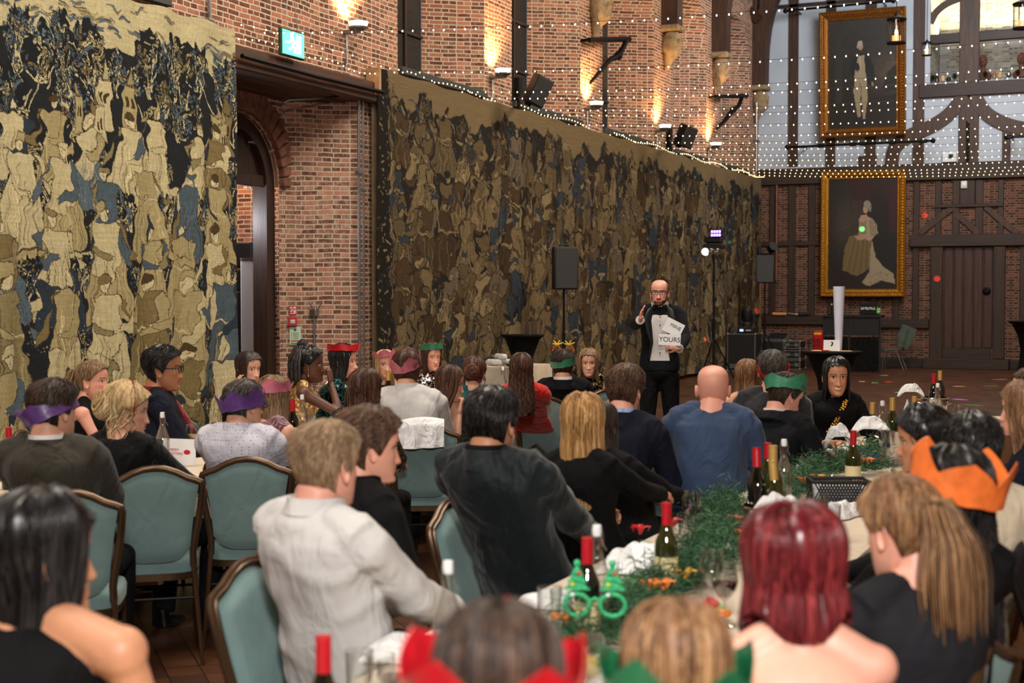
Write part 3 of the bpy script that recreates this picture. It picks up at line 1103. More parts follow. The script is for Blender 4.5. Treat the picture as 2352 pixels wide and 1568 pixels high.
def leafy(cv, x, y, r, cols, dark, n=60, lr=3.2):
 """a tree crown: spiky dark mass, then pale leaves on pale branches"""
 t = np.linspace(0, 2 * PI, 40, endpoint=False)
 k_ = 1 + .16 * RNG.standard_normal(40)
 cv.poly(np.stack([x + np.cos(t) * r * k_ * .8, y + np.sin(t) * r * k_], 1), dark)
 for i in range(5):
  cv.line(wander(x + RNG.normal() * r * .1, y + r * 1.2, RNG.normal() * r * .7, -r * 1.6, 6, r * .05), cols[0], 1.2, .8)
 for cl in range(int(n / 9)):
  a_ = RNG.uniform(0, 2 * PI)
  rr = r * math.sqrt(RNG.uniform()) * .85
  cx_, cy_ = x + math.cos(a_) * rr * .8, y + math.sin(a_) * rr
  col = pick(cols)
  for i in range(9):
   cv.ell(cx_ + RNG.normal() * lr * 1.6, cy_ + RNG.normal() * lr * 1.6, lr * RNG.uniform(.5, 1), lr * RNG.uniform(.5, 1), col * RNG.uniform(.75, 1.1), dark, al=.95, n=8)
def robed(cv, x, y, h, pal, dark, cream, face, sx=1.0, flip=1):
 """a standing robed figure, feet at (x, y), height h"""
 wS, wH = .15 * h * sx, .27 * h * sx
 lean = RNG.normal() * .05 * h
 col = pick(pal)
 top = y - .80 * h
 L, Rr = [], []
 for k_ in range(9):
  f = k_ / 8
  ww = wS * (1 - f) + wH * f ** 1.4 - (.05 * h * sx) * math.sin(PI * min(1, f * 2.2)) * (f < .45)
  cx_ = x + lean * (1 - f)
  yy = top + (y - top) * f
  L.append((cx_ - ww + RNG.normal() * .008 * h, yy))
  Rr.append((cx_ + ww + RNG.normal() * .008 * h + (.10 * h * flip if k_ == 8 else 0), yy))
 cv.poly(L + Rr[::-1], col, dark, 1.0)
 col2 = pick(pal)
 if RNG.uniform() < .6:                       # over-garment
  cv.poly([L[0], L[2], L[4], (x, top + .5 * h), Rr[3], Rr[1], Rr[0]], col2, dark)
 for k_ in range(4):
  a_ = RNG.uniform(-.7, .7)
  cv.poly([(x + a_ * wS, top + .3 * h), (x + (a_ + .12) * wH * .8, y - .03 * h), (x + (a_ - .08) * wH * .9, y - .02 * h)], pick([dark * 1.6, col * 1.35, col * .6, cream]), al=.45)
 for k_ in range(int(7 + 6 * sx)):            # folds
  f0 = RNG.uniform(.1, .5)
  a_ = RNG.uniform(-.8, .8)
  P = [(x + a_ * wS * 1.0 + lean * (1 - f0), top + (y - top) * f0), (x + a_ * wH * .8, top + (y - top) * .75), (x + a_ * wH, y - .02 * h)]
  cv.line(P, dark if k_ % 2 else col * 1.5, .9, .65)
 if RNG.uniform() < .7:                       # belt, collar
  cv.line([(x - wS * .8 + lean * .5, top + .28 * h), (x + wS * .8 + lean * .5, top + .29 * h)], cream, 1.6)
 for sd in (-1, 1):                           # sleeves
  ex, ey = x + lean + sd * wS * 1.1 + flip * .06 * h, top + .26 * h
  hx_, hy_ = ex + flip * .12 * h * sx - sd * .03 * h, top + RNG.uniform(.2, .42) * h
  cs = pick(pal)
  cv.poly([(x + lean + sd * wS * .7, top), (x + lean + sd * wS * 1.15, top + .05 * h), (ex + .03 * h, ey + .05 * h), (hx_, hy_ + .03 * h), (hx_, hy_ - .02 * h), (ex - .02 * h, ey - .05 * h)], cs, dark)
  cv.ell(hx_ + flip * .015 * h, hy_, .018 * h, .016 * h, face, dark, n=7)
 hx_, hy_ = x + lean * 1.1, y - .875 * h
 cv.ell(hx_, hy_, .045 * h * sx, .062 * h, face, dark, n=12)
 hat = pick(pal)
 ty = RNG.integers(4)
 if ty == 0:
  cv.poly([(hx_ - .06 * h, hy_ - .01 * h), (hx_ - .05 * h, hy_ - .09 * h), (hx_ + .06 * h, hy_ - .1 * h), (hx_ + .065 * h, hy_ - .03 * h), (hx_, hy_ - .045 * h)], hat, dark)
 elif ty == 1:
  cv.ell(hx_ - flip * .02 * h, hy_ - .055 * h, .07 * h, .035 * h, hat, dark)
  cv.line([(hx_ - flip * .06 * h, hy_ - .05 * h), (hx_ - flip * .08 * h, hy_ + .1 * h)], hat, 2.5)
 elif ty == 2:
  cv.poly([(hx_ - .05 * h, hy_ + .07 * h), (hx_ - .055 * h, hy_ - .03 * h), (hx_ - .0 * h, hy_ - .15 * h), (hx_ + .05 * h, hy_ - .03 * h), (hx_ + .0 * h, hy_ - .045 * h), (hx_ - .02 * h, hy_ + .06 * h)], hat, dark)
 else:
  cv.ell(hx_, hy_ - .045 * h, .055 * h, .04 * h, dark * 1.6, dark)
 cv.line([(hx_ + flip * .01 * h, hy_ - .01 * h), (hx_ + flip * .022 * h, hy_ + .012 * h), (hx_ + flip * .01 * h, hy_ + .03 * h)], dark, .8, .7)
def beast(cv, x, y, L_, col, dark, flip=1, horse=False):
 hb = L_ * (.42 if horse else .3)
 body = [(-.5, -.62), (-.3, -.7), (0, -.66), (.3, -.74), (.5, -.72), (.52, -.45), (.3, -.35), (0, -.33), (-.3, -.36), (-.52, -.42)]
 for lx in (-.44, -.3, .3, .42):
  k_ = RNG.uniform(-.1, .1)
  cv.poly([(x + flip * L_ * (lx - .05), y - hb * .5 * 1.6), (x + flip * L_ * (lx + .06), y - hb * .8), (x + flip * L_ * (lx + k_ + .03), y), (x + flip * L_ * (lx + k_ - .02), y)], col * .9, dark)
 cv.poly([(x + flip * L_ * a_, y + hb * 1.6 * b_) for a_, b_ in body], col, dark)
 hx_, hy_ = x + flip * L_ * .72, y - hb * (1.9 if horse else 1.25)
 cv.poly([(x + flip * L_ * .3, y - hb * 1.15), (hx_ - flip * L_ * .12, hy_ - L_ * .08), (hx_, hy_ - L_ * .1), (hx_ + flip * L_ * .13, hy_ + L_ * .06), (hx_ + flip * L_ * .1, hy_ + L_ * .11), (hx_ - flip * L_ * .02, hy_ + L_ * .08), (x + flip * L_ * .5, y - hb * .8)], col * 1.05, dark)
 cv.ell(hx_ - flip * .0 * L_, hy_ - L_ * .02, 1.1, 1.1, dark, n=6)
 cv.line([(x - flip * L_ * .5, y - hb), (x - flip * L_ * .68, y - hb * 1.3), (x - flip * L_ * .72, y - hb * .8)], col, 2)
def tower(cv, x, y, w_, h, col, dark):
 cv.poly([(x - w_ / 2, y), (x - w_ / 2, y - h), (x + w_ / 2, y - h), (x + w_ / 2, y)], col, dark)
 for k_ in range(4):
  cv.poly([(x - w_ / 2 + k_ * w_ / 4 + 1, y - h), (x - w_ / 2 + k_ * w_ / 4 + 1, y - h * 1.05), (x - w_ / 2 + (k_ + .6) * w_ / 4, y - h * 1.05), (x - w_ / 2 + (k_ + .6) * w_ / 4, y - h)], col, dark)
 cv.poly([(x - w_ * .3, y - h * 1.05), (x, y - h * 1.45), (x + w_ * .3, y - h * 1.05)], col * .8, dark)
 for k_ in (-.22, .1):
  cv.poly([(x + w_ * k_, y - h * .5), (x + w_ * k_, y - h * .7), (x + w_ * (k_ + .1), y - h * .75), (x + w_ * (k_ + .2), y - h * .7), (x + w_ * (k_ + .2), y - h * .5)], dark)
def hang(name, cv, y0, y1, z0, z1, x, m_, fold=.03, nf=7, edge=True):
 """a cloth hanging parallel to the left wall; one vertex per painted point"""
 h, w_ = cv.a.shape[:2]
 u = np.linspace(0, 1, w_)
 v = np.linspace(0, 1, h)
 U, V = np.meshgrid(u, v)
 X = x + fold * (np.sin(U * nf * 6.283 + 1.7 * np.sin(U * 9)) * (.25 + .75 * V)) + .012 * np.sin(V * 9 + U * 31)
 P = np.stack([X, y0 + (y1 - y0) * U, z1 + (z0 - z1) * V + .012 * np.sin(U * nf * 6.283) * (1 - V)], -1)
 mb = MB()
 mb.grid(P)
 me = mb.mesh(name, 0)
 ca = me.color_attributes.new('Col', 'FLOAT_COLOR', 'POINT')
 rgba = np.concatenate([np.clip(cv.a, 0, 1).reshape(-1, 3), np.ones((h * w_, 1))], 1).astype(np.float32)
 ca.data.foreach_set('color', rgba.ravel())
 me.materials.append(m_)
 o = bpy.data.objects.new(name, me)
 COL.objects.link(o)
 return o
M['tapestry'] = attr_mat('woven_tapestry')
def lining(name, y0, y1, z0, z1, x, parent):
 mb = MB()
 mb.box((x, (y0 + y1) / 2, (z0 + z1) / 2), (.02, y1 - y0, z1 - z0), bev=.004)
 return mb.build(name, [mat('hessian_lining', C(110, 92, 66), .95)], parent)
# --- first tapestry: hunt with tall robed figures
cream, cream2, olive, brown = c3(196, 184, 142), c3(170, 156, 112), c3(126, 110, 72), c3(96, 78, 50)
steel, navy, black_, face = c3(88, 104, 114), c3(46, 58, 70), c3(30, 32, 34), c3(206, 194, 154)
pal1 = [cream, cream, cream, cream2, cream2, olive, steel, steel * .8, navy, c3(140, 128, 90)]
W1, H1 = 500, 640
cv = Canvas(W1, H1, cream * .96)
for i in range(50):                                # sky clouds woven as stepped dashes
 x_, y_ = RNG.uniform(0, W1), RNG.uniform(2, 52)
 for k_ in range(4):
  cv.line([(x_ + RNG.normal() * 6, y_ + k_ * 1.6), (x_ + RNG.uniform(6, 22), y_ + k_ * 1.6)], pick([steel, navy * 1.3, olive, cream2]), 1.6, .6)
cv.poly([(0, 90), (40, 66), (90, 74), (150, 58), (210, 78), (300, 66), (360, 82), (430, 76), (W1, 96), (W1, H1), (0, H1)], black_ * 1.3)
for i in range(36):
 leafy(cv, RNG.uniform(-10, W1 + 10), 96 + RNG.uniform(-34, 70), RNG.uniform(20, 40), [cream, cream2, steel, steel * .8, steel * 1.1, olive], black_, 150, 3.2)
for i in range(8):
 tower(cv, pick([200, 260, 330, 440, 470]) + RNG.normal() * 14, RNG.uniform(160, 210), RNG.uniform(16, 30), RNG.uniform(40, 70), pick([cream2, olive, cream]), brown * .5)
rows = [(285, 140, 7), (360, 160, 6), (450, 160, 6), (550, 175, 6), (650, 180, 6), (750, 190, 6)]
for (yy, hh, n_) in rows:
 for i in range(20):
  x_ = RNG.uniform(0, W1)
  leafy(cv, x_, yy - hh * .45, RNG.uniform(14, 26), [cream, cream2, steel, olive, steel * .7], black_, 80, 2.8)
 for i in range(5):
  beast(cv, RNG.uniform(20, W1 - 20), yy + RNG.uniform(-22, 8), RNG.uniform(38, 74), pick([cream, cream2, olive, brown * 1.2, cream]), brown * .45, pick([-1, 1]), RNG.uniform() < .5)
 xs_ = (np.arange(n_) + .5) * W1 / n_ + RNG.normal(size=n_) * 8
 for x_ in xs_:
  robed(cv, x_, yy + RNG.uniform(-16, 12), hh * RNG.uniform(.85, 1.1), pal1, brown * .4, cream, face, RNG.uniform(.9, 1.35), pick([-1, 1]))
 for i in range(260):
  x_, y_ = RNG.uniform(0, W1), yy + RNG.uniform(-20, 30)
  cv.ell(x_, y_, 1.4, 1.4, pick([cream, steel, cream2]), n=6, al=.5)
cv.a *= (1 + .05 * np.sin(np.arange(W1) * .9))[None, :, None] * (1 + .16 * (RNG.uniform(size=(H1 // 4, W1 // 4)) - .5).repeat(4, 0).repeat(4, 1))[:H1, :W1, None]
warp(cv, 2.6, .075)
cv.a *= .92
t1 = hang('tapestry', cv, 8.85, 12.28, .12, 4.47, XW + .2, M['tapestry'], .035, 5)
T1 = thing('wall_tapestry', 'tall cream and blue hunting tapestry with big robed figures, left of the doorway', 'tapestry', (XW + .2, 10.5, 0))
# keep geometry in world space under the empty
for o_ in (t1,):
 o_.parent = T1
 o_.matrix_parent_inverse = T1.matrix_world.inverted()
 o_.location = (-(XW + .2), -10.5, 0)
t1.name = 'woven_panel'
l1 = lining('lining', 8.85, 12.28, .12, 4.45, XW + .1, T1)
l1.location = (-(XW + .2), -10.5, 0)
# --- second tapestry: dense brown crowd, four wide panels sewn together
W2, H2 = 1360, 430
tan, tan2, dk2, bl2, br2, lt2 = c3(128, 110, 80), c3(106, 90, 64), c3(44, 39, 34), c3(58, 66, 76), c3(82, 64, 44), c3(148, 130, 96)
pal2 = [tan, tan, tan2, tan2, br2, lt2, bl2, br2 * .8, c3(112, 98, 80)]
cv = Canvas(W2, H2, tan * 1.05)
hz_ = [(0, 44)]
x_ = 0
while x_ < W2:
 x_ += RNG.uniform(14, 34)
 hz_.append((x_, 40 + RNG.uniform(-14, 14)))
cv.poly(hz_ + [(W2, H2), (0, H2)], dk2)
for i in range(70):
 leafy(cv, RNG.uniform(0, W2), 48 + RNG.uniform(-20, 30), RNG.uniform(9, 18), [bl2, tan2, dk2 * 1.6, c3(70, 74, 52)], dk2 * .8, 40, 2.6)
for i in range(30):
 tower(cv, RNG.uniform(0, W2), 75 + RNG.uniform(-10, 12), RNG.uniform(7, 14), RNG.uniform(20, 36), pick([tan, tan2]), dk2)
for (yy, hh) in ((122, 82), (180, 92), (250, 98), (320, 104), (392, 108), (460, 112)):
 for i in range(46):
  leafy(cv, RNG.uniform(0, W2), yy - hh * .5, RNG.uniform(6, 14), [bl2, tan2, br2, c3(74, 78, 56)], dk2 * .8, 30, 2.2)
 for i in range(10):
  beast(cv, RNG.uniform(0, W2), yy, RNG.uniform(30, 52), pick(pal2), dk2 * .7, pick([-1, 1]), True)
 n_ = 46
 for x_ in (np.arange(n_) + .5) * W2 / n_ + RNG.normal(size=n_) * 5:
  robed(cv, x_, yy + RNG.uniform(-10, 10), hh * RNG.uniform(.85, 1.15), pal2, dk2 * .6, lt2, lt2 * 1.05, RNG.uniform(.8, 1.2), pick([-1, 1]))
for i in range(900):
 cv.ell(RNG.uniform(0, W2), RNG.uniform(60, H2), 1.2, 1.2, pick([lt2, bl2, tan]), n=6, al=.5)
# dark border with flowers at the near edge
cv.poly([(0, 0), (16, 0), (26, H2), (0, H2)], dk2 * .7)
for i in range(220):
 cv.ell(RNG.uniform(0, 22), RNG.uniform(6, H2), 1.1, 1.6, pick([lt2, tan, bl2]), n=6)
warp(cv, 2.2, .10)
cv.a *= .74
t2 = hang('tapestry', cv, 15.3, 33.9, .07, 4.5, XW + .16, M['tapestry'], .035, 17)
T2 = thing('wall_tapestry', 'very long brown tapestry crowded with small figures behind the speaker', 'tapestry', (XW + .16, 24, 0))
t2.parent = T2
t2.location = (-(XW + .16), -24, 0)
t2.name = 'woven_panel'
l2 = lining('lining', 15.3, 33.9, .1, 4.47, XW + .08, T2)
l2.location = (-(XW + .16), -24, 0)
mb = MB()
mb.box((XW + .14, 15.24, 4.33), (.2, .05, .34), bev=.01)
o = mb.build('wooden_batten', [mat('pale_batten', C(168, 128, 92), .6)], T2)
o.location = (-(XW + .16), -24, 0)
# --- portraits
def portrait(name, label, frame_px, depth, fw_px, paint, fmat, tilt=0):
 """frame_px outer corners: left, top, right, bottom in pixels"""
 x0, y0, x1, y1 = frame_px
 cxp, cyp = (x0 + x1) / 2, (y0 + y1) / 2
 c = on(1, cxp, cyp, YE - depth)
 wv = (on(1, x1, cyp, YE - depth) - on(1, x0, cyp, YE - depth)).x
 hv = (on(1, cxp, y0, YE - depth) - on(1, cxp, y1, YE - depth)).z
 root = thing(name, label, 'painting', (c.x, c.y, c.z))
 root.rotation_euler = (tilt, 0, 0)
 fw = fw_px * wv / (x1 - x0)
 mb = MB()
 prof = [(0, .0), (0, -.09), (.14, -.12), (.3, -.085), (.42, -.07), (.55, -.1), (.7, -.07), (.86, -.05), (.93, -.06), (1, -.03), (1, .0)]
 rings = []
 for (f, d_) in prof:
  ox, oz = wv / 2 - f * fw, hv / 2 - f * fw
  rings.append([(-ox, d_, -oz), (ox, d_, -oz), (ox, d_, oz), (-ox, d_, oz)])
 mb.rings(np.array(rings), cap=False)
 for k_ in range(40):                       # carved leaf run on the frame
  for (sx, sz) in ((1, 0), (-1, 0)):
   zz = -hv / 2 + fw * .5 + (hv - fw) * (k_ + .5) / 40
   mb.ell((sx * (wv / 2 - fw * .3), -.09, zz), (fw * .12, .02, (hv - fw) / 100), n=6, k=4)
 for k_ in range(26):
  for sz in (1, -1):
   xx = -wv / 2 + fw * .5 + (wv - fw) * (k_ + .5) / 26
   mb.ell((xx, -.09, sz * (hv / 2 - fw * .3)), ((wv - fw) / 66, .02, fw * .12), n=6, k=4)
 mb.build('frame', [fmat], root, sharp=25)
 iw, ih = wv - 2 * fw * .95, hv - 2 * fw * .95
 cv_ = paint(240, int(240 * ih / iw))
 warp(cv_, .9, .12)
 cv_.a = (cv_.a + np.roll(cv_.a, 1, 0) + np.roll(cv_.a, 1, 1)) * .24
 h, w_ = cv_.a.shape[:2]
 U, V = np.meshgrid(np.linspace(-.5, .5, w_), np.linspace(.5, -.5, h))
 mb = MB()
 mb.grid(np.stack([U * iw, 0 * U - .03, V * ih], -1))
 me = mb.mesh('canvas', 0)
 ca = me.color_attributes.new('Col', 'FLOAT_COLOR', 'POINT')
 ca.data.foreach_set('color', np.concatenate([np.clip(cv_.a, 0, 1).reshape(-1, 3), np.ones((h * w_, 1))], 1).astype(np.float32).ravel())
 me.materials.append(M['oilpaint'])
 o_ = bpy.data.objects.new('canvas', me)
 COL.objects.link(o_)
 o_.parent = root
 mb = MB()
 mb.box((0, .01, 0), (wv - .04, .04, hv - .04))
 mb.build('backing_board', [M['oak']], root)
 return root
M['oilpaint'] = attr_mat('oil_paint', .5, False)
def shade_bg(cv_, f):
 h, w_ = cv_.a.shape[:2]
 Y, X = np.mgrid[0:h, 0:w_]
 cv_.a = f(X / w_, Y / h)[..., :]
 cv_.a *= (1 + .12 * RNG.standard_normal((h // 6 + 1, w_ // 6 + 1)).repeat(6, 0).repeat(6, 1)[:h, :w_, None])
def mixc(a_, b_, t):
 t = np.clip(t, 0, 1)[..., None]
 return a_ * (1 - t) + b_ * t
def standing(w_, h):
 cv_ = Canvas(w_, h, (0, 0, 0))
 dk, sk, gr = c3(30, 26, 22), c3(96, 78, 62), c3(58, 56, 50)
 shade_bg(cv_, lambda x, y: mixc(mixc(dk, gr, .7 - y), sk, np.clip((x - .5) * 2, 0, 1) * np.exp(-((y - .5) / .16) ** 2)))
 W_, H_ = w_, h
 p = lambda L_: [(a_ * W_, b_ * H_) for a_, b_ in L_]
 cv_.poly(p([(.1, 0), (.2, 0), (.2, .75), (.1, .75)]), c3(50, 46, 38))
 cv_.poly(p([(.8, .62), (.86, .5), (.93, .46), (1, .42), (1, .66), (.8, .68)]), c3(30, 30, 22))
 cv_.poly(p([(0, .78), (1, .7), (1, 1), (0, 1)]), c3(34, 26, 20))
 cream_, coat = c3(168, 150, 118), c3(20, 22, 28)
 cv_.poly(p([(.36, .36), (.46, .31), (.58, .33), (.66, .42), (.68, .58), (.6, .62), (.36, .55), (.31, .45)]), coat)
 cv_.poly(p([(.44, .33), (.52, .33), (.56, .56), (.40, .58), (.37, .52)]), cream_)
 cv_.poly(p([(.38, .56), (.56, .56), (.57, .72), (.54, .92), (.50, .92), (.49, .7), (.47, .72), (.47, .9), (.43, .9), (.37, .66)]), cream_ * .95)
 cv_.poly(p([(.4, .9), (.48, .89), (.48, .94), (.38, .94)]), coat)
 cv_.poly(p([(.49, .92), (.56, .92), (.64, .97), (.5, .97)]), coat)
 cv_.line(p([(.475, .58), (.485, .7), (.49, .88)]), dk, 1.5)
 cv_.line(p([(.46, .34), (.47, .5)]), c3(190, 180, 150), 3)
 cv_.ell(.47 * W_, .245 * H_, .036 * W_, .035 * H_, c3(178, 140, 112))
 cv_.ell(.462 * W_, .222 * H_, .042 * W_, .026 * H_, c3(176, 168, 156))
 cv_.ell(.43 * W_, .25 * H_, .014 * W_, .02 * H_, c3(170, 162, 150))
 cv_.poly(p([(.4, .38), (.44, .4), (.47, .47), (.44, .49), (.38, .45)]), coat * 1.4)
 cv_.ell(.45 * W_, .475 * H_, .022 * W_, .015 * H_, c3(170, 132, 104))
 cv_.ell(.645 * W_, .6 * H_, .018 * W_, .02 * H_, c3(160, 122, 96))
 return cv_
def seated(w_, h):
 cv_ = Canvas(w_, h, (0, 0, 0))
 dk, wn = c3(24, 20, 18), c3(58, 22, 22)
 shade_bg(cv_, lambda x, y: mixc(mixc(dk, c3(66, 58, 46), np.exp(-((x - .25) / .2) ** 2 - ((y - .4) / .25) ** 2)), wn * .8, np.clip((.35 - y) * 2, 0, 1) * (x > .3)))
 p = lambda L_: [(a_ * w_, b_ * h) for a_, b_ in L_]
 cv_.poly(p([(.25, 0), (.55, .05), (.62, .22), (.5, .3), (.36, .2)]), wn * .8)
 cv_.poly(p([(.85, .1), (1, .05), (1, .5), (.88, .48)]), wn * .9)
 for k_ in range(7):
  cv_.line(p([(.36 + k_ * .02, .2), (.36 + k_ * .018, .5)]), c3(74, 66, 52), 1.5, .6)
 cv_.poly(p([(0, .86), (1, .86), (1, 1), (0, 1)]), c3(36, 20, 16))
 skirt, lace = c3(120, 98, 62), c3(176, 158, 128)
 cv_.poly(p([(.3, .52), (.5, .48), (.62, .52), (.62, .8), (.42, .88), (.2, .82), (.24, .62)]), skirt)
 for k_ in range(9):
  cv_.line(p([(.36 + k_ * .028, .55), (.24 + k_ * .045, .83)]), skirt * (.6 if k_ % 2 else 1.25), 1.6, .8)
 cv_.poly(p([(.62, .55), (.68, .7), (.8, .8), (.95, .86), (.97, .95), (.76, .92), (.6, .97), (.5, .94), (.6, .84)]), lace * .9)
 for k_ in range(50):
  cv_.ell(RNG.uniform(.56, .94) * w_, RNG.uniform(.84, .95) * h, 1.3, 1.8, dk, n=6, al=.7)
 cv_.poly(p([(.44, .36), (.58, .34), (.68, .4), (.72, .5), (.6, .56), (.44, .52)]), lace)
 for k_ in range(5):
  cv_.line(p([(.6 + k_ * .025, .38), (.62 + k_ * .02, .52)]), dk * 2, 1.4, .7)
 cv_.poly(p([(.46, .36), (.56, .36), (.55, .5), (.46, .5)]), c3(150, 128, 100))
 cv_.poly(p([(.47, .33), (.56, .32), (.58, .37), (.5, .4), (.45, .37)]), c3(188, 150, 122))
 cv_.ell(.535 * w_, .275 * h, .04 * w_, .04 * h, c3(190, 152, 124))
 cv_.ell(.56 * w_, .235 * h, .055 * w_, .04 * h, c3(150, 142, 132))
 cv_.ell(.6 * w_, .27 * h, .02 * w_, .03 * h, c3(140, 132, 122))
 cv_.poly(p([(.36, .52), (.5, .5), (.58, .54), (.44, .56)]), c3(186, 148, 120))
 return cv_
portrait('portrait_painting', 'dark portrait of a standing man in pale breeches, in a carved gilt frame above', (1882, 24, 2080, 314), .3, 22, standing, M['gilt_dark'], R(3))
portrait('portrait_painting', 'dark portrait of a seated woman in a pale gown, in a bright gilt frame below', (1885, 392, 2079, 682), .14, 19, seated, M['gold'], R(0))
# ================================================================== fixtures of the hall
def onwall(px, py, off=0.0):
 return on(0, px, py, XW + off)
# ---------- exit sign
c = onwall(669, 101, .25)
ex = thing('exit_sign', 'glowing green emergency exit sign hanging above the doorway', 'exit sign', c)
wv = abs(onwall(694, 101, .25).y - onwall(645, 101, .25).y)
mb = MB()
mb.box((0, 0, 0), (.05, wv + .03, .30), bev=.01)
mb.build('housing', [mat('sign_housing', C(24, 60, 44), .5)], ex)
mb = MB()
mb.box((.028, 0, .0), (.006, wv, .26))
mb.build('face_panel', [glow('green_sign', C(96, 228, 176), 1.3)], ex)
mb = MB()       # running man, doorway and arrow in white
wt = glow('white_sign', C(225, 255, 240), 2.0)
mb.box((.033, -.04, .085), (.004, .05, .05), bev=.01)
for pts, r_ in (([(-.04, .06), (-.02, -.02)], .02), ([(-.035, .05), (.01, .03), (.03, .0)], .01), ([(-.045, .045), (-.08, .01)], .01), ([(-.02, -.02), (.02, -.045), (.015, -.1)], .013), ([(-.02, -.02), (-.06, -.07), (-.1, -.07)], .013)):
 mb.tube([(.034, y_, z_) for y_, z_ in pts], r_, 6, flat=1)
mb.box((.033, .1, -.0), (.004, .09, .2))
mb.tube([(.034, -.16, 0), (.034, -.1, 0)], .012, 6)
mb.build('pictogram', [wt], ex)
mb = MB()
for s_ in (-.12, .12):
 mb.tube([(0, s_, .15), (0, s_ * .6, .5), (-.2, 0, .9)], .004, 5)
mb.build('suspension_wire', [M['steel']], ex)
# ---------- uplights with conduits
UPL = [(823, 62, 'between the doorway and the first window'), (1155, 168, 'left of the big tilted wall speaker'), (1370, 242, 'between the two wall speakers'),
       (1528, 294, 'just left of the far wall speaker'), (1645, 334, 'nearest the end wall')]
for px_, py_, lb in UPL:
 c = onwall(px_, py_, .2)
 t_ = thing('uplighter', 'small glass wall uplighter glowing on a brick pier ' + lb, 'wall lamp', c, 0, 'uplighters on the brick piers')
 mb = MB()
 mb.lathe([(0, -.07), (.05, -.07), (.075, -.03), (.115, -.02), (.12, 0), (.1, .0), (0, -.01)], n=22)
 mb.box((-.11, 0, -.05), (.2, .05, .05), bev=.01)
 mb.build('lamp_body', [M['steel']], t_)
 mb = MB()
 mb.lathe([(.1, .0), (.12, .06), (.115, .06), (.095, .0)], n=22)
 mb.build('glass_rim', [glow('lit_glass', (1, .86, .62), 3.5)], t_)
 zb = 4.5 - c.z
 mb = MB()
 mb.tube([(-.17, .02, -.05), (-.17, .02, -.4), (-.17, -.03, -.5), (-.17, -.03, zb)], .013, 8)
 mb.build('conduit', [M['steel']], t_)
 l_ = bpy.data.lights.new('uplighter_bulb', 'SPOT')
 l_.energy, l_.color, l_.spot_size, l_.spot_blend, l_.shadow_soft_size = 170, (1, .55, .2), R(110), .8, .05
 lo = bpy.data.objects.new('uplighter_bulb', l_)
 COL.objects.link(lo)
 lo.location = c + Vector((-.0, 0, .05))
 lo.rotation_euler = Vector((-.35, 0, 1)).to_track_quat('-Z', 'Y').to_euler()
 lo['kind'] = 'helper'
# ---------- loose conduits and pipes
def pipe(pts, r_, lb, m_=None, nm='conduit', cat='conduit'):
 mb = MB()
 mb.tube(pts, r_, 10)
 for p_ in pts[1:-1:2]:
  mb.box((p_[0], p_[1], p_[2]), (r_ * 3.4, r_ * 4.5, r_ * 1.6), bev=.003)
 return tag(mb.build(nm, [m_ or M['steel']]), lb, cat)
pa, pb = onwall(824, 215, .06), onwall(829, 800, .06)
pipe([(pa.x, pa.y, 4.3), (pa.x, pa.y, 3.2), (pa.x, pa.y, 1.4), (pa.x, pa.y, .05)], .02, 'left one of the two grey steel conduits beside the long tapestry')
pipe([(pa.x, pa.y + .1, 4.25), (pa.x, pa.y + .1, 3.0), (pa.x, pa.y + .1, 1.2), (pa.x, pa.y + .1, .05)], .016, 'right one of the two grey steel conduits beside the long tapestry')
a_, b_2 = onwall(481, -20, .05), onwall(487, 70, .05)
pipe([a_, onwall(481, 45, .05), b_2], .02, 'short grey conduit running up from the top corner of the hunting tapestry')
a_ = onwall(1738, 232, .3)
pipe([(a_.x, a_.y, 6.2), (a_.x, a_.y, 5.3), (a_.x, a_.y, 4.6)], .035, 'grey conduit dropping down the far corner pier')
# ---------- signs by the doorway
def wallplate(px0, py0, px1, py1, off, nm, lb, cat, m_, parts=(), x=None):
 """a small plate on the splayed right side of the recess (facing the hall)"""
 p_mid = ((px0 + px1) / 2, (py0 + py1) / 2)
 return p_mid
# plane of the right splay of the recess: from (xb, 14.6) to (XW, 15.15)
SA, SB = Vector((XW - DR, 15.15 - .55, 0)), Vector((XW, 15.15, 0))
sd_ = (SB - SA).normalized()
sn_ = Vector((sd_.y, -sd_.x, 0))
def onsplay(px, py, off=0.0):
 r_ = ray(px, py)
 o_ = SA + sn_ * off
 t_ = (o_ - EYE).dot(sn_) / r_.dot(sn_)
 return EYE + r_ * t_
def plate(px0, py0, px1, py1, nm, lb, cat, m_, th=.012):
 c_ = onsplay((px0 + px1) / 2, (py0 + py1) / 2, th / 2 + .012)
 w_ = (onsplay(px1, py0) - onsplay(px0, py0)).length
 h_ = abs(onsplay(px0, py0).z - onsplay(px0, py1).z)
 t_ = thing(nm, lb, cat, (0, 0, 0))
 t_.matrix_world = axes(sd_, -sn_, (0, 0, 1), c_)
 t_.location = c_
 mb = MB()
 mb.box((0, 0, 0), (w_, th, h_), bev=.002)
 mb.build('plate', [m_], t_)
 return t_, w_, h_
red, wht = mat('sign_red', C(190, 28, 34), .5, var=.04), M['white']
t_, w_, h_ = plate(664, 702, 681, 722, 'fire_alarm_sign', 'red and white fire alarm sign, topmost of the signs by the doorway', 'sign', red)
mb = MB()
mb.box((-w_ * .22, -.008, h_ * .1), (w_ * .34, .004, h_ * .55))
mb.box((w_ * .25, -.008, h_ * .05), (w_ * .3, .004, h_ * .7))
mb.box((0, -.008, -h_ * .38), (w_ * .8, .004, h_ * .08))
mb.build('white_symbol', [wht], t_)
mb = MB()
mb.ell((w_ * .25, -.011, h_ * .12), (w_ * .09, .003, h_ * .14))
mb.tube([(-w_ * .3, -.011, -h_ * .05), (-w_ * .18, -.011, h_ * .3)], .008, 6)
mb.build('red_symbol', [red], t_)
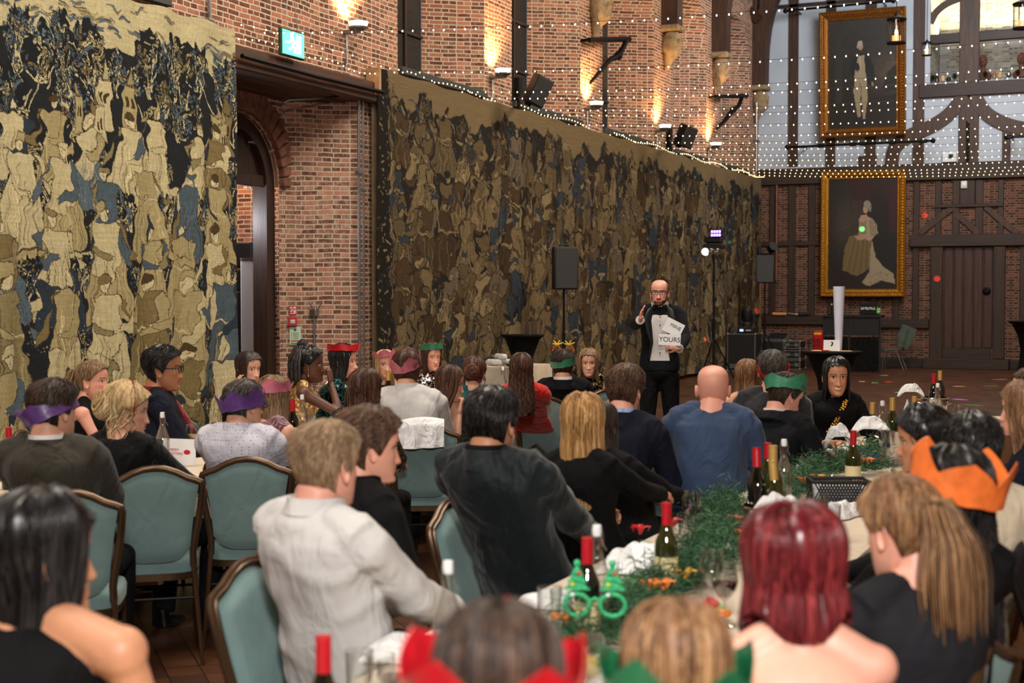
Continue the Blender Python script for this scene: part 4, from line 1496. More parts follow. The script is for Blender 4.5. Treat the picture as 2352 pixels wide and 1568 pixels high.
t_, w_, h_ = plate(662, 728, 682, 748, 'fire_call_point', 'red fire call point box below the fire alarm sign', 'call point', red, .06)
mb = MB()
mb.box((0, -.034, 0), (w_ * .5, .006, h_ * .4), bev=.002)
mb.build('glass_pane', [wht], t_)
mb = MB()
for k_ in (-.14, 0, .14):
 mb.box((w_ * k_, -.039, 0), (w_ * .05, .003, h_ * .16))
mb.build('printed_marks', [M['black']], t_)
grn, blu = mat('notice_green', C(60, 130, 90), .6), mat('notice_blue', C(40, 90, 170), .6)
t_, w_, h_ = plate(665, 750, 691, 792, 'fire_action_notice', 'pale green fire action notice with a blue dot, under the red call point', 'notice', mat('pale_green_notice', C(196, 220, 190), .6, var=.04))
mb = MB()
mb.ell((0, -.008, h_ * .33), (w_ * .12, .004, w_ * .12))
for k_ in range(4):
 mb.ell((-w_ * .32, -.008, h_ * (.16 - k_ * .09)), (w_ * .035, .003, w_ * .035), n=8, k=5)
mb.build('blue_dot', [blu], t_)
mb = MB()
for k_ in range(5):
 mb.box((w_ * .05, -.008, h_ * (.17 - k_ * .075)), (w_ * .5, .003, h_ * .02))
mb.build('printed_lines', [grn], t_)
mb = MB()
mb.box((0, -.008, -h_ * .25), (w_ * .8, .003, h_ * .045))
mb.box((0, -.008, -h_ * .32), (w_ * .8, .003, h_ * .02))
mb.build('red_line', [red], t_)
mb = MB()
mb.box((0, -.008, -h_ * .42), (w_ * .8, .003, h_ * .07))
mb.build('green_line', [grn], t_)
c_ = onsplay(722, 718, .03)
mb = MB()
mb.box(c_, (.09, .09, .09), bev=.01)
for s_ in (-.06, 0, .06):
 mb.tube([c_ + Vector((.03, -.02, .0)), c_ + Vector((.03 + s_, -.02 + s_ * .6, .12))], .009, 6)
mb.tube([c_, Vector((c_.x, c_.y, .1))], .014, 8)
tag(mb.build('socket_box', [M['steel']]), 'steel junction box with a conduit running down the brick splay', 'junction box')
# ---------- banner and crates seen through the doorway
c_ = on(0, 577, 700, XW - 1.45)
wv = abs(on(0, 600, 700, XW - 1.45).y - on(0, 554, 700, XW - 1.45).y)
zt = on(0, 577, 596, XW - 1.45).z
t_ = thing('roller_banner', 'tall plain white roller banner standing behind the doorway', 'banner', (c_.x, c_.y, 0))
mb = MB()
mb.box((0, 0, zt / 2 + .03), (.006, wv, zt - .1), bev=.001)
mb.build('banner_sheet', [M['white']], t_)
mb = MB()
mb.box((0, 0, .04), (.2, wv + .04, .08), bev=.02)
mb.box((0, 0, zt), (.03, wv, .03), bev=.005)
mb.tube([(-.04, 0, .08), (-.04, 0, zt)], .01, 8)
mb.build('stand', [M['steel']], t_)
c_ = on(0, 572, 565, XW - 1.85)
c_ = Vector((c_.x, c_.y, 0))
t_ = thing('speaker_stack', 'dark crate stack glimpsed above the white banner through the doorway', 'crates', (c_.x, c_.y, 0))
for k_, (h0, h1) in enumerate(((0, .9), (.92, 1.75), (1.77, 2.05), (2.07, 2.4))):
 mb = MB()
 mb.box((0, .012 * (k_ % 2), (h0 + h1) / 2), (.34, .4, h1 - h0), bev=.02)
 mb.build('crate', [M['black']], t_)
# ---------- wall speakers
def speaker_box(mb, w_, d_, h_):
 """cabinet with tapered back, front along -y"""
 pr = [(-w_ / 2, -d_ / 2), (w_ / 2, -d_ / 2), (w_ / 2, d_ * .05), (w_ * .3, d_ / 2), (-w_ * .3, d_ / 2), (-w_ / 2, d_ * .05)]
 P = []
 for z_, k_ in ((-h_ / 2, .94), (-h_ / 2 + .02, 1), (h_ / 2 - .02, 1), (h_ / 2, .94)):
  P.append([(x_ * k_, y_ * k_, z_) for x_, y_ in pr])
 mb.rings(np.array(P))
def grille_mat():
 m_, nt, b = new_mat('speaker_grille')
 vo = node(nt, 'ShaderNodeTexVoronoi', i_Scale=90, i_Randomness=.1)
 nt.links.new(coords(nt), vo.inputs['Vector'])
 nt.links.new(ramp(nt, vo.outputs['Distance'], [(.3, (.004, .004, .004)), (.5, (.03, .03, .032))]), b.inputs['Base Color'])
 b.inputs['Roughness'].default_value = .6
 return m_
M['grille'] = grille_mat()
for (px_, py_, hpx, wpx, dep, lb, ry) in ((1232, 207, 66, 44, .75, 'big black loudspeaker tilted on its wall bracket above the long tapestry', 20), (1572, 312, 48, 36, .9, 'smaller looking black loudspeaker on a wall bracket, nearer the end wall', 14)):
 c_ = onwall(px_, py_, dep)
 Z_ = (c_ - EYE).length
 h_, w_ = hpx * Z_ / F, wpx * Z_ / F
 t_ = thing('wall_speaker', lb, 'loudspeaker', c_)
 # front turned towards the hall and downwards
 t_.rotation_euler = (R(16), R(ry), R(60))
 mb = MB()
 speaker_box(mb, w_, w_ * .95, h_)
 mb.build('cabinet', [M['black']], t_)
 mb = MB()
 mb.box((0, -w_ * .49, 0), (w_ * .9, .02, h_ * .94), bev=.008)
 mb.build('grille', [M['grille']], t_)
 mb = MB()
 inv = t_.rotation_euler.to_matrix().inverted()
 wallp = inv @ (onwall(px_ - wpx * .95, py_ + hpx * .15, .06) - c_)
 low = Vector((0, w_ * .2, -h_ * .5))
 mb.tube([wallp, wallp.lerp(low, .5) + Vector((0, 0, -.03)), low], .03, 8)
 mb.box(wallp, (.1, .12, .5), inv, bev=.01)
 mb.tube([low + Vector((0, 0, -.04)), low + Vector((0, 0, .05))], .05, 10)
 mb.build('bracket', [M['black_metal']], t_)
# iron brackets on the piers
for pts1, pts2, lb in (((( 1352, 92), (1446, 90)), ((1440, 90), (1432, 108), (1420, 128), (1400, 138), (1356, 190)), 'wrought iron bracket with a curled arm across the longest window slit'),
                       (((1642, 222), (1716, 220)), ((1704, 224), (1696, 244), (1684, 252), (1664, 278), (1643, 299)), 'wrought iron bracket with a curled arm near the far corner')):
 mb = MB()
 mb.tube([onwall(*p_, .14) for p_ in pts1], .045, 8)
 mb.tube([onwall(*p_, .14) for p_ in pts2], [.05, .045, .06, .045, .025], 8)
 e_ = onwall(*pts1[0], .14)
 mb.tube([e_, (XW, e_.y, e_.z)], .03, 8)
 mb.ell(onwall(*pts2[2], .14), (.08, .08, .08), n=10, k=6)
 tag(mb.build('iron_bracket', [M['iron']]), lb, 'bracket')
# ---------- lantern hanging in front of the standing portrait, small ones beside it
for (px_, py_, lb, s_) in ((2059, 70, 'glass lantern with a glowing candle hanging before the standing portrait', 1.0), (2129, 112, 'small dim lantern hanging on the timber post right of the standing portrait', .8),
                           (2350, 35, 'square glass lantern with a star at the top right edge', 1.0)):
 c_ = on(1, px_, py_, 24 if s_ == 1 else 31)
 t_ = thing('hanging_lantern', lb, 'lantern', c_)
 k_ = .6 * s_ * (1.2 if s_ == 1 else 1)
 mb = MB()
 mb.lathe([(.10 * k_, -.3 * k_), (.22 * k_, -.3 * k_), (.22 * k_, -.27 * k_), (.1 * k_, -.27 * k_)], n=18, cap=True)
 mb.lathe([(.22 * k_, .22 * k_), (.23 * k_, .26 * k_), (.06 * k_, .34 * k_), (.03 * k_, .4 * k_)], n=18)
 for a_ in range(4):
  x_, y_ = .215 * k_ * math.cos(a_ * PI / 2 + .5), .215 * k_ * math.sin(a_ * PI / 2 + .5)
  mb.tube([(x_, y_, -.3 * k_), (x_, y_, .24 * k_)], .008, 5)
 mb.tube([(0, 0, .38 * k_), (0, 0, min(4.5, 11.2 - c_.z))], .008, 5)
 mb.build('lantern_frame', [M['iron']], t_)
 mb = MB()
 mb.lathe([(.2 * k_, -.28 * k_), (.2 * k_, .22 * k_)], n=18)
 mb.build('glass_shade', [M['glass']], t_)
 mb = MB()
 mb.lathe([(0, -.27 * k_), (.1 * k_, -.27 * k_), (.1 * k_, -.12 * k_), (0, -.12 * k_)], n=14)
 mb.build('candle', [mat('candle_wax', C(230, 200, 150), .5, emit=(C(255, 190, 110), .7))], t_)
 mb = MB()
 mb.ell((0, 0, -.05 * k_), (.028, .028, .06), n=10, k=8)
 mb.build('flame', [M['warm']], t_)
# ---------- strings of fairy lights
mb = MB()
mb.ell((0, 0, 0), (.008, .008, .0105), n=8, k=6)
BULB = {k_: mb.mesh('bulb', 0) for k_ in ('warm', 'cool')}
for k_ in BULB:
 BULB[k_].materials.append(M[k_])
mb = MB()
mb.ell((0, 0, 0), (.0085, .0085, .0105), n=6, k=5)
BULB['small'] = mb.mesh('bulb', 0)
BULB['small'].materials.append(M['warm'])
ORD = ['nearest', 'second nearest', 'third nearest', 'fourth nearest', 'fifth nearest', 'sixth nearest', 'seventh nearest', 'eighth nearest', 'eighth farthest', 'seventh farthest', 'sixth farthest', 'fifth farthest',
       'fourth farthest', 'third farthest', 'second farthest', 'farthest']
YS = [12.95, 15.5, 17.4, 18.2, 19.7, 20.35, 21.7, 23.2, 24.45, 25.75, 27.1, 28.2, 29.4, 30.6, 31.5, 32.5]
def project(p):
 v = CAMM.inverted() @ (Vector(p) - EYE)
 return 1176 - v.x / v.z * F, 784 + v.y / v.z * F
def light_string(pts, lb, n_b, group, col='warm', jz=.0):
 """pts: polyline of the cable; n_b bulbs evenly along it"""
 P = np.array([tuple(p) for p in pts])
 d = np.r_[0, np.cumsum(np.linalg.norm(np.diff(P, axis=0), axis=1))]
 t_ = thing('string_light', lb, 'fairy lights', tuple(P[0]), 0, group)
 mb = MB()
 mb.tube(P - P[0], .0022, 4)
 mb.build('light_cable', [M['black']], t_)
 rest = MB()
 for i in range(n_b):
  s_ = d[-1] * (i + .5) / n_b
  p_ = np.array([np.interp(s_, d, P[:, k_]) for k_ in range(3)])
  p_[2] -= .018 + jz * random.random()
  x_, y_ = project(p_)
  if -10 < x_ < 2362 and -10 < y_:
   c_ = col
   if col == 'mix':
    c_ = 'cool' if (RNG.uniform() < .45) else 'warm'
   o_ = bpy.data.objects.new('bulb', BULB[c_])
   COL.objects.link(o_)
   o_.parent = t_
   o_.location = Vector(p_ - P[0])
  else:
   rest.ell(p_ - P[0], (.0095, .0095, .012), n=5, k=4)
 if rest.n:
  rest.build('more_bulbs', [M['warm']], t_, kind='stuff')
for i, yy in enumerate(YS):
 xs_ = np.linspace(XW + .05, XR - .05, 40)
 f_ = (xs_ - XW) / (XR - XW)
 zz = 4.52 - .50 * f_ * (1 - f_) * 1.6 + (.0 if i else .05)
 jy = .12 * np.sin(f_ * 3 + i)
 light_string([(x_, yy + j_, z_) for x_, j_, z_ in zip(xs_, jy, zz)], 'long string of fairy lights across the hall, ' + ORD[i] + ' of the sixteen', 96, 'fairy lights strung across the hall', 'mix' if i < 8 else 'warm')
pts = [(XW + .19, y_, 4.42 + .03 * math.sin(y_ * 5)) for y_ in np.linspace(12.3, 15.25, 14)]
light_string(pts, 'string of fairy lights drooping along the timber lintel', 24, 'fairy lights along the tapestry tops')
pts = [(XW + .19, y_, 4.56 + .02 * math.sin(y_ * 4)) for y_ in np.linspace(12.3, 16.8, 14)]
light_string(pts, 'upper string of fairy lights above the timber lintel', 20, 'fairy lights along the tapestry tops')
for k_, (y0, y1) in enumerate(((16.6, 18.6), (19.4, 22.3), (23.4, 26.9), (27.2, 30.6), (31.0, 33.9))):
 pts = [(XW + .24, y_, 4.53 + .03 * math.sin(y_ * 3)) for y_ in np.linspace(y0, y1, 10)]
 light_string(pts, 'short run of fairy lights on top of the long tapestry, ' + ['nearest the doorway', 'under the big wall speaker', 'middle one of five', 'under the far wall speaker', 'in the far corner'][k_], int((y1 - y0) * 8), 'fairy lights along the tapestry tops', 'small')
# ---------- disco lights
def spotlight(src, tgt, col, power, ang=1.2):
 l_ = bpy.data.lights.new('disco_beam', 'SPOT')
 l_.energy, l_.color, l_.spot_size, l_.spot_blend, l_.shadow_soft_size = power, col, R(ang), .35, .004
 o_ = bpy.data.objects.new('disco_beam', l_)
 COL.objects.link(o_)
 o_.location = src
 o_.rotation_euler = (Vector(tgt) - Vector(src)).to_track_quat('-Z', 'Y').to_euler()
 o_['kind'] = 'helper'
DJL = on(1, 1641, 560, 27.6)
DJL = DJL + Vector((.5, -.5, 0))
DJL.z = 2.75
red_, grn_, blu_, wht_ = (1, .05, .03), (.1, 1, .25), (.35, .1, 1), (1, .9, .7)
for px_, py_, col_, pw in ((1975, 943, red_, 9), (2065, 901, grn_, 9), (2040, 877, red_, 6), (2010, 879, grn_, 8), (2030, 862, grn_, 7), (1980, 876, wht_, 6), (2110, 917, red_, 6),
                           (2205, 917, blu_, 16), (2202, 887, wht_, 8), (2295, 871, wht_, 6), (2275, 886, grn_, 5), (2310, 900, grn_, 5), (2235, 930, grn_, 4)):
 spotlight(DJL, on(2, px_, py_, 0), col_, pw * 3200, 1.5)
for px_, py_, col_, pw, ax, val in ((2124, 494, red_, 60, 1, YE), (2158, 641, red_, 70, 1, YE), (1979, 526, grn_, 60, 1, YE - .2), (2016, 712, grn_, 60, 1, YE), (1626, 519, red_, 40, 0, XW + .3), (1627, 752, red_, 40, 0, XW + .3),
         (1742, 725, red_, 60, 1, YE), (1676, 556, grn_, 40, 0, XW + .3), (1565, 820, grn_, 30, 0, XW + .3)):
 spotlight(DJL, on(ax, px_, py_, val), col_, pw * 160, 1.1)
# ---------- tripod stand
def tripod(t_, h, r_=.018, spread=.5):
 mb = MB()
 mb.tube([(0, 0, .1), (0, 0, h)], r_, 10)
 mb.tube([(0, 0, .75), (0, 0, 1.15)], r_ * 1.5, 10)
 mb.build('pole', [M['black_metal']], t_)
 for k_ in range(3):
  a_ = k_ * 2.094 + .4
  mb = MB()
  mb.tube([(0, 0, .85), (spread * math.cos(a_), spread * math.sin(a_), .02)], .014, 8)
  mb.tube([(0, 0, .3), (spread * .6 * math.cos(a_), spread * .6 * math.sin(a_), .36)], .009, 6)
  mb.build('leg', [M['black_metal']], t_)
def stand_speaker(px_, top, bot, wpx, gy, lb1, lb2, rz):
 """gy: world y of the stand"""
 c_ = on(1, px_, (top + bot) / 2, gy)
 Z_ = (c_ - EYE).dot(CAMM @ Vector((0, 0, -1)))
 h_, w_ = (bot - top) * Z_ / F, wpx * Z_ / F
 t_ = thing('speaker_stand', lb1, 'speaker stand', (c_.x, c_.y, 0))
 tripod(t_, c_.z - h_ / 2)
 t_ = thing('loudspeaker', lb2, 'loudspeaker', c_, rz)
 mb = MB()
 speaker_box(mb, w_ * .92, w_ * .9, h_)
 mb.build('cabinet', [M['black']], t_)
 mb = MB()
 mb.box((0, -w_ * .45, 0), (w_ * .84, .02, h_ * .94), bev=.006)
 mb.build('grille', [M['grille']], t_)
 mb = MB()
 mb.tube([(-.07, .0, h_ / 2), (-.07, 0, h_ / 2 + .03), (.07, 0, h_ / 2 + .03), (.07, 0, h_ / 2)], .012, 6)
 mb.build('handle', [M['black']], t_)
 return c_, h_, w_
stand_speaker(1295, 567, 665, 60, 19.6, 'black tripod stand before the middle of the long tapestry', 'black loudspeaker on a stand before the middle of the long tapestry', R(35))
c_, h_, w_ = stand_speaker(1757, 586, 650, 44, 31.5, 'black tripod stand in the far corner beside the flight cases', 'black loudspeaker on a stand in the far corner', R(15))
t_ = thing('spot_lamp', 'pair of small black lamps fixed on top of the far corner loudspeaker', 'stage lamp', c_ + Vector((0, 0, h_ / 2)))
mb = MB()
mb.tube([(.12, 0, .12), (.22, -.1, .2)], [.09, .11], 14)
mb.tube([(-.12, 0, .03), (-.13, -.02, .2)], [.05, .04], 12)
mb.build('lamp_head', [M['black']], t_)
mb = MB()
mb.box((0, 0, .015), (.36, .06, .03), bev=.005)
mb.tube([(.12, 0, 0), (.12, 0, .12)], .02, 8)
mb.build('mounting_bar', [M['black_metal']], t_)
# ---------- lighting stand with the disco bar
c_ = on(1, 1640, 566, 27.9)
t_ = thing('lighting_stand', 'tall thin black stand carrying the disco light bar', 'lighting stand', (c_.x, c_.y, 0))
tripod(t_, c_.z - .05, .022, .42)
t_ = thing('disco_light_bar', 'black disco light bar with a violet glowing head and white spots', 'disco light', c_)
mb = MB()
mb.box((0, 0, 0), (.42, .2, .1), bev=.02)
mb.box((0, 0, .13), (.36, .16, .13), bev=.03)
mb.build('housing', [M['black']], t_)
mb = MB()
mb.box((.07, -.03, .26), (.22, .16, .16), bev=.02)
mb.build('panel_lamp', [M['black']], t_)
mb = MB()
for i in range(4):
 for j in range(2):
  mb.box((-.01 + .053 * i, -.113, .225 + .07 * j), (.04, .008, .05), bev=.004)
mb.build('violet_led', [glow('violet_led', C(150, 120, 255), 5)], t_)
for i in range(3):
 mb = MB()
 mb.lathe([(0, 0), (.07, .0), (.075, .07), (.065, .07), (.05, .03), (0, .02)], n=16, M=Matrix.Rotation(R(75), 3, 'X'), c=(-.15 + .13 * i, -.06, -.12))
 mb.build('spot_head', [M['chrome'] if i else glow('lit_spot', (1, .98, .92), 1.1)], t_)
# ---------- flight cases and DJ gear
def flight_case(px0, py0, px1, py1, yy, dep, lb, feet=True, zoff=0):
 a_ = on(1, px0, (py0 + py1) / 2, yy)
 b_2 = on(1, px1, (py0 + py1) / 2, yy)
 zt, zb = on(1, (px0 + px1) / 2, py0, yy).z, on(1, (px0 + px1) / 2, py1, yy).z
 zb = max(zb, zoff)
 if not zoff:
  zb = 0
 w_, h_ = b_2.x - a_.x, zt - zb
 t_ = thing('flight_case', lb, 'flight case', ((a_.x + b_2.x) / 2, yy + dep / 2, zb))
 mb = MB()
 mb.box((0, 0, h_ / 2), (w_ - .02, dep - .02, h_ - .02), bev=.01)
 mb.build('panels', [M['black']], t_)
 mb = MB()
 e_ = .018 + .015 * w_
 for sx in (-1, 1):
  for sy in (-1, 1):
   mb.box((sx * (w_ / 2 - e_ / 2), sy * (dep / 2 - e_ / 2), h_ / 2), (e_, e_, h_), bev=.003)
   mb.ell((sx * (w_ / 2 - e_ / 2), sy * (dep / 2 - e_ / 2), h_ - .01), (e_, e_, e_), n=8, k=6)
   mb.ell((sx * (w_ / 2 - e_ / 2), sy * (dep / 2 - e_ / 2), .02), (e_, e_, e_), n=8, k=6)
  for z_ in (e_ / 2, h_ - e_ / 2):
   mb.box((sx * (w_ / 2 - e_ / 2), 0, z_), (e_, dep, e_), bev=.003)
 for sy in (-1, 1):
  for z_ in (e_ / 2, h_ - e_ / 2):
   mb.box((0, sy * (dep / 2 - e_ / 2), z_), (w_, e_, e_), bev=.003)
 mb.build('metal_edging', [M['steel']], t_)
 mb = MB()
 if h_ < .5:
  for s_ in (-.28, .28):
   mb.box((w_ * s_, -dep / 2 - .004, h_ * .5), (.1, .012, .08), bev=.004)
  mb.tube([(-.07, -dep / 2 - .01, h_ * .5), (-.07, -dep / 2 - .04, h_ * .48), (.07, -dep / 2 - .04, h_ * .48), (.07, -dep / 2 - .01, h_ * .5)], .01, 6)
  mb.build('catch', [M['steel']], t_)
 else:
  mb.box((-w_ * .25, -dep / 2 - .004, .12), (.2, .01, .1), bev=.003)
  mb.build('maker_plate', [M['steel']], t_)
 return t_, h_
FC, hfc = flight_case(1669, 766, 1735, 852, 30.8, .6, 'tall black flight case with silver edging at the foot of the tapestry')
flight_case(1745, 782, 1800, 849, 32.1, .6, 'wide black flight case in the middle below the far loudspeaker')
for k_, (ya_, yb_) in enumerate(((826, 849), (804, 825), (783, 803))):
 flight_case(1801, ya_, 1838, yb_, 32.0, .6, ['bottom', 'middle', 'top'][k_] + ' one of the three stacked silver edged flight cases', zoff=[0, .235, .475][k_])
t_ = thing('mixer_lid', 'sloping silver lid lying open on the wide flight case', 'case lid', on(1, 1786, 776, 32.4))
mb = MB()
mb.box((0, 0, .02), (.5, .45, .05), Matrix.Rotation(R(18), 3, 'X'), bev=.01)
mb.build('lid', [M['steel']], t_)
mb = MB()
mb.box((0, -.02, .05), (.4, .36, .02), Matrix.Rotation(R(18), 3, 'X'), bev=.005)
mb.build('lining_foam', [M['black']], t_)
# moving head on the tall case
c_ = FC.location + Vector((.05, 0, hfc + .01))
t_ = thing('moving_head_light', 'black moving head stage light with a small blue display on the tall flight case', 'stage light', c_)
mb = MB()
mb.box((0, 0, .06), (.36, .3, .12), bev=.02)
mb.build('base', [M['black']], t_)
mb = MB()
mb.tube([(0, 0, .14), (0, 0, .2)], .1, 14)
for s_ in (-1, 1):
 mb.tube([(s_ * .08, 0, .18), (s_ * .15, 0, .26), (s_ * .15, 0, .42)], .035, 8)
mb.build('yoke', [M['black']], t_)
mb = MB()
mb.tube([(0, 0, .24), (0, 0, .3), (0, .0, .5), (0, 0, .56)], [.08, .115, .125, .08], 18)
mb.build('lamp_head', [M['black']], t_)
mb = MB()
mb.box((-.08, -.152, .06), (.08, .006, .05))
mb.build('display', [glow('blue_display', C(120, 140, 255), 3)], t_)
mb = MB()
for i in range(4):
 mb.box((.03 + i * .03, -.152, .06), (.018, .008, .03), bev=.003)
mb.build('button', [M['white']], t_)
# fallen bits on the dado beam
for px_, w_, col_, lb in ((1790, .35, C(220, 150, 90), 'small box with an orange label lying on the dado beam'), (1826, .4, C(150, 150, 150), 'tangle of pale cable lying on the dado beam'), (1846, .28, C(30, 30, 30), 'black pouch lying on the dado beam')):
 c_ = E(px_, 738, .1)
 c_.z = E(1800, 724).z + .035
 mb = MB()
 if 'cable' in lb:
  mb.tube([(c_.x + .18 * math.sin(k_ * .9), c_.y - .0 + .03 * math.cos(k_), c_.z + .02 * math.sin(k_ * 1.7)) for k_ in range(14)], .012, 6)
 else:
  mb.box(c_, (w_, .1, .07), bev=.02)
  mb.box((c_.x, c_.y - .052, c_.z), (w_ * .4, .004, .04))
 tag(mb.build('small_box' if 'box' in lb else 'cable_tangle' if 'cable' in lb else 'pouch', [mat('odd_thing', col_, .6)]), lb, 'box' if 'box' in lb else 'cable' if 'cable' in lb else 'pouch')
# red heater
a_, b_2 = on(1, 1868, 800, 32.9), on(1, 1890, 800, 32.9)
zt, zb = on(1, 1880, 760, 32.9).z, on(1, 1880, 806, 32.9).z
t_ = thing('red_fan_heater', 'bright red metal box heater with yellow lettering beside the DJ booth', 'heater', ((a_.x + b_2.x) / 2, 33, 0))
mb = MB()
mb.box((0, 0, zt / 2), (b_2.x - a_.x, .3, zt), bev=.03)
mb.build('casing', [mat('red_paint', C(200, 24, 24), .35)], t_)
mb = MB()
for k_ in range(5):
 mb.box((0, -.153, zb + .12 + k_ * .04), (.14, .01, .012))
mb.build('vent', [M['black']], t_)
mb = MB()
mb.tube([(-.1, -.1, zb * .5 + .1), (-.22, -.1, zb), (-.2, -.1, zb + .25), (-.1, -.1, zb + .3)], .012, 6)
mb.build('handle', [M['black']], t_)
mb = MB()
mb.box((0, -.153, zt - .06), (.17, .006, .045))
mb.build('yellow_letters', [mat('yellow_paint', C(240, 180, 60), .5)], t_)
# DJ booth
yy = 31.6
a_, m0, b_2 = on(1, 1892, 790, yy), on(1, 1951, 790, yy), on(1, 2021, 790, yy)
zt = on(1, 1950, 724, yy).z
t_ = thing('dj_booth', 'black fabric fronted DJ booth with thin metal posts', 'DJ booth', ((a_.x + b_2.x) / 2, yy, 0))
cx_ = (a_.x + b_2.x) / 2
w_ = b_2.x - a_.x
mb = MB()
mb.box((0, .3, zt - .02), (w_, .7, .05), bev=.01)
mb.box((0, .0, zt - .24), (w_ - .04, .03, .4), bev=.005)
mb.build('table_top', [M['black']], t_)
mb = MB()
mb.box(((a_.x + m0.x) / 2 - cx_, -.02, (zt - .45) / 2), (m0.x - a_.x - .05, .02, zt - .5))
mb.box(((b_2.x + m0.x) / 2 - cx_, -.02, (zt - .45) / 2), (b_2.x - m0.x - .05, .02, zt - .5))
mb.build('front_cloth', [fabric('black_scrim', C(8, 8, 8), sheen=0)], t_)
for x_ in (a_.x, m0.x, b_2.x - .14, b_2.x):
 mb = MB()
 mb.tube([(x_ - cx_, 0, 0), (x_ - cx_, 0, zt)], .02, 8)
 mb.build('post', [mat('grey_metal_post', C(60, 62, 66), .4, .6)], t_)
lp = on(1, 1996, 724, yy + .15)
t_ = thing('laptop', 'open black laptop with white lettering on its lid, on the DJ booth', 'laptop', (lp.x, lp.y, zt + .005))
mb = MB()
mb.box((0, .05, .015), (.37, .26, .02), bev=.006)
mb.build('keyboard_base', [M['black']], t_)
mb = MB()
mb.box((0, -.1, .15), (.37, .012, .25), Matrix.Rotation(R(8), 3, 'X'), bev=.006)
mb.build('screen_lid', [M['black']], t_)
text('lettering', 'SHENZ', .105, axes((1, 0, 0), (0, .12, 1), (0, -1, .12), (0, -.112, .155)), M['white'], t_)
mp = on(1, 1910, 724, yy + .1)
t_ = thing('microphone', 'thin microphone standing on the left of the DJ booth', 'microphone', (mp.x, mp.y, zt))
mb = MB()
mb.lathe([(0, 0), (.06, 0), (.06, .02), (.01, .025), (.01, .2)], n=14)
mb.build('stand', [M['black_metal']], t_)
mb = MB()
mb.ell((0, 0, .23), (.03, .03, .035))
mb.build('mic_head', [M['steel']], t_)
# ---------- stretch covered poseur tables
def poseur(px_, top, wpx, yy, lb, hz=None, m_=None):
 c_ = on(1, px_, top, yy)
 Z_ = (c_ - EYE).dot(CAMM @ Vector((0, 0, -1)))
 r_ = wpx * Z_ / F / 2
 zt_ = hz or c_.z
 t_ = thing('cocktail_table', lb, 'high table', (c_.x, c_.y, 0))
 mb = MB()
 n_ = 48
 P = []
 for z_, k_ in ((0, .62), (.04, .62), (.25, .42), (.5, .35), (.75, .48), (.95, .8), (.985, 1), (1.0, 1.0), (1.0, .9)):
  a2 = np.linspace(0, 2 * PI, n_, endpoint=False)
  scal = k_ * (1 + (.10 if z_ < .1 else .05 if z_ < .9 else 0) * np.cos(a2 * 4))
  P.append(np.stack([r_ * scal * np.cos(a2), r_ * scal * np.sin(a2), np.full(n_, z_ * zt_)], 1))
 mb.rings(np.array(P))
 mb.build('stretch_cover', [m_ or fabric('black_stretch_cover', C(10, 10, 11), sheen=0, wrinkle=.001)], t_)
 return Vector((c_.x, c_.y, zt_)), r_
pt, pr = poseur(1200, 768, 100, 17.0, 'black covered high table with tall glasses before the long tapestry')
pq, qr = poseur(1911, 806, 136, 15.0, 'black covered high table carrying the question mark card and white tube')
poseur(2362, 737, 90, 30.3, 'black covered high table at the far right edge')
# tall glasses
hi = None
for i, (dx, dy) in enumerate(((-.02, .05), (.07, .0), (.16, .06), (.1, -.08), (.2, -.03), (.02, -.1))):
 if i == 0:
  hi = thing('highball_glass', 'empty tall glass on the black high table before the tapestry, one of a loose cluster', 'glass', pt + Vector((dx + .04, dy, 0)), 0, 'tall glasses on the high table')
  mb = MB()
  mb.lathe([(0, .002), (.032, .002), (.034, .0), (.040, .17), (.038, .17), (.032, .012), (0, .01)], n=18)
  mb.build('glass_body', [M['glass']], hi)
 else:
  dup(hi, pt + Vector((dx + .04, dy, 0)))
# question mark card, tube and papers
t_ = thing('question_card', 'white folded card printed with a black question mark', 'card', pq + Vector((.0, -.02, 0)), R(18))
hc = .118
mb = MB()
mb.box((0, 0, hc / 2), (.165, .003, hc), Matrix.Rotation(R(-10), 3, 'X'))
mb.box((0, .035, hc / 2), (.165, .003, hc), Matrix.Rotation(R(18), 3, 'X'))
mb.build('folded_card', [M['white']], t_)
text('question_mark', '?', .115, axes((1, 0, 0), (0, -.17, 1), (0, -1, -.17), (0, -.004, .056)), M['black'], t_)
t_ = thing('paper_tube', 'tall white paper tube standing behind the question mark card', 'paper tube', pq + Vector((.04, .14, 0)))
mb = MB()
mb.lathe([(.036, 0), (.062, .68), (.060, .68), (.034, .0)], n=28)
o_ = mb.build('rolled_sheet', [mat('bluish_paper', C(206, 212, 228), .6, var=.03)], t_)
t_ = thing('paper_strip', 'flat papers and a red scrap lying on the high table beside the question card', 'papers', pq + Vector((-.1, -.02, .001)))
mb = MB()
mb.box((0, 0, .003), (.2, .14, .005))
mb.box((.22, .03, .002), (.16, .12, .003), Matrix.Rotation(.4, 3, 'Z'))
mb.build('paper', [mat('buff_paper', C(210, 176, 136), .7)], t_)
mb = MB()
mb.box((.05, -.07, .009), (.08, .04, .006))
mb.build('red_scrap', [red], t_)
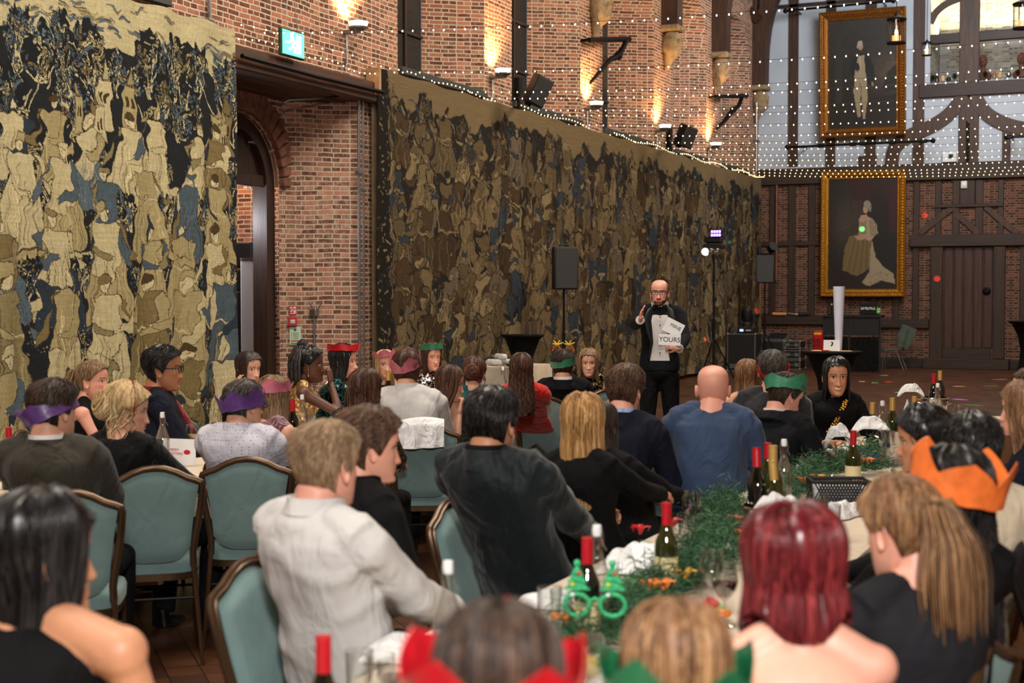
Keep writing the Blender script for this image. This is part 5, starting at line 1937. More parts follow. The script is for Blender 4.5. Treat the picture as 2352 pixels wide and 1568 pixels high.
# ---------- side table with white cloth and buns
c_ = on(2, 1098, 832, .76)
st = thing('side_table', 'cloth covered side table below the long tapestry', 'table', (max(c_.x, XW + .78), c_.y - .35, 0))
L_, W_ = 1.15, .75
mb = MB()
mb.box((0, 0, .735), (W_, L_, .03), bev=.005)
mb.build('table_top', [M['oak_h']], st)
for sx in (-1, 1):
 for sy in (-1, 1):
  mb = MB()
  mb.tube([(sx * (W_ / 2 - .06), sy * (L_ / 2 - .06), 0), (sx * (W_ / 2 - .06), sy * (L_ / 2 - .06), .72)], .016, 8)
  mb.build('leg', [M['black_metal']], st)
def cloth_over(name, cx, cy, w_, l_, z_, drop, m_, lb, grp=None, wav=.012, nx=None):
 """a tablecloth: top sheet and four hanging sides with soft folds"""
 per = []
 n_ = 40
 hx_, hy_ = w_ / 2 + .006, l_ / 2 + .006
 def ring(off, zz, amp, ph):
  P = []
  s_ = np.linspace(0, 4, 4 * n_, endpoint=False)
  for s1 in s_:
   k_ = int(s1)
   f_ = s1 - k_
   X = [(-1 + 2 * f_, -1), (1, -1 + 2 * f_), (1 - 2 * f_, 1), (-1, 1 - 2 * f_)][k_]
   ln = (w_, l_, w_, l_)[k_]
   o_ = off + amp * math.sin(f_ * ln * 16 + ph + k_)
   corner = min(f_, 1 - f_) * ln
   o_ += amp * 2 * max(0, 1 - corner / .1)
   nx_, ny_ = [(0, -1), (1, 0), (0, 1), (-1, 0)][k_]
   P.append((cx + X[0] * hx_ + nx_ * o_, cy + X[1] * hy_ + ny_ * o_, zz))
  return P
 mb = MB()
 P = [ring(-.02, z_ + .004, 0, 0), ring(0, z_ + .002, 0, 0), ring(.008, z_ - .02, .002, 0), ring(.012, z_ - drop * .5, wav, .3), ring(.016, z_ - drop, wav * 1.6, .6)]
 mb.rings(np.array(P), cap=False)
 n1 = 12
 X, Y = np.meshgrid(np.linspace(-1, 1, n1), np.linspace(-1, 1, n1 * 2))
 mb.grid(np.stack([cx + X * (hx_ - .02), cy + Y * (hy_ - .02), z_ + .004 + .0008 * np.sin(X * 9 + Y * 13)], -1))
 return tag(mb.build(name, [m_]), lb, 'tablecloth', grp)
cloth_over('tablecloth', st.location.x, st.location.y, W_, L_, .75, .62, M['cloth'], 'pale cloth over the small side table below the long tapestry')
bx, by = st.location.x, st.location.y
for i, (dx, dy, dz, a_) in enumerate(((-.1, -.3, 0, .1), (.0, -.18, 0, .3), (-.02, -.26, .075, -.2))):
 mb = MB()
 mb.tube([(0, -.14, .04), (0, -.1, .045), (0, .1, .045), (0, .14, .04)], [.02, .042, .042, .02], 12)
 o_ = mb.build('rolled_towel', [M['linen']])
 o_.location = (bx + dx, by + dy, .758 + dz)
 o_.rotation_euler = (0, 0, a_ + 1.2)
 tag(o_, ['left rolled white towel on the side table', 'right rolled white towel on the side table', 'top rolled white towel on the side table'][i], 'towel', 'rolled towels on the side table')
t_ = thing('fruit_platter', 'shallow platter of red, yellow and green food on the side table', 'platter', (bx + .2, by - .25, .757))
mb = MB()
mb.lathe([(0, 0), (.1, 0), (.15, .03), (.145, .032), (.1, .008), (0, .008)], n=26)
mb.build('dish', [M['black']], t_)
for nm, cc in (('red_pieces', C(190, 40, 30)), ('yellow_pieces', C(220, 160, 50)), ('leafy_greens', C(80, 120, 50))):
 mb = MB()
 for k_ in range(9):
  a_ = RNG.uniform(0, 6.28)
  r_ = RNG.uniform(0, .09)
  mb.ell((r_ * math.cos(a_), r_ * math.sin(a_), .03 + RNG.uniform(0, .03)), (.024, .02, .015), n=8, k=6)
 mb.build(nm, [mat(nm, cc, .5)], t_)
# ================================================================== people
SKIN = {}
def skin_mats(tone):
 if tone not in SKIN:
  base = {'light': C(214, 160, 132), 'pink': C(220, 158, 136), 'tan': C(196, 138, 104), 'brown': C(168, 112, 80), 'dark': C(92, 54, 38), 'olive': C(186, 130, 96)}[tone]
  SKIN[tone] = [mat('skin_' + tone, base, .48, var=.07, vs=9, sss=.12, bump=.0006, bs=160),
                      mat('lips_' + tone, tuple(a_ * b_ for a_, b_ in zip(base, (.82, .42, .42))), .38, var=.05),
                      EYE_W, IRIS, PUPIL, mat('brow_' + tone, tuple(c * .22 for c in base), .8, var=.2, vs=60),
                      mat('blush_' + tone, tuple(a_ * b_ for a_, b_ in zip(base, (1.0, .86, .84))), .5, var=.05)]
 return SKIN[tone]
EYE_W = mat('eye_white', C(220, 212, 206), .2, var=.02)
IRIS = mat('iris', C(70, 52, 38), .15, var=.2, vs=60)
PUPIL = mat('lash_dark', C(20, 15, 14), .4)
def rotm(yaw, pitch=0, roll=0):
 """person frame: x right, y forward, z up; yaw is the heading in degrees (0 = +X world, 90 = +Y)"""
 return Matrix.Rotation(R(yaw - 90), 3, 'Z') @ Matrix.Rotation(R(pitch), 3, 'X') @ Matrix.Rotation(R(roll), 3, 'Y')
def interp(t, xs, ys):
 """smooth table lookup"""
 xs, ys = np.asarray(xs, float), np.asarray(ys, float)
 m_ = np.gradient(ys, xs)
 t = np.clip(t, xs[0], xs[-1])
 i = np.clip(np.searchsorted(xs, t) - 1, 0, len(xs) - 2)
 h = xs[i + 1] - xs[i]
 u = (t - xs[i]) / h
 return ((2 * u ** 3 - 3 * u ** 2 + 1) * ys[i] + (u ** 3 - 2 * u ** 2 + u) * h * m_[i] + (-2 * u ** 3 + 3 * u ** 2) * ys[i + 1] + (u ** 3 - u ** 2) * h * m_[i + 1])
HZ = [-.122, -.116, -.10, -.08, -.055, -.03, 0, .03, .06, .085, .102, .112, .117]
HWm = [.012, .030, .044, .055, .063, .068, .0715, .0755, .0745, .066, .050, .030, .003]
HFm = [.062, .076, .083, .081, .079, .078, .079, .086, .085, .072, .052, .030, .003]
HBm = [-.030, -.012, .008, .030, .058, .078, .094, .102, .101, .090, .066, .038, .003]
def head_xy(phi, z, male=True):
 """skull outline: phi 0 = front, positive to the right side; returns x, y (before features)"""
 w_ = interp(z, HZ, HWm) * (1 if male else .955)
 f_ = interp(z, HZ, HFm)
 b_ = interp(z, HZ, HBm)
 c_, s_ = np.cos(phi), np.sin(phi)
 pw = .86
 x = np.sign(s_) * np.abs(s_) ** pw * w_
 y = np.where(c_ >= 0, np.abs(c_) ** pw * f_, -np.abs(c_) ** pw * b_)
 return x, y
def G(v, s_):
 return np.exp(-(v / s_) ** 2)
def head_mesh(mb, Mh, c_, sc, male, smile=0, beard=False, hair_m=None, mouth=0, gaze=0):
 n_, k_ = 96, 84
 u = np.linspace(-PI, PI, n_, endpoint=False)
 phi = u - .42 * np.sin(u)                       # denser at the face
 zz = np.concatenate([np.linspace(HZ[0], -.05, 34), np.linspace(-.048, .03, 28), np.linspace(.034, HZ[-1], 22)])
 PH, Z = np.meshgrid(phi, zz)
 X, Y = head_xy(PH, Z, male)
 front = np.clip(np.cos(PH), 0, 1)
 fr = front ** .5
 d = np.zeros_like(X)
 # nose: bridge, tip, wings
 nb = np.clip((.012 - Z) / .054, 0, 1) * (Z < .014) * np.clip((Z + .060) / .010, 0, 1)
 d += (.004 + .0195 * nb ** 1.25) * G(X, .0075 + .0065 * nb) * (Z > -.062) * (Z < .03) * np.clip((.03 - Z) / .018, 0, 1)
 d += .006 * (G(X - .012, .006) + G(X + .012, .006)) * G(Z + .044, .007)
 # brow ridge and eye sockets
 d += (.0045 if male else .002) * G(Z - .020, .008) * G(np.abs(X) - .028, .024)
 for s_ in (-1, 1):
  d -= .0125 * G(X - s_ * .031, .0165) * G(Z - .001, .0105)
  ball = 1 - ((X - s_ * .031) / .0155) ** 2 - ((Z - .000) / .0105) ** 2
  d += .0085 * np.sqrt(np.clip(ball, 0, 1))
  d += .004 * G(X - s_ * .045, .018) * G(Z + .028, .016) * (1 + smile)
 # muzzle, lips, chin
 d += .005 * G(X, .024) * G(Z + .070, .016)
 d += .0042 * G(X, .017) * G(Z + .0655, .0042)
 d += .0052 * G(X, .015) * G(Z + .0755, .0050)
 d -= (.0040 + mouth * .008) * G(X, .019) * G(Z + .0705 - smile * .004 * (X / .02) ** 2, .0022 + mouth * .003)
 d -= .0030 * G(X, .022) * G(Z + .087, .006)
 d += (.006 if male else .004) * G(X, .017) * G(Z + .104, .012)
 if beard:
  d += .004 * (Z < -.06) * fr + .003 * G(X, .02) * G(Z + .060, .006)
 Y = Y + d * np.where(front > 0, fr, 0)
 P = np.stack([X, Y, Z], -1).reshape(-1, 3) * sc
 P = P @ np.array(Mh).T + np.array(c_)
 i, j = np.meshgrid(np.arange(k_ - 1), np.arange(n_), indexing='ij')
 j2 = (j + 1) % n_
 q_ = np.stack([i * n_ + j, i * n_ + j2, (i + 1) * n_ + j2, (i + 1) * n_ + j], -1)[..., ::-1]
 xc = (X[:-1] + np.roll(X, -1, 1)[:-1]) / 2
 zc = (Z[:-1] + Z[1:]) / 2
 fc = front[:-1] > .35
 mi = np.zeros(xc.shape, int)
 lip = (np.abs(xc) < .0235 + .004 * smile) & (((zc + .0705 - smile * .009 * (xc / .02) ** 2) / ((.0085 + .002 * smile) * np.sqrt(np.clip(1 - (xc / (.024 + .005 * smile)) ** 2, 0, 1)) + 1e-5)) ** 2 < 1)
 mi[fc & lip] = 1
 if smile > .7:
  teeth = (np.abs(xc) < .021) & (np.abs(zc + .0705 - .009 * smile * (xc / .02) ** 2) < .0042)
  mi[fc & teeth] = 2
 for s_ in (-1, 1):
  ex, ez = xc - s_ * .031, zc - .000 + .05 * (xc * s_ - .031) * .6
  eye = (ex / .0145) ** 2 + (ez / (.0062 if smile < .7 else .0048)) ** 2 < 1
  lid = ((ex / .0165) ** 2 + ((ez - .0018) / .0078) ** 2 < 1) & ~eye & (ez > -.001)
  mi[fc & lid] = 4
  mi[fc & eye] = 2
  g_ = gaze * .006
  mi[fc & eye & (((ex - g_) / .0062) ** 2 + (ez / .0062) ** 2 < 1)] = 3
  mi[fc & eye & (((ex - g_) / .003) ** 2 + (ez / .003) ** 2 < 1)] = 4
  br = (np.abs(xc * s_ - .031) < .020) & (np.abs(zc - .0215 - .10 * (.012 - np.abs(xc * s_ - .036)) * .8) < (.0034 if male else .0022))
  mi[fc & br] = 5
  ch = ((((xc - s_ * .044) / .018) ** 2 + ((zc + .032) / .015) ** 2 < 1)) & (not male)
  mi[fc & ch & (mi == 0)] = 6
 if beard:
  fy = front[:-1]
  bd = (zc < -.07 + .5 * np.clip(np.abs(xc) - .045, 0, 1)) & ~((fy > .9) & (zc > -.08)) & (zc > -.125) & ~lip & (fy > -1)
  must = (np.abs(xc) < .026) & (zc > -.0635) & (zc < -.0575) & fc
  side = (np.abs(PH[:-1]) > 1.3) & (np.abs(PH[:-1]) < 1.7) & (zc < .01) & (zc > -.08)
  mi[(bd & (np.abs(PH[:-1]) < 1.9)) | must | side] = 5
  mi[fc & lip] = 1
 mb.add(P, q_.reshape(-1, 4), None, 0)
 mb.qm[-1] = mi.reshape(-1)
 top = len(P)
 # ears
 for s_ in (-1, 1):
  t = np.linspace(0, 2 * PI, 18, endpoint=False)
  rg = []
  for (r_, o_) in ((.25, -.004), (.55, .001), (.78, .003), (.93, .010), (1.0, .012), (.98, .006), (.7, -.002), (.35, -.008)):
   ey = np.cos(t) * .0175 * r_ * (1 + .12 * np.sin(t)) - .004 * np.sin(t)
   ez = np.sin(t) * .031 * r_
   ox = s_ * ((.0715 if male else .069) + o_ + .006 * (-ey / .02) * .9)
   rg.append(np.stack([ox + 0 * ey, ey - .010, ez - .012], -1))
  rg = np.array(rg) * sc
  rg = rg @ np.array(Mh).T + np.array(c_)
  if s_ < 0:
   rg = rg[:, ::-1]
  mb.rings(rg[::-1])
def hand_mesh(mb, w_, d_, pn, sc=1.0, side=1, curl=.5, spread=.12, thumb=.6, point=False):
 """w_ wrist, d_ finger direction, pn palm normal (the way the palm looks); side +1 = right hand"""
 d_ = Vector(d_).normalized()
 pn = Vector(pn)
 pn = (pn - d_ * pn.dot(d_)).normalized()
 s_ = d_.cross(pn) * side * -1                      # towards the thumb
 w_ = Vector(w_)
 P = [w_ - d_ * .02, w_ + d_ * .01, w_ + d_ * .04, w_ + d_ * .075, w_ + d_ * .098]
 P = [w_ + (p - w_) * sc for p in P]
 wd = [.024, .027, .037, .041, .036]
 th = [.019, .018, .016, .014, .010]
 mb.loft(P, [np.array(s_) * a_ * sc for a_ in wd], [np.array(pn) * a_ * sc for a_ in th], 14, pw=.85)
 base = w_ + d_ * .088 * sc
 for k_, (off, ln, r_) in enumerate(((.029, .072, .0088), (.010, .080, .0090), (-.010, .075, .0086), (-.028, .060, .0076))):
  b_ = base + s_ * off * sc - d_ * (.006 * abs(k_ - 1.2)) * sc
  dr = (d_ + s_ * spread * (1.4 - k_) * .8).normalized()
  cu = curl * (1 + .12 * k_) if not (point and k_ == 0) else .05
  pts, rr = [b_ - d_ * .012 * sc], [r_ * 1.05]
  ang = 0
  cur = b_
  for f_, l_ in ((.45, .9), (.3, 1.0), (.25, .8)):
   ang += cu * l_
   seg = dr * math.cos(ang) + pn * math.sin(ang)
   pts.append(cur)
   rr.append(r_)
   pts.append(cur + seg * ln * f_ * .5 * sc)
   rr.append(r_ * .92)
   cur = cur + seg * ln * f_ * sc
   r_ *= .93
  pts.append(cur)
  rr.append(r_ * .62)
  mb.tube(pts, np.array(rr) * sc, 8)
 b_ = w_ + d_ * .028 * sc + s_ * .022 * sc
 dr = (d_ * .72 + s_ * thumb + pn * .35).normalized()
 d2 = (d_ * .95 + s_ * thumb * .35 + pn * .35 * (1 + curl)).normalized()
 mb.tube([b_ - dr * .012 * sc, b_ + dr * .02 * sc, b_ + dr * .04 * sc, b_ + dr * .04 * sc + d2 * .022 * sc, b_ + dr * .04 * sc + d2 * .038 * sc], np.array([.014, .0135, .011, .0098, .006]) * sc, 8)
def remesh(mb, name, voxel, smooth=5, fac=.55):
 me = mb.mesh(name, 0)
 o = bpy.data.objects.new(name, me)
 COL.objects.link(o)
 m_ = o.modifiers.new('r', 'REMESH')
 m_.mode = 'VOXEL'
 m_.voxel_size = voxel
 m2 = o.modifiers.new('s', 'SMOOTH')
 m2.iterations = smooth
 m2.factor = fac
 dg = bpy.context.evaluated_depsgraph_get()
 ev = o.evaluated_get(dg)
 out = bpy.data.meshes.new_from_object(ev)
 nv = len(out.vertices)
 V = np.empty(nv * 3, np.float32)
 out.vertices.foreach_get('co', V)
 V = V.reshape(-1, 3).astype(float)
 nl = len(out.loops)
 L_ = np.empty(nl, np.int32)
 out.loops.foreach_get('vertex_index', L_)
 npoly = len(out.polygons)
 st = np.empty(npoly, np.int32)
 tot = np.empty(npoly, np.int32)
 out.polygons.foreach_get('loop_start', st)
 out.polygons.foreach_get('loop_total', tot)
 q_ = st[tot == 4]
 t_ = st[tot == 3]
 Q = np.stack([L_[q_ + i] for i in range(4)], -1) if len(q_) else np.zeros((0, 4), int)
 T = np.stack([L_[t_ + i] for i in range(3)], -1) if len(t_) else np.zeros((0, 3), int)
 bpy.data.objects.remove(o)
 bpy.data.meshes.remove(me)
 bpy.data.meshes.remove(out)
 return V, Q, T
def vnormals(V, Q):
 n_ = np.zeros_like(V)
 a_ = V[Q[:, 2]] - V[Q[:, 0]]
 b_ = V[Q[:, 3]] - V[Q[:, 1]]
 f_ = np.cross(a_, b_)
 for i in range(4):
  np.add.at(n_, Q[:, i], f_)
 return n_ / (np.linalg.norm(n_, axis=1)[:, None] + 1e-12)
def crease(V, Q, amp, seed, sc=1.0):
 """soft drapery folds: warped ridges pushed along the normals"""
 r_ = np.random.default_rng(seed)
 N = vnormals(V, Q)
 P = V - V.mean(0)
 h = np.zeros(len(V))
 for k_ in range(7):
  d_ = r_.normal(size=3)
  d_[2] *= .9
  d_ /= np.linalg.norm(d_)
  e_ = r_.normal(size=3)
  f_ = r_.uniform(10, 26) * sc
  wv = P @ d_ * f_ * 2 + 1.8 * np.sin(P @ e_ * 9 + k_) + r_.uniform(0, 6)
  m_ = np.clip(.45 + .75 * np.sin(P @ r_.normal(size=3) * 6 + r_.uniform(0, 6)), 0, 1)
  h += m_ * (.5 + .5 * np.sin(wv)) ** 2.2
 h /= 2.2
 return V + N * (h * amp)[:, None]
def lerp(a_, b_, t):
 return Vector(a_) * (1 - t) + Vector(b_) * t
def ik(sh, tg, l1, l2, pole):
 d_ = tg - sh
 L_ = min(d_.length, (l1 + l2) * .985)
 dn = d_.normalized()
 tg = sh + dn * L_
 a_ = (l1 * l1 - l2 * l2 + L_ * L_) / (2 * L_)
 h = math.sqrt(max(1e-6, l1 * l1 - a_ * a_))
 p_ = pole - dn * pole.dot(dn)
 p_.normalize()
 return sh + dn * a_ + p_ * h, tg
TS = [0, .12, .3, .48, .62, .76, .86, .93, .97, 1.0]
TWm = [.165, .170, .158, .150, .160, .172, .172, .132, .085, .058]
TDm = [.118, .122, .112, .104, .112, .118, .108, .085, .070, .058]
TWf = [.168, .172, .145, .125, .135, .148, .150, .112, .070, .046]
TDf = [.116, .120, .100, .092, .102, .112, .098, .075, .058, .047]
BODY = {}
def hair_surface(style, male, c):
 pass
# hair ---------------------------------------------------------------
HAIRM = {}
def hair_mat(name, col, hi=None, rough=.52):
 if name in HAIRM:
  return HAIRM[name]
 m_, nt, b = new_mat('hair_' + name)
 hi = hi or tuple(min(1, c * 1.9 + .006) for c in col)
 co = coords(nt, 'Object', (90, 90, 5))
 nz = node(nt, 'ShaderNodeTexNoise', i_Scale=1, i_Detail=3)
 nt.links.new(co, nz.inputs['Vector'])
 geo = node(nt, 'ShaderNodeNewGeometry')
 ad = node(nt, 'ShaderNodeMath', operation='MULTIPLY_ADD')
 nt.links.new(geo.outputs['Random Per Island'], ad.inputs[0])
 ad.inputs[1].default_value = .6
 sb = node(nt, 'ShaderNodeMath', operation='SUBTRACT')
 nt.links.new(nz.outputs['Fac'], sb.inputs[0])
 sb.inputs[1].default_value = .3
 nt.links.new(sb.outputs[0], ad.inputs[2])
 dk = tuple(c * .45 for c in col)
 nt.links.new(ramp(nt, ad.outputs[0], [(.1, dk), (.45, col), (.9, hi)]), b.inputs['Base Color'])
 b.inputs['Roughness'].default_value = rough
 b.inputs['Specular IOR Level'].default_value = .4
 bp = node(nt, 'ShaderNodeBump', i_Strength=.8, i_Distance=.002)
 nt.links.new(nz.outputs['Fac'], bp.inputs['Height'])
 nt.links.new(bp.outputs[0], b.inputs['Normal'])
 HAIRM[name] = m_
 return m_
def strands(mb, P, rad, flat=.45):
 """P (N,K,3) centre lines; triangular tapered locks"""
 N, K = P.shape[:2]
 T = np.gradient(P, axis=1)
 T /= np.linalg.norm(T, axis=2)[..., None] + 1e-9
 ref = P - P.mean((0, 1))
 ref[..., 2] = 0
 ref /= np.linalg.norm(ref, axis=2)[..., None] + 1e-9
 U = np.cross(T, ref)
 U /= np.linalg.norm(U, axis=2)[..., None] + 1e-9
 V = np.cross(T, U)
 tp = np.sin(np.linspace(.35, PI - .12, K)) ** .6
 r_ = (rad if np.isscalar(rad) else np.asarray(rad)[:, None, None]) * tp[None, :, None]
 a_ = P + U * r_
 b_ = P - U * r_
 c_ = P + V * r_ * flat * -1 + 0 * U
 c2 = P + V * r_ * flat
 # choose outward side
 s_ = np.sign((V * ref).sum(2, keepdims=True))
 c_ = P + V * s_ * r_ * flat
 R_ = np.stack([a_, c_, b_], 2)                       # N K 3 3
 v = R_.reshape(-1, 3)
 i, j, k_ = np.meshgrid(np.arange(N), np.arange(K - 1), np.arange(3), indexing='ij')
 k2 = (k_ + 1) % 3
 base = i * K * 3
 q_ = np.stack([base + j * 3 + k_, base + j * 3 + k2, base + (j + 1) * 3 + k2, base + (j + 1) * 3 + k_], -1).reshape(-1, 4)
 mb.add(v, q_)
def hair(style, male, L_=.3, vol=1.0, n=None, seed=0, wave=0.0, part=0.0, bald=0, dress=None):
 """head-local hair mesh; L_ = how far below eye level long hair reaches"""
 r_ = np.random.default_rng(seed)
 mb = MB()
 long_ = style in ('long', 'bob', 'halfup')
 th0 = (.010 if male else .014) * vol
 if style == 'buzz':
  th0 = .005
 def zend(phi):
  a_ = np.abs(phi)
  if male or style in ('short', 'buzz'):
   hz = interp(a_, [0, .5, .95, 1.25, 1.45, 1.7, 2.0, 2.6, PI], [.078, .074, .055, .03, -.02, .004, -.055, -.092, -.102])
  elif long_:
   hz = interp(a_, [0, .5, .85, 1.0, 1.12, PI], [.080, .074, .052, .0, -L_, -L_])
   hz = np.where(a_ > 1.02, -L_ + .03 * np.cos(a_ * 3), hz)
  else:
   hz = interp(a_, [0, .5, .95, 1.25, 1.5, 1.75, 2.1, 2.6, PI], [.080, .074, .055, .03, .004, .008, -.04, -.072, -.08])
  return hz
 def surf_(phi, z, off):
  """point on the hair envelope"""
  zz = np.maximum(z, -.03)
  if not long_:
   zz = np.maximum(z, -.09)
  x, y = head_xy(phi, np.minimum(zz, HZ[-1] - .001), male)
  rr = np.sqrt(x * x + y * y) + 1e-6
  k_ = (rr + off) / rr
  x, y = x * k_, y * k_
  dn = np.clip(-.03 - z, 0, 9) if long_ else 0 * z
  if long_:
   a_ = np.abs(phi)
   # fall over shoulders: sides spread a little, back settles behind the neck
   sp = (.10 if style == 'bob' else .14) * np.minimum(dn, .2)
   x = x * (1 + (.9 if style != 'bob' else .1) * np.minimum(dn, .2) - np.clip(dn - .25, 0, 1) * .6)
   if style == 'bob':
    x = x * (1.16 + dn * 2.2 - 30 * np.clip(dn - .06, 0, 1) ** 2)
    y = y * (1.03 + dn * .6 - 16 * np.clip(dn - .06, 0, 1) ** 2)
   y = y - np.minimum(dn, .35) * .10 + dn * .30 * (y > 0) * (y < .2) * -.5
  return x, y
 # shell
 nphi, nv = 72, 26
 ph = np.linspace(-PI, PI, nphi, endpoint=False)
 v = np.linspace(0, 1, nv)
 PH, V = np.meshgrid(ph, v)
 ze = zend(PH)
 ztop = .117
 if long_:
  k1 = .45
  Z = np.where(V < k1, ztop + (np.maximum(ze, -.02) - ztop) * (V / k1) ** 1.35, np.maximum(ze, -.02) + (ze - np.maximum(ze, -.02)) * (V - k1) / (1 - k1))
 else:
  Z = ztop + (ze - ztop) * V ** 1.35
 edge = np.clip((1 - V) / .14, 0, 1) ** .5 if not long_ else np.clip((1 - V) / .05, .25, 1)
 off = th0 * edge * (1 + .25 * np.sin(PH * 5 + 3 * V + seed) + .12 * np.sin(PH * 11 + seed))
 if long_:
  off = off + .006 * np.sin(PH * 17 + seed) * (V > .4)
 if bald:
  off = np.where((Z > .05) & (np.cos(PH) < .6) & (Z > .085), -.006, off)
  off = np.where((np.cos(PH) > .3) & (Z > .03), -.008, off)
 X, Y = surf_(PH, Z, off)
 Zt = Z + np.where(V < .3, off * (1 - V / .3) + .004, 0)
 wv = wave * np.sin(Z * 55 + PH * 4) * np.clip(-Z * 6, 0, 1) if long_ else 0
 X = X + wv
 mb.rings(np.stack([X, Y, Zt], -1)[::-1], cap=True)
 # locks on top of the shell
 N = int(2.6 * (n or (900 if male else 700)))
 K = 9 if long_ else 6
 p0 = r_.uniform(-PI, PI, N)
 if long_:
  p0 = np.where(np.abs(p0) < 1.0, np.sign(p0) * (1.05 + r_.uniform(0, 1.9, N)), p0)
  t0 = r_.uniform(0.0, .5, N)
  t1 = np.minimum(1.0, t0 + r_.uniform(.35, .7, N))
  t1 = np.where(r_.uniform(size=N) < .5, 1.0, t1)
  # the crown locks sweep from the parting
 else:
  t0 = r_.uniform(0, .85, N) ** .8
  t1 = np.minimum(1.02, t0 + (r_.uniform(.14, .26, N) if male else r_.uniform(.3, .6, N)))
 tt = t0[:, None] + (t1 - t0)[:, None] * np.linspace(0, 1, K)[None]
 swirl = (.5 if male and style not in ('buzz',) else .12)
 pp = p0[:, None] + swirl * (np.linspace(0, 1, K)[None] - .5) * (1 if style != 'messy' else 1) * r_.uniform(.3, 1, N)[:, None] * (1 - tt)
 pp = pp + (r_.normal(0, .25, N)[:, None] if wave > .01 or style == 'messy' else r_.normal(0, .04, N)[:, None]) * np.linspace(0, 1, K)[None] * (.5 if long_ else 1)
 ze = zend(pp)
 if long_:
  k1 = .45
  zz = np.where(tt < k1, ztop + (np.maximum(ze, -.02) - ztop) * (np.clip(tt, 0, 1) / k1) ** 1.35, np.maximum(ze, -.02) + (ze - np.maximum(ze, -.02)) * (tt - k1) / (1 - k1))
 else:
  zz = ztop + (ze - ztop) * np.clip(tt, 0, 1.02) ** 1.35
 lift = th0 * (.75 + r_.uniform(0, .5, N)[:, None] + (np.linspace(-.25, .35, K)[None] if male else 0))
 if style in ('messy', 'short') and male:
  lift = lift + vol * .010 * np.linspace(0, 1, K)[None] ** 2 * r_.uniform(0, 1, N)[:, None] * np.clip(1.2 - tt * 1.4, 0, 1)
 if not long_:
  lift = lift * np.clip((1.05 - tt) / .14, .15, 1) ** .5
 if bald:
  keep = ~((zz.max(1) > .088) | ((np.cos(p0) > .3) & (zz.max(1) > .02)))
  pp, zz, lift = pp[keep], zz[keep], lift[keep]
 x, y = surf_(pp, zz, lift)
 zt = zz + np.clip(1 - tt[:len(zz)] / .3, 0, 1) * lift * (1 if not bald else 0) + .002
 if wave:
  f_ = r_.uniform(0, 6.28, len(x))[:, None]
  am = wave * np.clip(.06 - zz, 0, .12) / .12
  x = x + am * np.sin(zz * 60 + f_)
  y = y + am * np.cos(zz * 60 + f_)
 strands(mb, np.stack([x, y, zt], -1), r_.uniform(.0010, .0026 if long_ else .0022, len(x)) * (1.1 if long_ else 1))
 # extras
 if style in ('ponytail',):
  tie = np.array([0, -.108, .055])
  N2, K2 = 520, 14
  t = np.linspace(0, 1, K2)
  o2 = r_.normal(0, 1, (N2, 2))
  ln = L_ * r_.uniform(.85, 1.05, N2)
  P = np.zeros((N2, K2, 3))
  spd = .010 + .022 * np.sin(np.clip(t * 1.15, 0, 1) * PI * .62) * vol
  P[..., 0] = tie[0] + o2[:, :1] * spd
  P[..., 1] = tie[1] - .055 * np.sin(np.clip(t * 2.2, 0, 1) * PI / 2) + .03 * t + o2[:, 1:] * spd * .7
  P[..., 2] = tie[2] + .03 * np.sin(np.clip(t * 5, 0, 1) * PI) - ln[:, None] * t ** 1.15
  P[..., 0] += wave * np.sin(t * 14)[None] * .6
  strands(mb, P, r_.uniform(.002, .004, N2))
  mb.tube([tie + (0, .02, 0), tie - (0, .02, 0)], [.022, .018], 12)
 if style in ('bun', 'curlybun', 'braidbun'):
  c0 = np.array([0, -.115, .055]) if style != 'curlybun' else np.array([0, -.105, .02])
  if style == 'braidbun':
   c0 = np.array([0, -.05, .125])
  R0 = .042 * vol
  mb.ell(c0, (R0, R0 * .8, R0), n=18, k=12)
  N2, K2 = (300, 14)
  a0 = r_.uniform(0, 6.28, N2)
  e0 = r_.normal(0, .6, N2)
  t = np.linspace(0, 1, K2)[None] * r_.uniform(1.6, 3.4, N2)[:, None]
  ax = a0[:, None] + t
  el = e0[:, None] + .5 * np.sin(t * 1.5 + a0[:, None])
  rr = R0 * (1.02 + .14 * r_.uniform(size=N2)[:, None])
  P = np.stack([c0[0] + rr * np.cos(ax) * np.cos(el), c0[1] + rr * .85 * np.sin(el), c0[2] + rr * np.sin(ax) * np.cos(el)], -1)
  strands(mb, P, r_.uniform(.0018, .004, N2))
  if style == 'curlybun':                     # loose tendrils
   N3, K3 = 46, 16
   ph = r_.choice([-1, 1], N3) * r_.uniform(1.2, 2.7, N3)
   t = np.linspace(0, 1, K3)
   x, y = head_xy(ph, 0 * ph - .0, male)
   ln = r_.uniform(.06, .2, N3) * (L_ / .2)
   P = np.zeros((N3, K3, 3))
   f_ = r_.uniform(0, 6.28, N3)[:, None]
   P[..., 0] = (x * 1.14)[:, None] + .010 * np.sin(t[None] * 11 + f_) * (.4 + t[None])
   P[..., 1] = (y * 1.1)[:, None] + .010 * np.cos(t[None] * 11 + f_) * (.4 + t[None])
   P[..., 2] = .04 - ln[:, None] * t[None]
   strands(mb, P, r_.uniform(.002, .0045, N3))
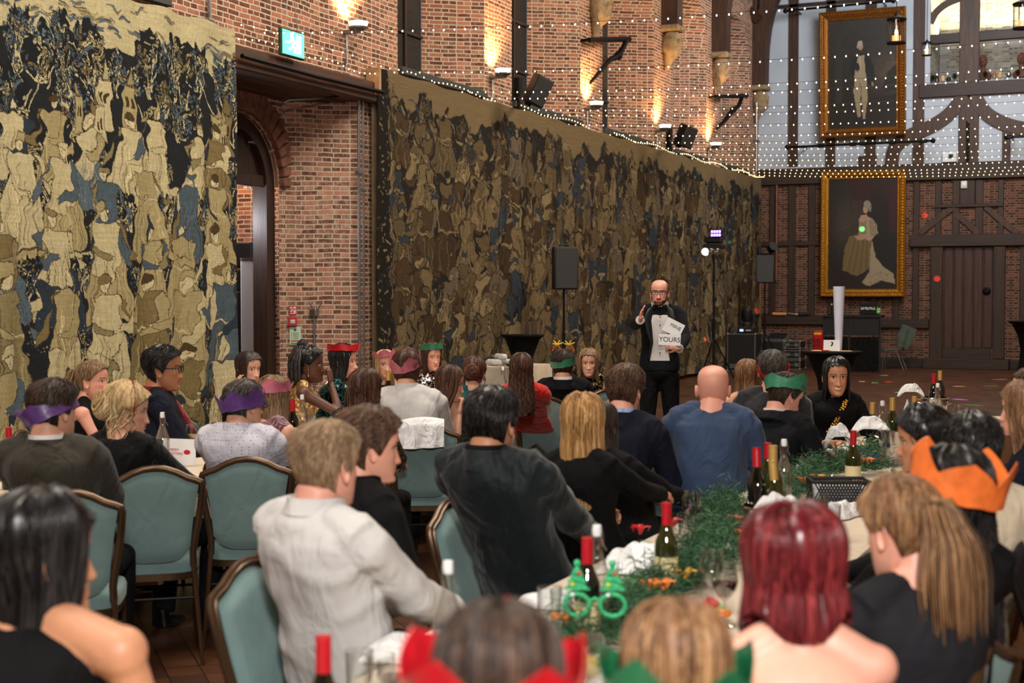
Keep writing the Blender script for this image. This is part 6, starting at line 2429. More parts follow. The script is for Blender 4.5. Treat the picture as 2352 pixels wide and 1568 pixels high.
  if style == 'braidbun':
   for k_ in range(42):
    a_ = r_.uniform(1.7, 4.58)
    s_ = 1 if a_ > PI else 1
    x0, y0 = math.sin(a_) * .05, math.cos(a_) * .075
    pts = []
    ln = r_.uniform(.18, .27)
    for t_ in np.linspace(0, 1, 12):
     z_ = .13 - ln * t_
     rr = .045 + .065 * min(1, t_ * 2.2)
     pts.append((math.sin(a_) * rr * .95, -.035 + math.cos(a_) * rr, z_ + .02 * math.sin(min(1, t_ * 3) * PI)))
    rad_ = [.0065 * (1 + .22 * math.sin(i * 2.4 + k_)) for i in range(12)]
    mb.tube(pts, rad_, 6)
 if style == 'halfup':
  N2, K2 = 60, 8
  t = np.linspace(0, 1, K2)
  o2 = r_.normal(0, 1, (N2, 2))
  P = np.zeros((N2, K2, 3))
  P[..., 0] = o2[:, :1] * (.008 + .02 * t)
  P[..., 1] = -.112 - .012 * np.sin(t * PI) + o2[:, 1:] * .005
  P[..., 2] = .03 - .16 * t[None] * r_.uniform(.8, 1.1, N2)[:, None]
  strands(mb, P, .005)
 return mb
def paper_crown(mats, rx, ry, h0, h1, n_pk=7, seed=0, tilt=(0, 0, 0), z=.045, cy=-.008):
 """zigzag paper hat band, head-local"""
 r_ = np.random.default_rng(seed)
 n_ = 168
 a_ = np.linspace(0, 2 * PI, n_, endpoint=False)
 f_ = (a_ * n_pk / (2 * PI) + .3) % 1
 top = h0 + (h1 - h0) * (1 - np.abs(2 * f_ - 1))
 top *= 1 + .08 * np.sin(a_ * 2 + seed)
 cr = .003 * np.abs(((a_ * n_pk * 2 / (2 * PI)) % 1) - .5)
 P = []
 for (k_, o_) in ((0, 0), (.33, .001), (.66, .003), (1, .006)):
  rr = 1 + (cr + o_ * (1 + np.sin(a_ * 3 + seed))) / .09
  P.append(np.stack([rx * np.cos(a_) * rr, ry * np.sin(a_) * rr, top * k_ + .002 * np.sin(a_ * 9)], 1))
 Q = [p * np.array([.985, .985, 1]) for p in P[::-1]]
 A = np.array(P + Q + [P[0]])
 Mt = np.array(Matrix.Rotation(tilt[0], 3, 'X') @ Matrix.Rotation(tilt[1], 3, 'Y') @ Matrix.Rotation(tilt[2], 3, 'Z'))
 A = A @ Mt.T + np.array([0, cy, z])
 mb = MB()
 mb.rings(A, cap=False)
 return mb
def paper_mat(name, col):
 m_, nt, b = new_mat(name)
 nz = node(nt, 'ShaderNodeTexNoise', i_Scale=30, i_Detail=2)
 nt.links.new(coords(nt), nz.inputs['Vector'])
 nt.links.new(ramp(nt, nz.outputs['Fac'], [(.3, tuple(c * .8 for c in col)), (.7, tuple(min(1, c * 1.1) for c in col))]), b.inputs['Base Color'])
 b.inputs['Roughness'].default_value = .35
 b.inputs['Coat Weight'].default_value = .3
 bp = node(nt, 'ShaderNodeBump', i_Strength=.5, i_Distance=.004)
 nt.links.new(nz.outputs['Fac'], bp.inputs['Height'])
 nt.links.new(bp.outputs[0], b.inputs['Normal'])
 return m_
def place_local(mb, Mh, c_, sc):
 for i, v in enumerate(mb.v):
  mb.v[i] = (v * sc) @ np.array(Mh).T + np.array(c_)
 return mb
PEOPLE = []
UNIT = None
def person(label, hd, face, body=None, pitch=0, roll=0, male=True, skin='light', hair_=None, top=None, sleeve='long', top_s=.985, bottom=None, hands=None,
           crown=None, glasses=False, sit=True, lean=.04, sc=None, smile=0, beard=False, mouth=0, voxel=.010, fold=.006, collar=None, extra=None, gaze=0,
           shoes=None, hcurl=.6, belly=1.0, handdir=None, legs=True, seat_shift=(0, 0), neck=0, pel_xy=None, shw=1):
 male_s = 1.0 if male else .93
 sc = sc or male_s
 body = face if body is None else body
 Mh = rotm(face, pitch, roll)
 topw = at(*hd) if not isinstance(hd, Vector) else hd
 hc = topw - Mh @ Vector((0, 0, .122 * sc))
 Mb = rotm(body)
 fwd, rt, up = Mb @ Vector((0, 1, 0)), Mb @ Vector((1, 0, 0)), Vector((0, 0, 1))
 nb = hc + Mh @ Vector((0, -.030, -.075)) * sc + Vector((0, 0, (-.048 + neck) * sc)) - fwd * .02      # base of the neck
 if sit:
  pel = Vector((nb.x, nb.y, .57)) - fwd * lean + Vector((seat_shift[0], seat_shift[1], 0))
 else:
  pel = Vector((nb.x, nb.y, .97 * (nb.z / 1.53))) - fwd * lean
 if pel_xy:
  pel.x, pel.y = pel_xy
 root = thing('person', label, 'person', (pel.x, pel.y, 0))
 inv = Vector((pel.x, pel.y, 0))
 def off(v):
  return np.array(v) - np.array(inv)
 TW, TD = (TWm, TDm) if male else (TWf, TDf)
 ws = 1.0 if male else 1.0
 mid = lerp(pel, nb, .5) - fwd * .025
 def spine(s):
  return (1 - s) ** 2 * pel + 2 * s * (1 - s) * (mid * 2 - (pel + nb) * .5) + s * s * nb
 def torso(mb, s0, s1, add=0.0, bel=1.0, nsl=16):
  cs, U, V = [], [], []
  for s in np.linspace(s0, s1, nsl):
   c_ = spine(s)
   w_ = float(interp(np.array(s), TS, TW)) * sc * (1.0 if male else 1.02) + add
   d_ = float(interp(np.array(s), TS, TD)) * sc + add
   fo = 0
   if not male and .55 < s < .9:
    fo = .016 * math.sin((s - .55) / .35 * PI)
   if bel != 1 and s < .7:
    w_ *= 1 + (bel - 1) * math.sin(PI * (s + .1) / .8) * .8
    d_ *= 1 + (bel - 1) * math.sin(PI * (s + .1) / .8) * 1.3
    fo += (bel - 1) * .08
   cs.append(c_ + fwd * fo)
   U.append(rt * w_)
   V.append(fwd * (d_ + fo))
  mb.loft(cs, U, V, 22, pw=.88)
 sw = (.178 if male else .150) * sc * shw
 shc = spine(.86)
 SH = {s_: shc + rt * s_ * sw + Vector((0, 0, .012)) for s_ in (-1, 1)}
 l1, l2 = .285 * sc * (1 if male else .97), .255 * sc * (1 if male else .97)
 ra = np.array([.056, .050, .044, .040, .0405, .036, .028, .0255]) * sc * (1 if male else .86)
 arms = {}
 for s_ in (-1, 1):
  tg = None
  if hands:
   tg = hands.get(s_)
  if tg is None:
   tg = pel + fwd * .34 + rt * s_ * .11 + Vector((0, 0, .17 if sit else -.05))
   if not sit:
    tg = pel + rt * s_ * .26 + Vector((0, 0, -.12))
  elif isinstance(tg, tuple):
   tg = pel + rt * tg[0] + fwd * tg[1] + Vector((0, 0, tg[2]))
  pole = rt * s_ * .7 - fwd * .3 + Vector((0, 0, -1))
  el, wr = ik(SH[s_], tg, l1, l2, pole)
  arms[s_] = (el, wr)
 def arm(mb, s_, k0, add, frac=1.0):
  """frac: 1 to the wrist, .5 to the elbow"""
  el, wr = arms[s_]
  S0 = SH[s_]
  pts = [lerp(S0, nb, .3) + Vector((0, 0, .004)), lerp(S0, lerp(S0, el, .12), 1.0), lerp(S0, el, .35), lerp(S0, el, .72), el, lerp(el, wr, .3), lerp(el, wr, .72), wr]
  n_ = 8 if frac >= 1 else (3 if frac < .3 else 5 if frac < .6 else 7)
  pts = pts[:n_]
  mb.tube([off(p) for p in pts], (ra[:n_] + add + (.004 if add > 0 else 0)), 14)
 # skin body -------------------------------------------------------
 mb = MB()
 s_lo = .45 if sleeve == 'none' or top_s < .9 else .62
 t0 = MB()
 torso(t0, s_lo, .985)
 for v in t0.v:
  v -= np.array(inv)
 mb.v, mb.q, mb.t, mb.qm, mb.tm, mb.n = t0.v, t0.q, t0.t, t0.qm, t0.tm, t0.n
 skull = hc + Mh @ Vector((0, -.035, -.055)) * sc
 rn = (.060 if male else .047) * sc
 mb.tube([off(spine(.9)), off(nb), off(lerp(nb, skull, .5)), off(skull)], [rn * 1.5, rn * 1.12, rn, rn], 18)
 for s_ in (-1, 1):
  mb.tube([off(SH[s_] + Vector((0, 0, .0)) - rt * s_ * .01), off(lerp(SH[s_], nb, .55) + Vector((0, 0, .012))), off(lerp(nb, skull, .3))], [.05 * sc, .044 * sc, .03 * sc], 12)
  arm(mb, s_, 0, -.002)
  if sleeve in ('none', 'strap'):
   mb.ell(off(SH[s_]), (.05 * sc, .05 * sc, .05 * sc))
 V, Q, T = remesh(mb, 'body', voxel * .9, int(5 * (.01 / voxel) ** 2), .5)
 bm_ = MB()
 bm_.add(V, Q, T)
 head_mesh(bm_, Mh, off(hc), sc, male, smile, beard, mouth=mouth, gaze=gaze)
 for s_ in (-1, 1):
  el, wr = arms[s_]
  hd_ = (handdir or {}).get(s_)
  if hd_:
   d_, pn, cu, extra_kw = hd_
  else:
   d_ = (wr - el).normalized() * .6 + fwd * .6 - rt * s_ * .25
   pn, cu, extra_kw = Vector((0, 0, -1)) - rt * s_ * .3, hcurl, {}
  hand_mesh(bm_, off(wr), d_, pn, .95 * sc, s_, cu, **extra_kw)
 sm = skin_mats(skin)
 if beard or (hair_ and hair_.get('brow')):
  sm = list(sm)
  sm[5] = hair_['brow'] if hair_ and hair_.get('brow') else sm[5]
 body_o = bm_.build('body', sm, root, sharp=0)
 # top garment -------------------------------------------------------
 if top:
  mb = MB()
  t0 = MB()
  add = .012 if male else .008
  torso(t0, 0.02, top_s, add, belly)
  for v in t0.v:
   v -= np.array(inv)
  mb.v, mb.q, mb.t, mb.qm, mb.tm, mb.n = t0.v, t0.q, t0.t, t0.qm, t0.tm, t0.n
  if collar:
   mb.tube([off(spine(.86)), off(lerp(spine(.95), nb, .5)), off(nb + Vector((0, 0, .012)))], [rn * 1.9 + add, rn * 1.5 + add, rn * 1.12 + .006], 18)
  if top_s > .9:
   for s_ in (-1, 1):
    if sleeve != 'strap':
     mb.tube([off(SH[s_]), off(lerp(SH[s_], nb, .5) + Vector((0, 0, .012))), off(lerp(SH[s_], nb, .82) + Vector((0, 0, .012)))], [(.052 if sleeve != 'none' else .036) * sc + add, .046 * sc + add * .6, .030 * sc + add * .4], 12)
    if sleeve in ('long', 'short', 'threeq', 'cap'):
     arm(mb, s_, 0, add, {'long': 1.0, 'short': .5, 'threeq': .8, 'cap': .25}[sleeve])
  V, Q, T = remesh(mb, 'top', voxel, 4, .5)
  # open neckline
  if fold:
   V = crease(V, Q, fold, hash(label) % 1000 if False else len(label) * 7 + len(PEOPLE))
  g_ = MB()
  g_.add(V, Q, T)
  nm, mm = top
  gar = g_.build(nm, [mm] if not isinstance(mm, (list, tuple)) else list(mm), root, sharp=0)
 if collar:
  # stand collar of a shirt: ring about the neck, a little open at the throat
  mats_, hgt = collar[0], collar[1]
  Mn = rotm(body)
  ax = (skull - nb).normalized()
  n_ = 40
  a_ = np.linspace(0, 2 * PI, n_, endpoint=False)
  rx, ry = rn * 1.16 + .004, rn * 1.2 + .006
  rg = []
  for k_, (hh, fl) in enumerate(((-.035, 1.12), (hgt * .5, 1.03), (hgt, 1.0), (hgt + .002, .95), (hgt * .4, .95), (-.012, 1.0))):
   P = []
   for a in a_:
    fr_ = max(0, math.sin(a))
    p = nb + ax * (hh + .0) + Mn @ Vector((math.cos(a) * rx * fl, math.sin(a) * ry * fl, -.028 * fr_ ** 2)) * 1.0
    P.append(off(p))
   rg.append(P)
  cb_ = MB()
  cb_.rings(np.array(rg + [rg[0]]), cap=False)
  if len(collar) > 2:      # folded outer leaf
   rg = []
   for k_, (hh, fl) in enumerate(((hgt + .001, .99), (hgt + .001, 1.06), (hgt * .35, 1.12), (.002, 1.17), (.0, 1.12), (hgt * .5, 1.04))):
    P = []
    for a in a_:
     fr_ = max(0, math.sin(a))
     p = nb + ax * hh + Mn @ Vector((math.cos(a) * rx * fl, math.sin(a) * ry * fl, -.03 * fr_ ** 2))
     P.append(off(p))
    rg.append(P)
   cb_.rings(np.array(rg + [rg[0]]), cap=False)
  cb_.build('collar', [mats_], root)
  if top and 'jacket' in top[0]:
   rg = []
   for (hh, fl) in ((-.055, 1.16), (-.03, 1.14), (hgt * .1, 1.13), (hgt * .5, 1.12), (hgt * .5, 1.06), (-.02, 1.06), (-.055, 1.1)):
    P = []
    for a in a_:
     fr_ = max(0, math.sin(a))
     p = nb + ax * hh + Mn @ Vector((math.cos(a) * rx * fl, math.sin(a) * ry * fl, -.05 * fr_ ** 2))
     P.append(off(p))
    rg.append(P)
   cb_ = MB()
   cb_.rings(np.array(rg + [rg[0]]), cap=False)
   cb_.build('jacket_collar', [top[1]], root)
 # legs and feet -----------------------------------------------------
 if legs:
  bt = bottom or M['black_trousers']
  mb = MB()
  skm = MB()
  for s_ in (-1, 1):
   hip = pel + rt * s_ * .09 * sc + Vector((0, 0, -.01))
   if sit:
    kn = hip + fwd * .40 * sc + rt * s_ * .03 + Vector((0, 0, -.03))
    an = Vector((kn.x, kn.y, .10)) - fwd * .06
   else:
    kn = hip + fwd * (.05 if s_ > 0 else .0) + rt * s_ * .02 - Vector((0, 0, pel.z * .49))
    an = Vector((kn.x, kn.y, .09)) - fwd * .04
   mb.tube([off(hip), off(lerp(hip, kn, .5)), off(kn), off(lerp(kn, an, .35)), off(an)], np.array([.095, .082, .062, .062, .050]) * sc, 14)
   skm.tube([off(an + Vector((0, 0, .03)) - fwd * .03), off(an - Vector((0, 0, .045)) - fwd * .02), off(an - Vector((0, 0, .062)) + fwd * .08), off(an - Vector((0, 0, .072)) + fwd * .18)], [.035, .042, .036, .022], 12, flat=.9)
  mb.ell(off(pel), (.165 * sc, .13 * sc, .10), Mb)
  V, Q, T = remesh(mb, 'legs', .014, 3)
  g_ = MB()
  g_.add(V, Q, T)
  g_.build('trousers' if male or not sit else 'skirt', [bt], root, sharp=0)
  skm.build('shoes', [shoes or M['black_leather']], root)
 # hair -----------------------------------------------------------------
 if hair_:
  hk = dict(hair_)
  mt = hk.pop('mat')
  hk.pop('brow', None)
  h_ = hair(male=male, seed=len(PEOPLE) + 3, **hk)
  place_local(h_, Mh, off(hc), sc)
  h_.build('hair', [mt], root, sharp=0)
 if crown:
  ck = dict(crown)
  mt = ck.pop('mat')
  cr = paper_crown(None, seed=len(PEOPLE), **ck)
  place_local(cr, Mh, off(hc), sc)
  cr.build('paper_crown', [mt], root, sharp=20)
 if glasses:
  g_ = MB()
  for s_ in (-1, 1):
   pts = []
   for k_ in range(17):
    a = 2 * PI * k_ / 16
    pts.append((s_ * .033 + .0265 * np.sign(math.cos(a)) * abs(math.cos(a)) ** .7, .094, .001 + .019 * np.sign(math.sin(a)) * abs(math.sin(a)) ** .75))
   g_.tube(pts, .0026, 6, cap=False)
   g_.tube([(s_ * .060, .093, .008), (s_ * .074, .084, .008), (s_ * .078, .03, .006), (s_ * .080, -.01, .002)], .0026, 6)
  g_.tube([(-.008, .094, .004), (0, .097, .006), (.008, .094, .004)], .0026, 6)
  place_local(g_, Mh, off(hc), sc)
  g_.build('glasses', [M['black']], root)
 ctx = dict(root=root, pel=pel, fwd=fwd, rt=rt, hc=hc, Mh=Mh, Mb=Mb, nb=nb, off=off, arms=arms, SH=SH, sc=sc, spine=spine, skull=skull, rn=rn, inv=inv)
 if extra:
  extra(ctx)
 PEOPLE.append(ctx)
 # convert from "offset by pelvis" to true local: root sits at (pel.x, pel.y, 0), children coordinates already relative
 return ctx
M['black_trousers'] = fabric('black_trousers', C(9, 9, 11), sheen=0)
M['black_leather'] = mat('black_leather', C(14, 13, 13), .3)
# ================================================================== chairs
M['teal'] = fabric('teal_upholstery', C(112, 136, 134), wrinkle=.0008, ws=9, weave=260, sheen=.15, var=.12)
M['bronze'] = mat('bronzed_frame', C(84, 62, 42), .32, metal=.55, var=.25, vs=14, stretch=(1, 1, .3))
def chair_proto():
 t_ = thing('banquet_chair', 'x', 'chair', (0, 0, 0), 0, 'teal banquet chairs')
 yb_ = lambda z: -.215 - max(0, z - .45) * .20 - max(0, .45 - z) * .22
 half = [(.0, .935), (.05, .930), (.10, .912), (.150, .885), (.190, .872), (.212, .862), (.220, .842), (.214, .76), (.203, .68), (.188, .60), (.178, .52), (.180, .46)]
 pts = [(x, yb_(z), z) for x, z in half[::-1]] + [(-x, yb_(z), z) for x, z in half[1:]]
 mb = MB()
 mb.tube(pts, .0165, 10, flat=.8, up=(0, 1, 0))
 mb.tube([(x * .985, y_ - .012, z) for x, y_, z in pts], .0075, 6, up=(0, 1, 0))
 mb.tube([(x * .985, y_ + .012, z) for x, y_, z in pts], .0075, 6, up=(0, 1, 0))
 mb.build('back_frame', [M['bronze']], t_)
 ns, nr = 22, 18
 Sg = np.linspace(-1, 1, ns)
 Rg = np.linspace(0, 1, nr)
 front, back = [], []
 for r_ in Rg:
  rowf, rowb = [], []
  for s_ in Sg:
   zb_ = .475 + .075 * s_ ** 2 * (abs(s_) ** 2)
   W_ = .166 + .036 * r_ ** 1.3
   x = s_ * W_
   zt_ = float(interp(np.array(abs(x)), [0, .05, .10, .15, .19, .225], [.918, .913, .895, .868, .852, .84]))
   z = zb_ + (zt_ - zb_) * r_
   ed = (1 - abs(s_) ** 6) * (1 - abs(2 * r_ - 1) ** 8)
   rowf.append((x, yb_(z) + .012 + .032 * ed ** .5, z))
   rowb.append((x, yb_(z) - .004 - .014 * ed ** .5, z))
  front.append(rowf)
  back.append(rowb)
 Fp, Bp = np.array(front), np.array(back)
 mb = MB()
 mb.grid(Fp[::-1])
 mb.grid(Bp)
 loop = lambda A: np.concatenate([A[0], A[1:, -1], A[-1, ::-1][1:], A[::-1, 0][1:-1]])
 mb.rings(np.array([loop(Fp), loop(Bp)]), cap=False)
 mb.build('backrest', [M['teal']], t_, sharp=50)
 mb = MB()
 n_ = 40
 a_ = np.linspace(0, 2 * PI, n_, endpoint=False)
 sx = np.sign(np.cos(a_)) * np.abs(np.cos(a_)) ** .45
 sy = np.sign(np.sin(a_)) * np.abs(np.sin(a_)) ** .45
 P = []
 for z, k_ in ((.415, .96), (.42, 1), (.465, 1.01), (.485, .97), (.497, .86), (.503, .5), (.505, .05)):
  P.append(np.stack([sx * (.215 + .02 * sy) * k_, sy * .215 * k_ + .01, np.full(n_, z)], 1))
 mb.rings(np.array(P))
 mb.build('seat', [M['teal']], t_, sharp=50)
 mb = MB()
 P = []
 for z in (.385, .417):
  P.append(np.stack([sx * (.212 + .02 * sy), sy * .212 + .01, np.full(n_, z)], 1))
 mb.rings(np.array(P))
 mb.build('seat_frame', [M['bronze']], t_)
 for sx_ in (-1, 1):
  mb = MB()
  mb.tube([(sx_ * .18, yb_(.47), .47), (sx_ * .188, yb_(.36) + .0, .36), (sx_ * .2, yb_(.2), .2), (sx_ * .214, yb_(0.0), .0)], [.017, .016, .014, .012], 10, flat=.8)
  mb.tube([(sx_ * .18, yb_(.47) - .012, .47), (sx_ * .2, yb_(.2) - .012, .2), (sx_ * .214, yb_(.01) - .01, .01)], .006, 6)
  mb.build('leg', [M['bronze']], t_)
  mb = MB()
  mb.tube([(sx_ * .205, .195, .40), (sx_ * .207, .20, .2), (sx_ * .21, .21, 0)], [.017, .014, .012], 10, flat=.8)
  mb.build('leg', [M['bronze']], t_)
 mb = MB()
 mb.tube([(-.2, .1, .3), (.2, .1, .3)], .007, 8)
 mb.tube([(-.19, -.2, .3), (.19, -.2, .3)], .007, 8)
 mb.build('stretcher', [M['black_metal']], t_)
 return t_
CH = chair_proto()
CH_KIDS = list(CH.children)
KIDS[CH.name] = CH_KIDS
ch_used = False
def chair(x, y, head_deg, label):
 global ch_used
 if not ch_used:
  ch_used = True
  CH.location = (x, y, 0)
  CH.rotation_euler = (0, 0, R(head_deg - 90))
  CH['label'] = label
  return CH
 return dup(CH, (x, y, 0), R(head_deg - 90), label)
def chair_for(ctx, deg, short, back=.06):
 if isinstance(deg, tuple):                   # (heading, px, py of the top of its back)
  d_, px, py = deg
  p = at(px, py, (1.75 - .945) * F / (py - 672))
  f_ = Vector((math.cos(R(d_)), math.sin(R(d_)), 0))
  p = p + f_ * .31
  return chair(p.x, p.y, d_, 'teal padded banquet chair under ' + short)
 if deg in (0, 180) or deg < 9:
  x_ = -2.28 if abs(ctx['pel'].x + 2.28) < abs(ctx['pel'].x + .72) else -.66
  return chair(x_, ctx['pel'].y + (.1 if x_ > -1 else -.04), deg, 'teal padded banquet chair under ' + short)
 f_ = Vector((math.cos(R(deg)), math.sin(R(deg)), 0))
 p = ctx['pel'] - f_ * back
 return chair(p.x, p.y, deg, 'teal padded banquet chair under ' + short)
# ================================================================== clothes
D = {}
D['olive_suit'] = fabric('olive_wool', C(56, 52, 44), var=.12, weave=500, sheen=.1)
D['navy_suit'] = fabric('navy_wool', C(15, 18, 32), var=.15, weave=500, sheen=0)
D['blue_suit'] = fabric('blue_tweed', C(52, 68, 96), var=.18, weave=300, sheen=.1)
D['tux'] = fabric('dinner_jacket_black', C(7, 9, 15), var=.1, sheen=0, wrinkle=.003)
D['grey_suit'] = fabric('charcoal_wool', C(38, 38, 42), var=.15, weave=400)
D['cream_jacket'] = fabric('cream_jacket', C(182, 168, 146), var=.08)
D['black'] = fabric('black_cloth', C(6, 6, 8), var=.1, sheen=0, wrinkle=.004)
D['blackfur'] = fabric('black_plush', C(4, 4, 5), var=.3, weave=200, wrinkle=.003, ws=16, sheen=.1)
D['charcoal'] = fabric('charcoal_top', C(26, 26, 30), var=.08, wrinkle=.003, sheen=0)
D['white_shirt'] = fabric('white_cotton', C(196, 194, 192), var=.04, wrinkle=.003, ws=8, sheen=0)
D['dotted'] = fabric('dotted_cotton', C(196, 194, 204), var=.04, wrinkle=.004, dots=(C(70, 80, 120), 62, .16, .0), sheen=0)
D['velvet'] = fabric('green_velvet', C(12, 22, 25), var=.45, wrinkle=.004, ws=6, sheen=.14, rough=.6, weave=120)
D['red'] = fabric('red_crepe', C(206, 36, 26), var=.12)
D['teal'] = fabric('teal_satin', C(20, 84, 82), var=.15)
D['pale_blue'] = fabric('pale_blue_cotton', C(150, 172, 206), var=.05, sheen=0)
D['burg'] = fabric('crushed_velvet', C(120, 36, 52), var=.75, wrinkle=.012, ws=22, sheen=.8, rough=.5)
D['gold'] = sequin('gold_lame', C(150, 112, 62), C(240, 205, 140), 60, .3)
D['greensq'] = sequin('dark_green_sequins', C(8, 18, 20), C(50, 110, 110), 90)
D['blacksq'] = sequin('black_gold_sequins', C(10, 10, 12), C(150, 130, 90), 60)
D['silver'] = sequin('silver_sequins', C(36, 32, 32), C(190, 180, 170), 90)
D['brownsq'] = sequin('bronze_sequins', C(60, 50, 40), C(130, 112, 92), 150, .4)
D['jeans'] = fabric('blue_denim', C(34, 48, 72), var=.2)
D['redtie'] = fabric('red_silk', C(120, 18, 30), var=.1)
TAN = mat('brown_shoe_leather', C(120, 62, 30), .3)
H = {}
H['black'] = hair_mat('black', C(16, 14, 14), C(62, 58, 58), .3)
H['dark'] = hair_mat('dark_brown', C(38, 25, 19), C(96, 70, 54))
H['brown'] = hair_mat('mid_brown', C(70, 46, 32), C(138, 102, 76))
H['auburn'] = hair_mat('auburn', C(66, 34, 22), C(128, 72, 48))
H['chest'] = hair_mat('chestnut', C(62, 36, 24), C(132, 88, 62))
H['blonde'] = hair_mat('golden_blonde', C(158, 112, 60), C(226, 184, 124))
H['pale'] = hair_mat('pale_blonde', C(190, 156, 104), C(244, 222, 178))
H['dirty'] = hair_mat('dark_blonde', C(116, 88, 60), C(186, 154, 116))
H['sandy'] = hair_mat('sandy', C(134, 106, 78), C(186, 158, 126))
H['red'] = hair_mat('dyed_red', C(86, 20, 26), C(168, 66, 66), .3)
H['grey'] = hair_mat('greying', C(52, 46, 42), C(128, 118, 108))
H['ombre'] = hair_mat('light_brown', C(112, 76, 48), C(196, 152, 106))
PC = {k_: paper_mat(k_ + '_crown_paper', v_) for k_, v_ in dict(purple=C(88, 54, 116), pink=C(196, 104, 122), red=C(196, 26, 36), green=C(44, 124, 92), orange=C(238, 118, 52), dgreen=C(30, 104, 66)).items()}
def crown(k_, n=7, h0=.042, h1=.072, rx=.098, ry=.119, tilt=(0, 0, 0), z=.035, **kw):
 return dict(mat=PC[k_], rx=rx, ry=ry, h0=h0, h1=h1, n_pk=n, tilt=tuple(R(a) for a in tilt), z=z, **kw)
def earring(ctx, s_, m_, r_=.006, drop=.02):
 mb = MB()
 p = ctx['hc'] + ctx['Mh'] @ Vector((s_ * .074, -.004, -.048)) * ctx['sc']
 mb.tube([ctx['off'](p), ctx['off'](p - Vector((0, 0, drop)))], .0015, 5)
 mb.ell(ctx['off'](p - Vector((0, 0, drop + r_))), (r_, r_, r_), n=8, k=6)
 mb.build('earring', [m_], ctx['root'])
hm = lambda style, key, **kw: dict(style=style, mat=H[key], **kw)
A_ = []
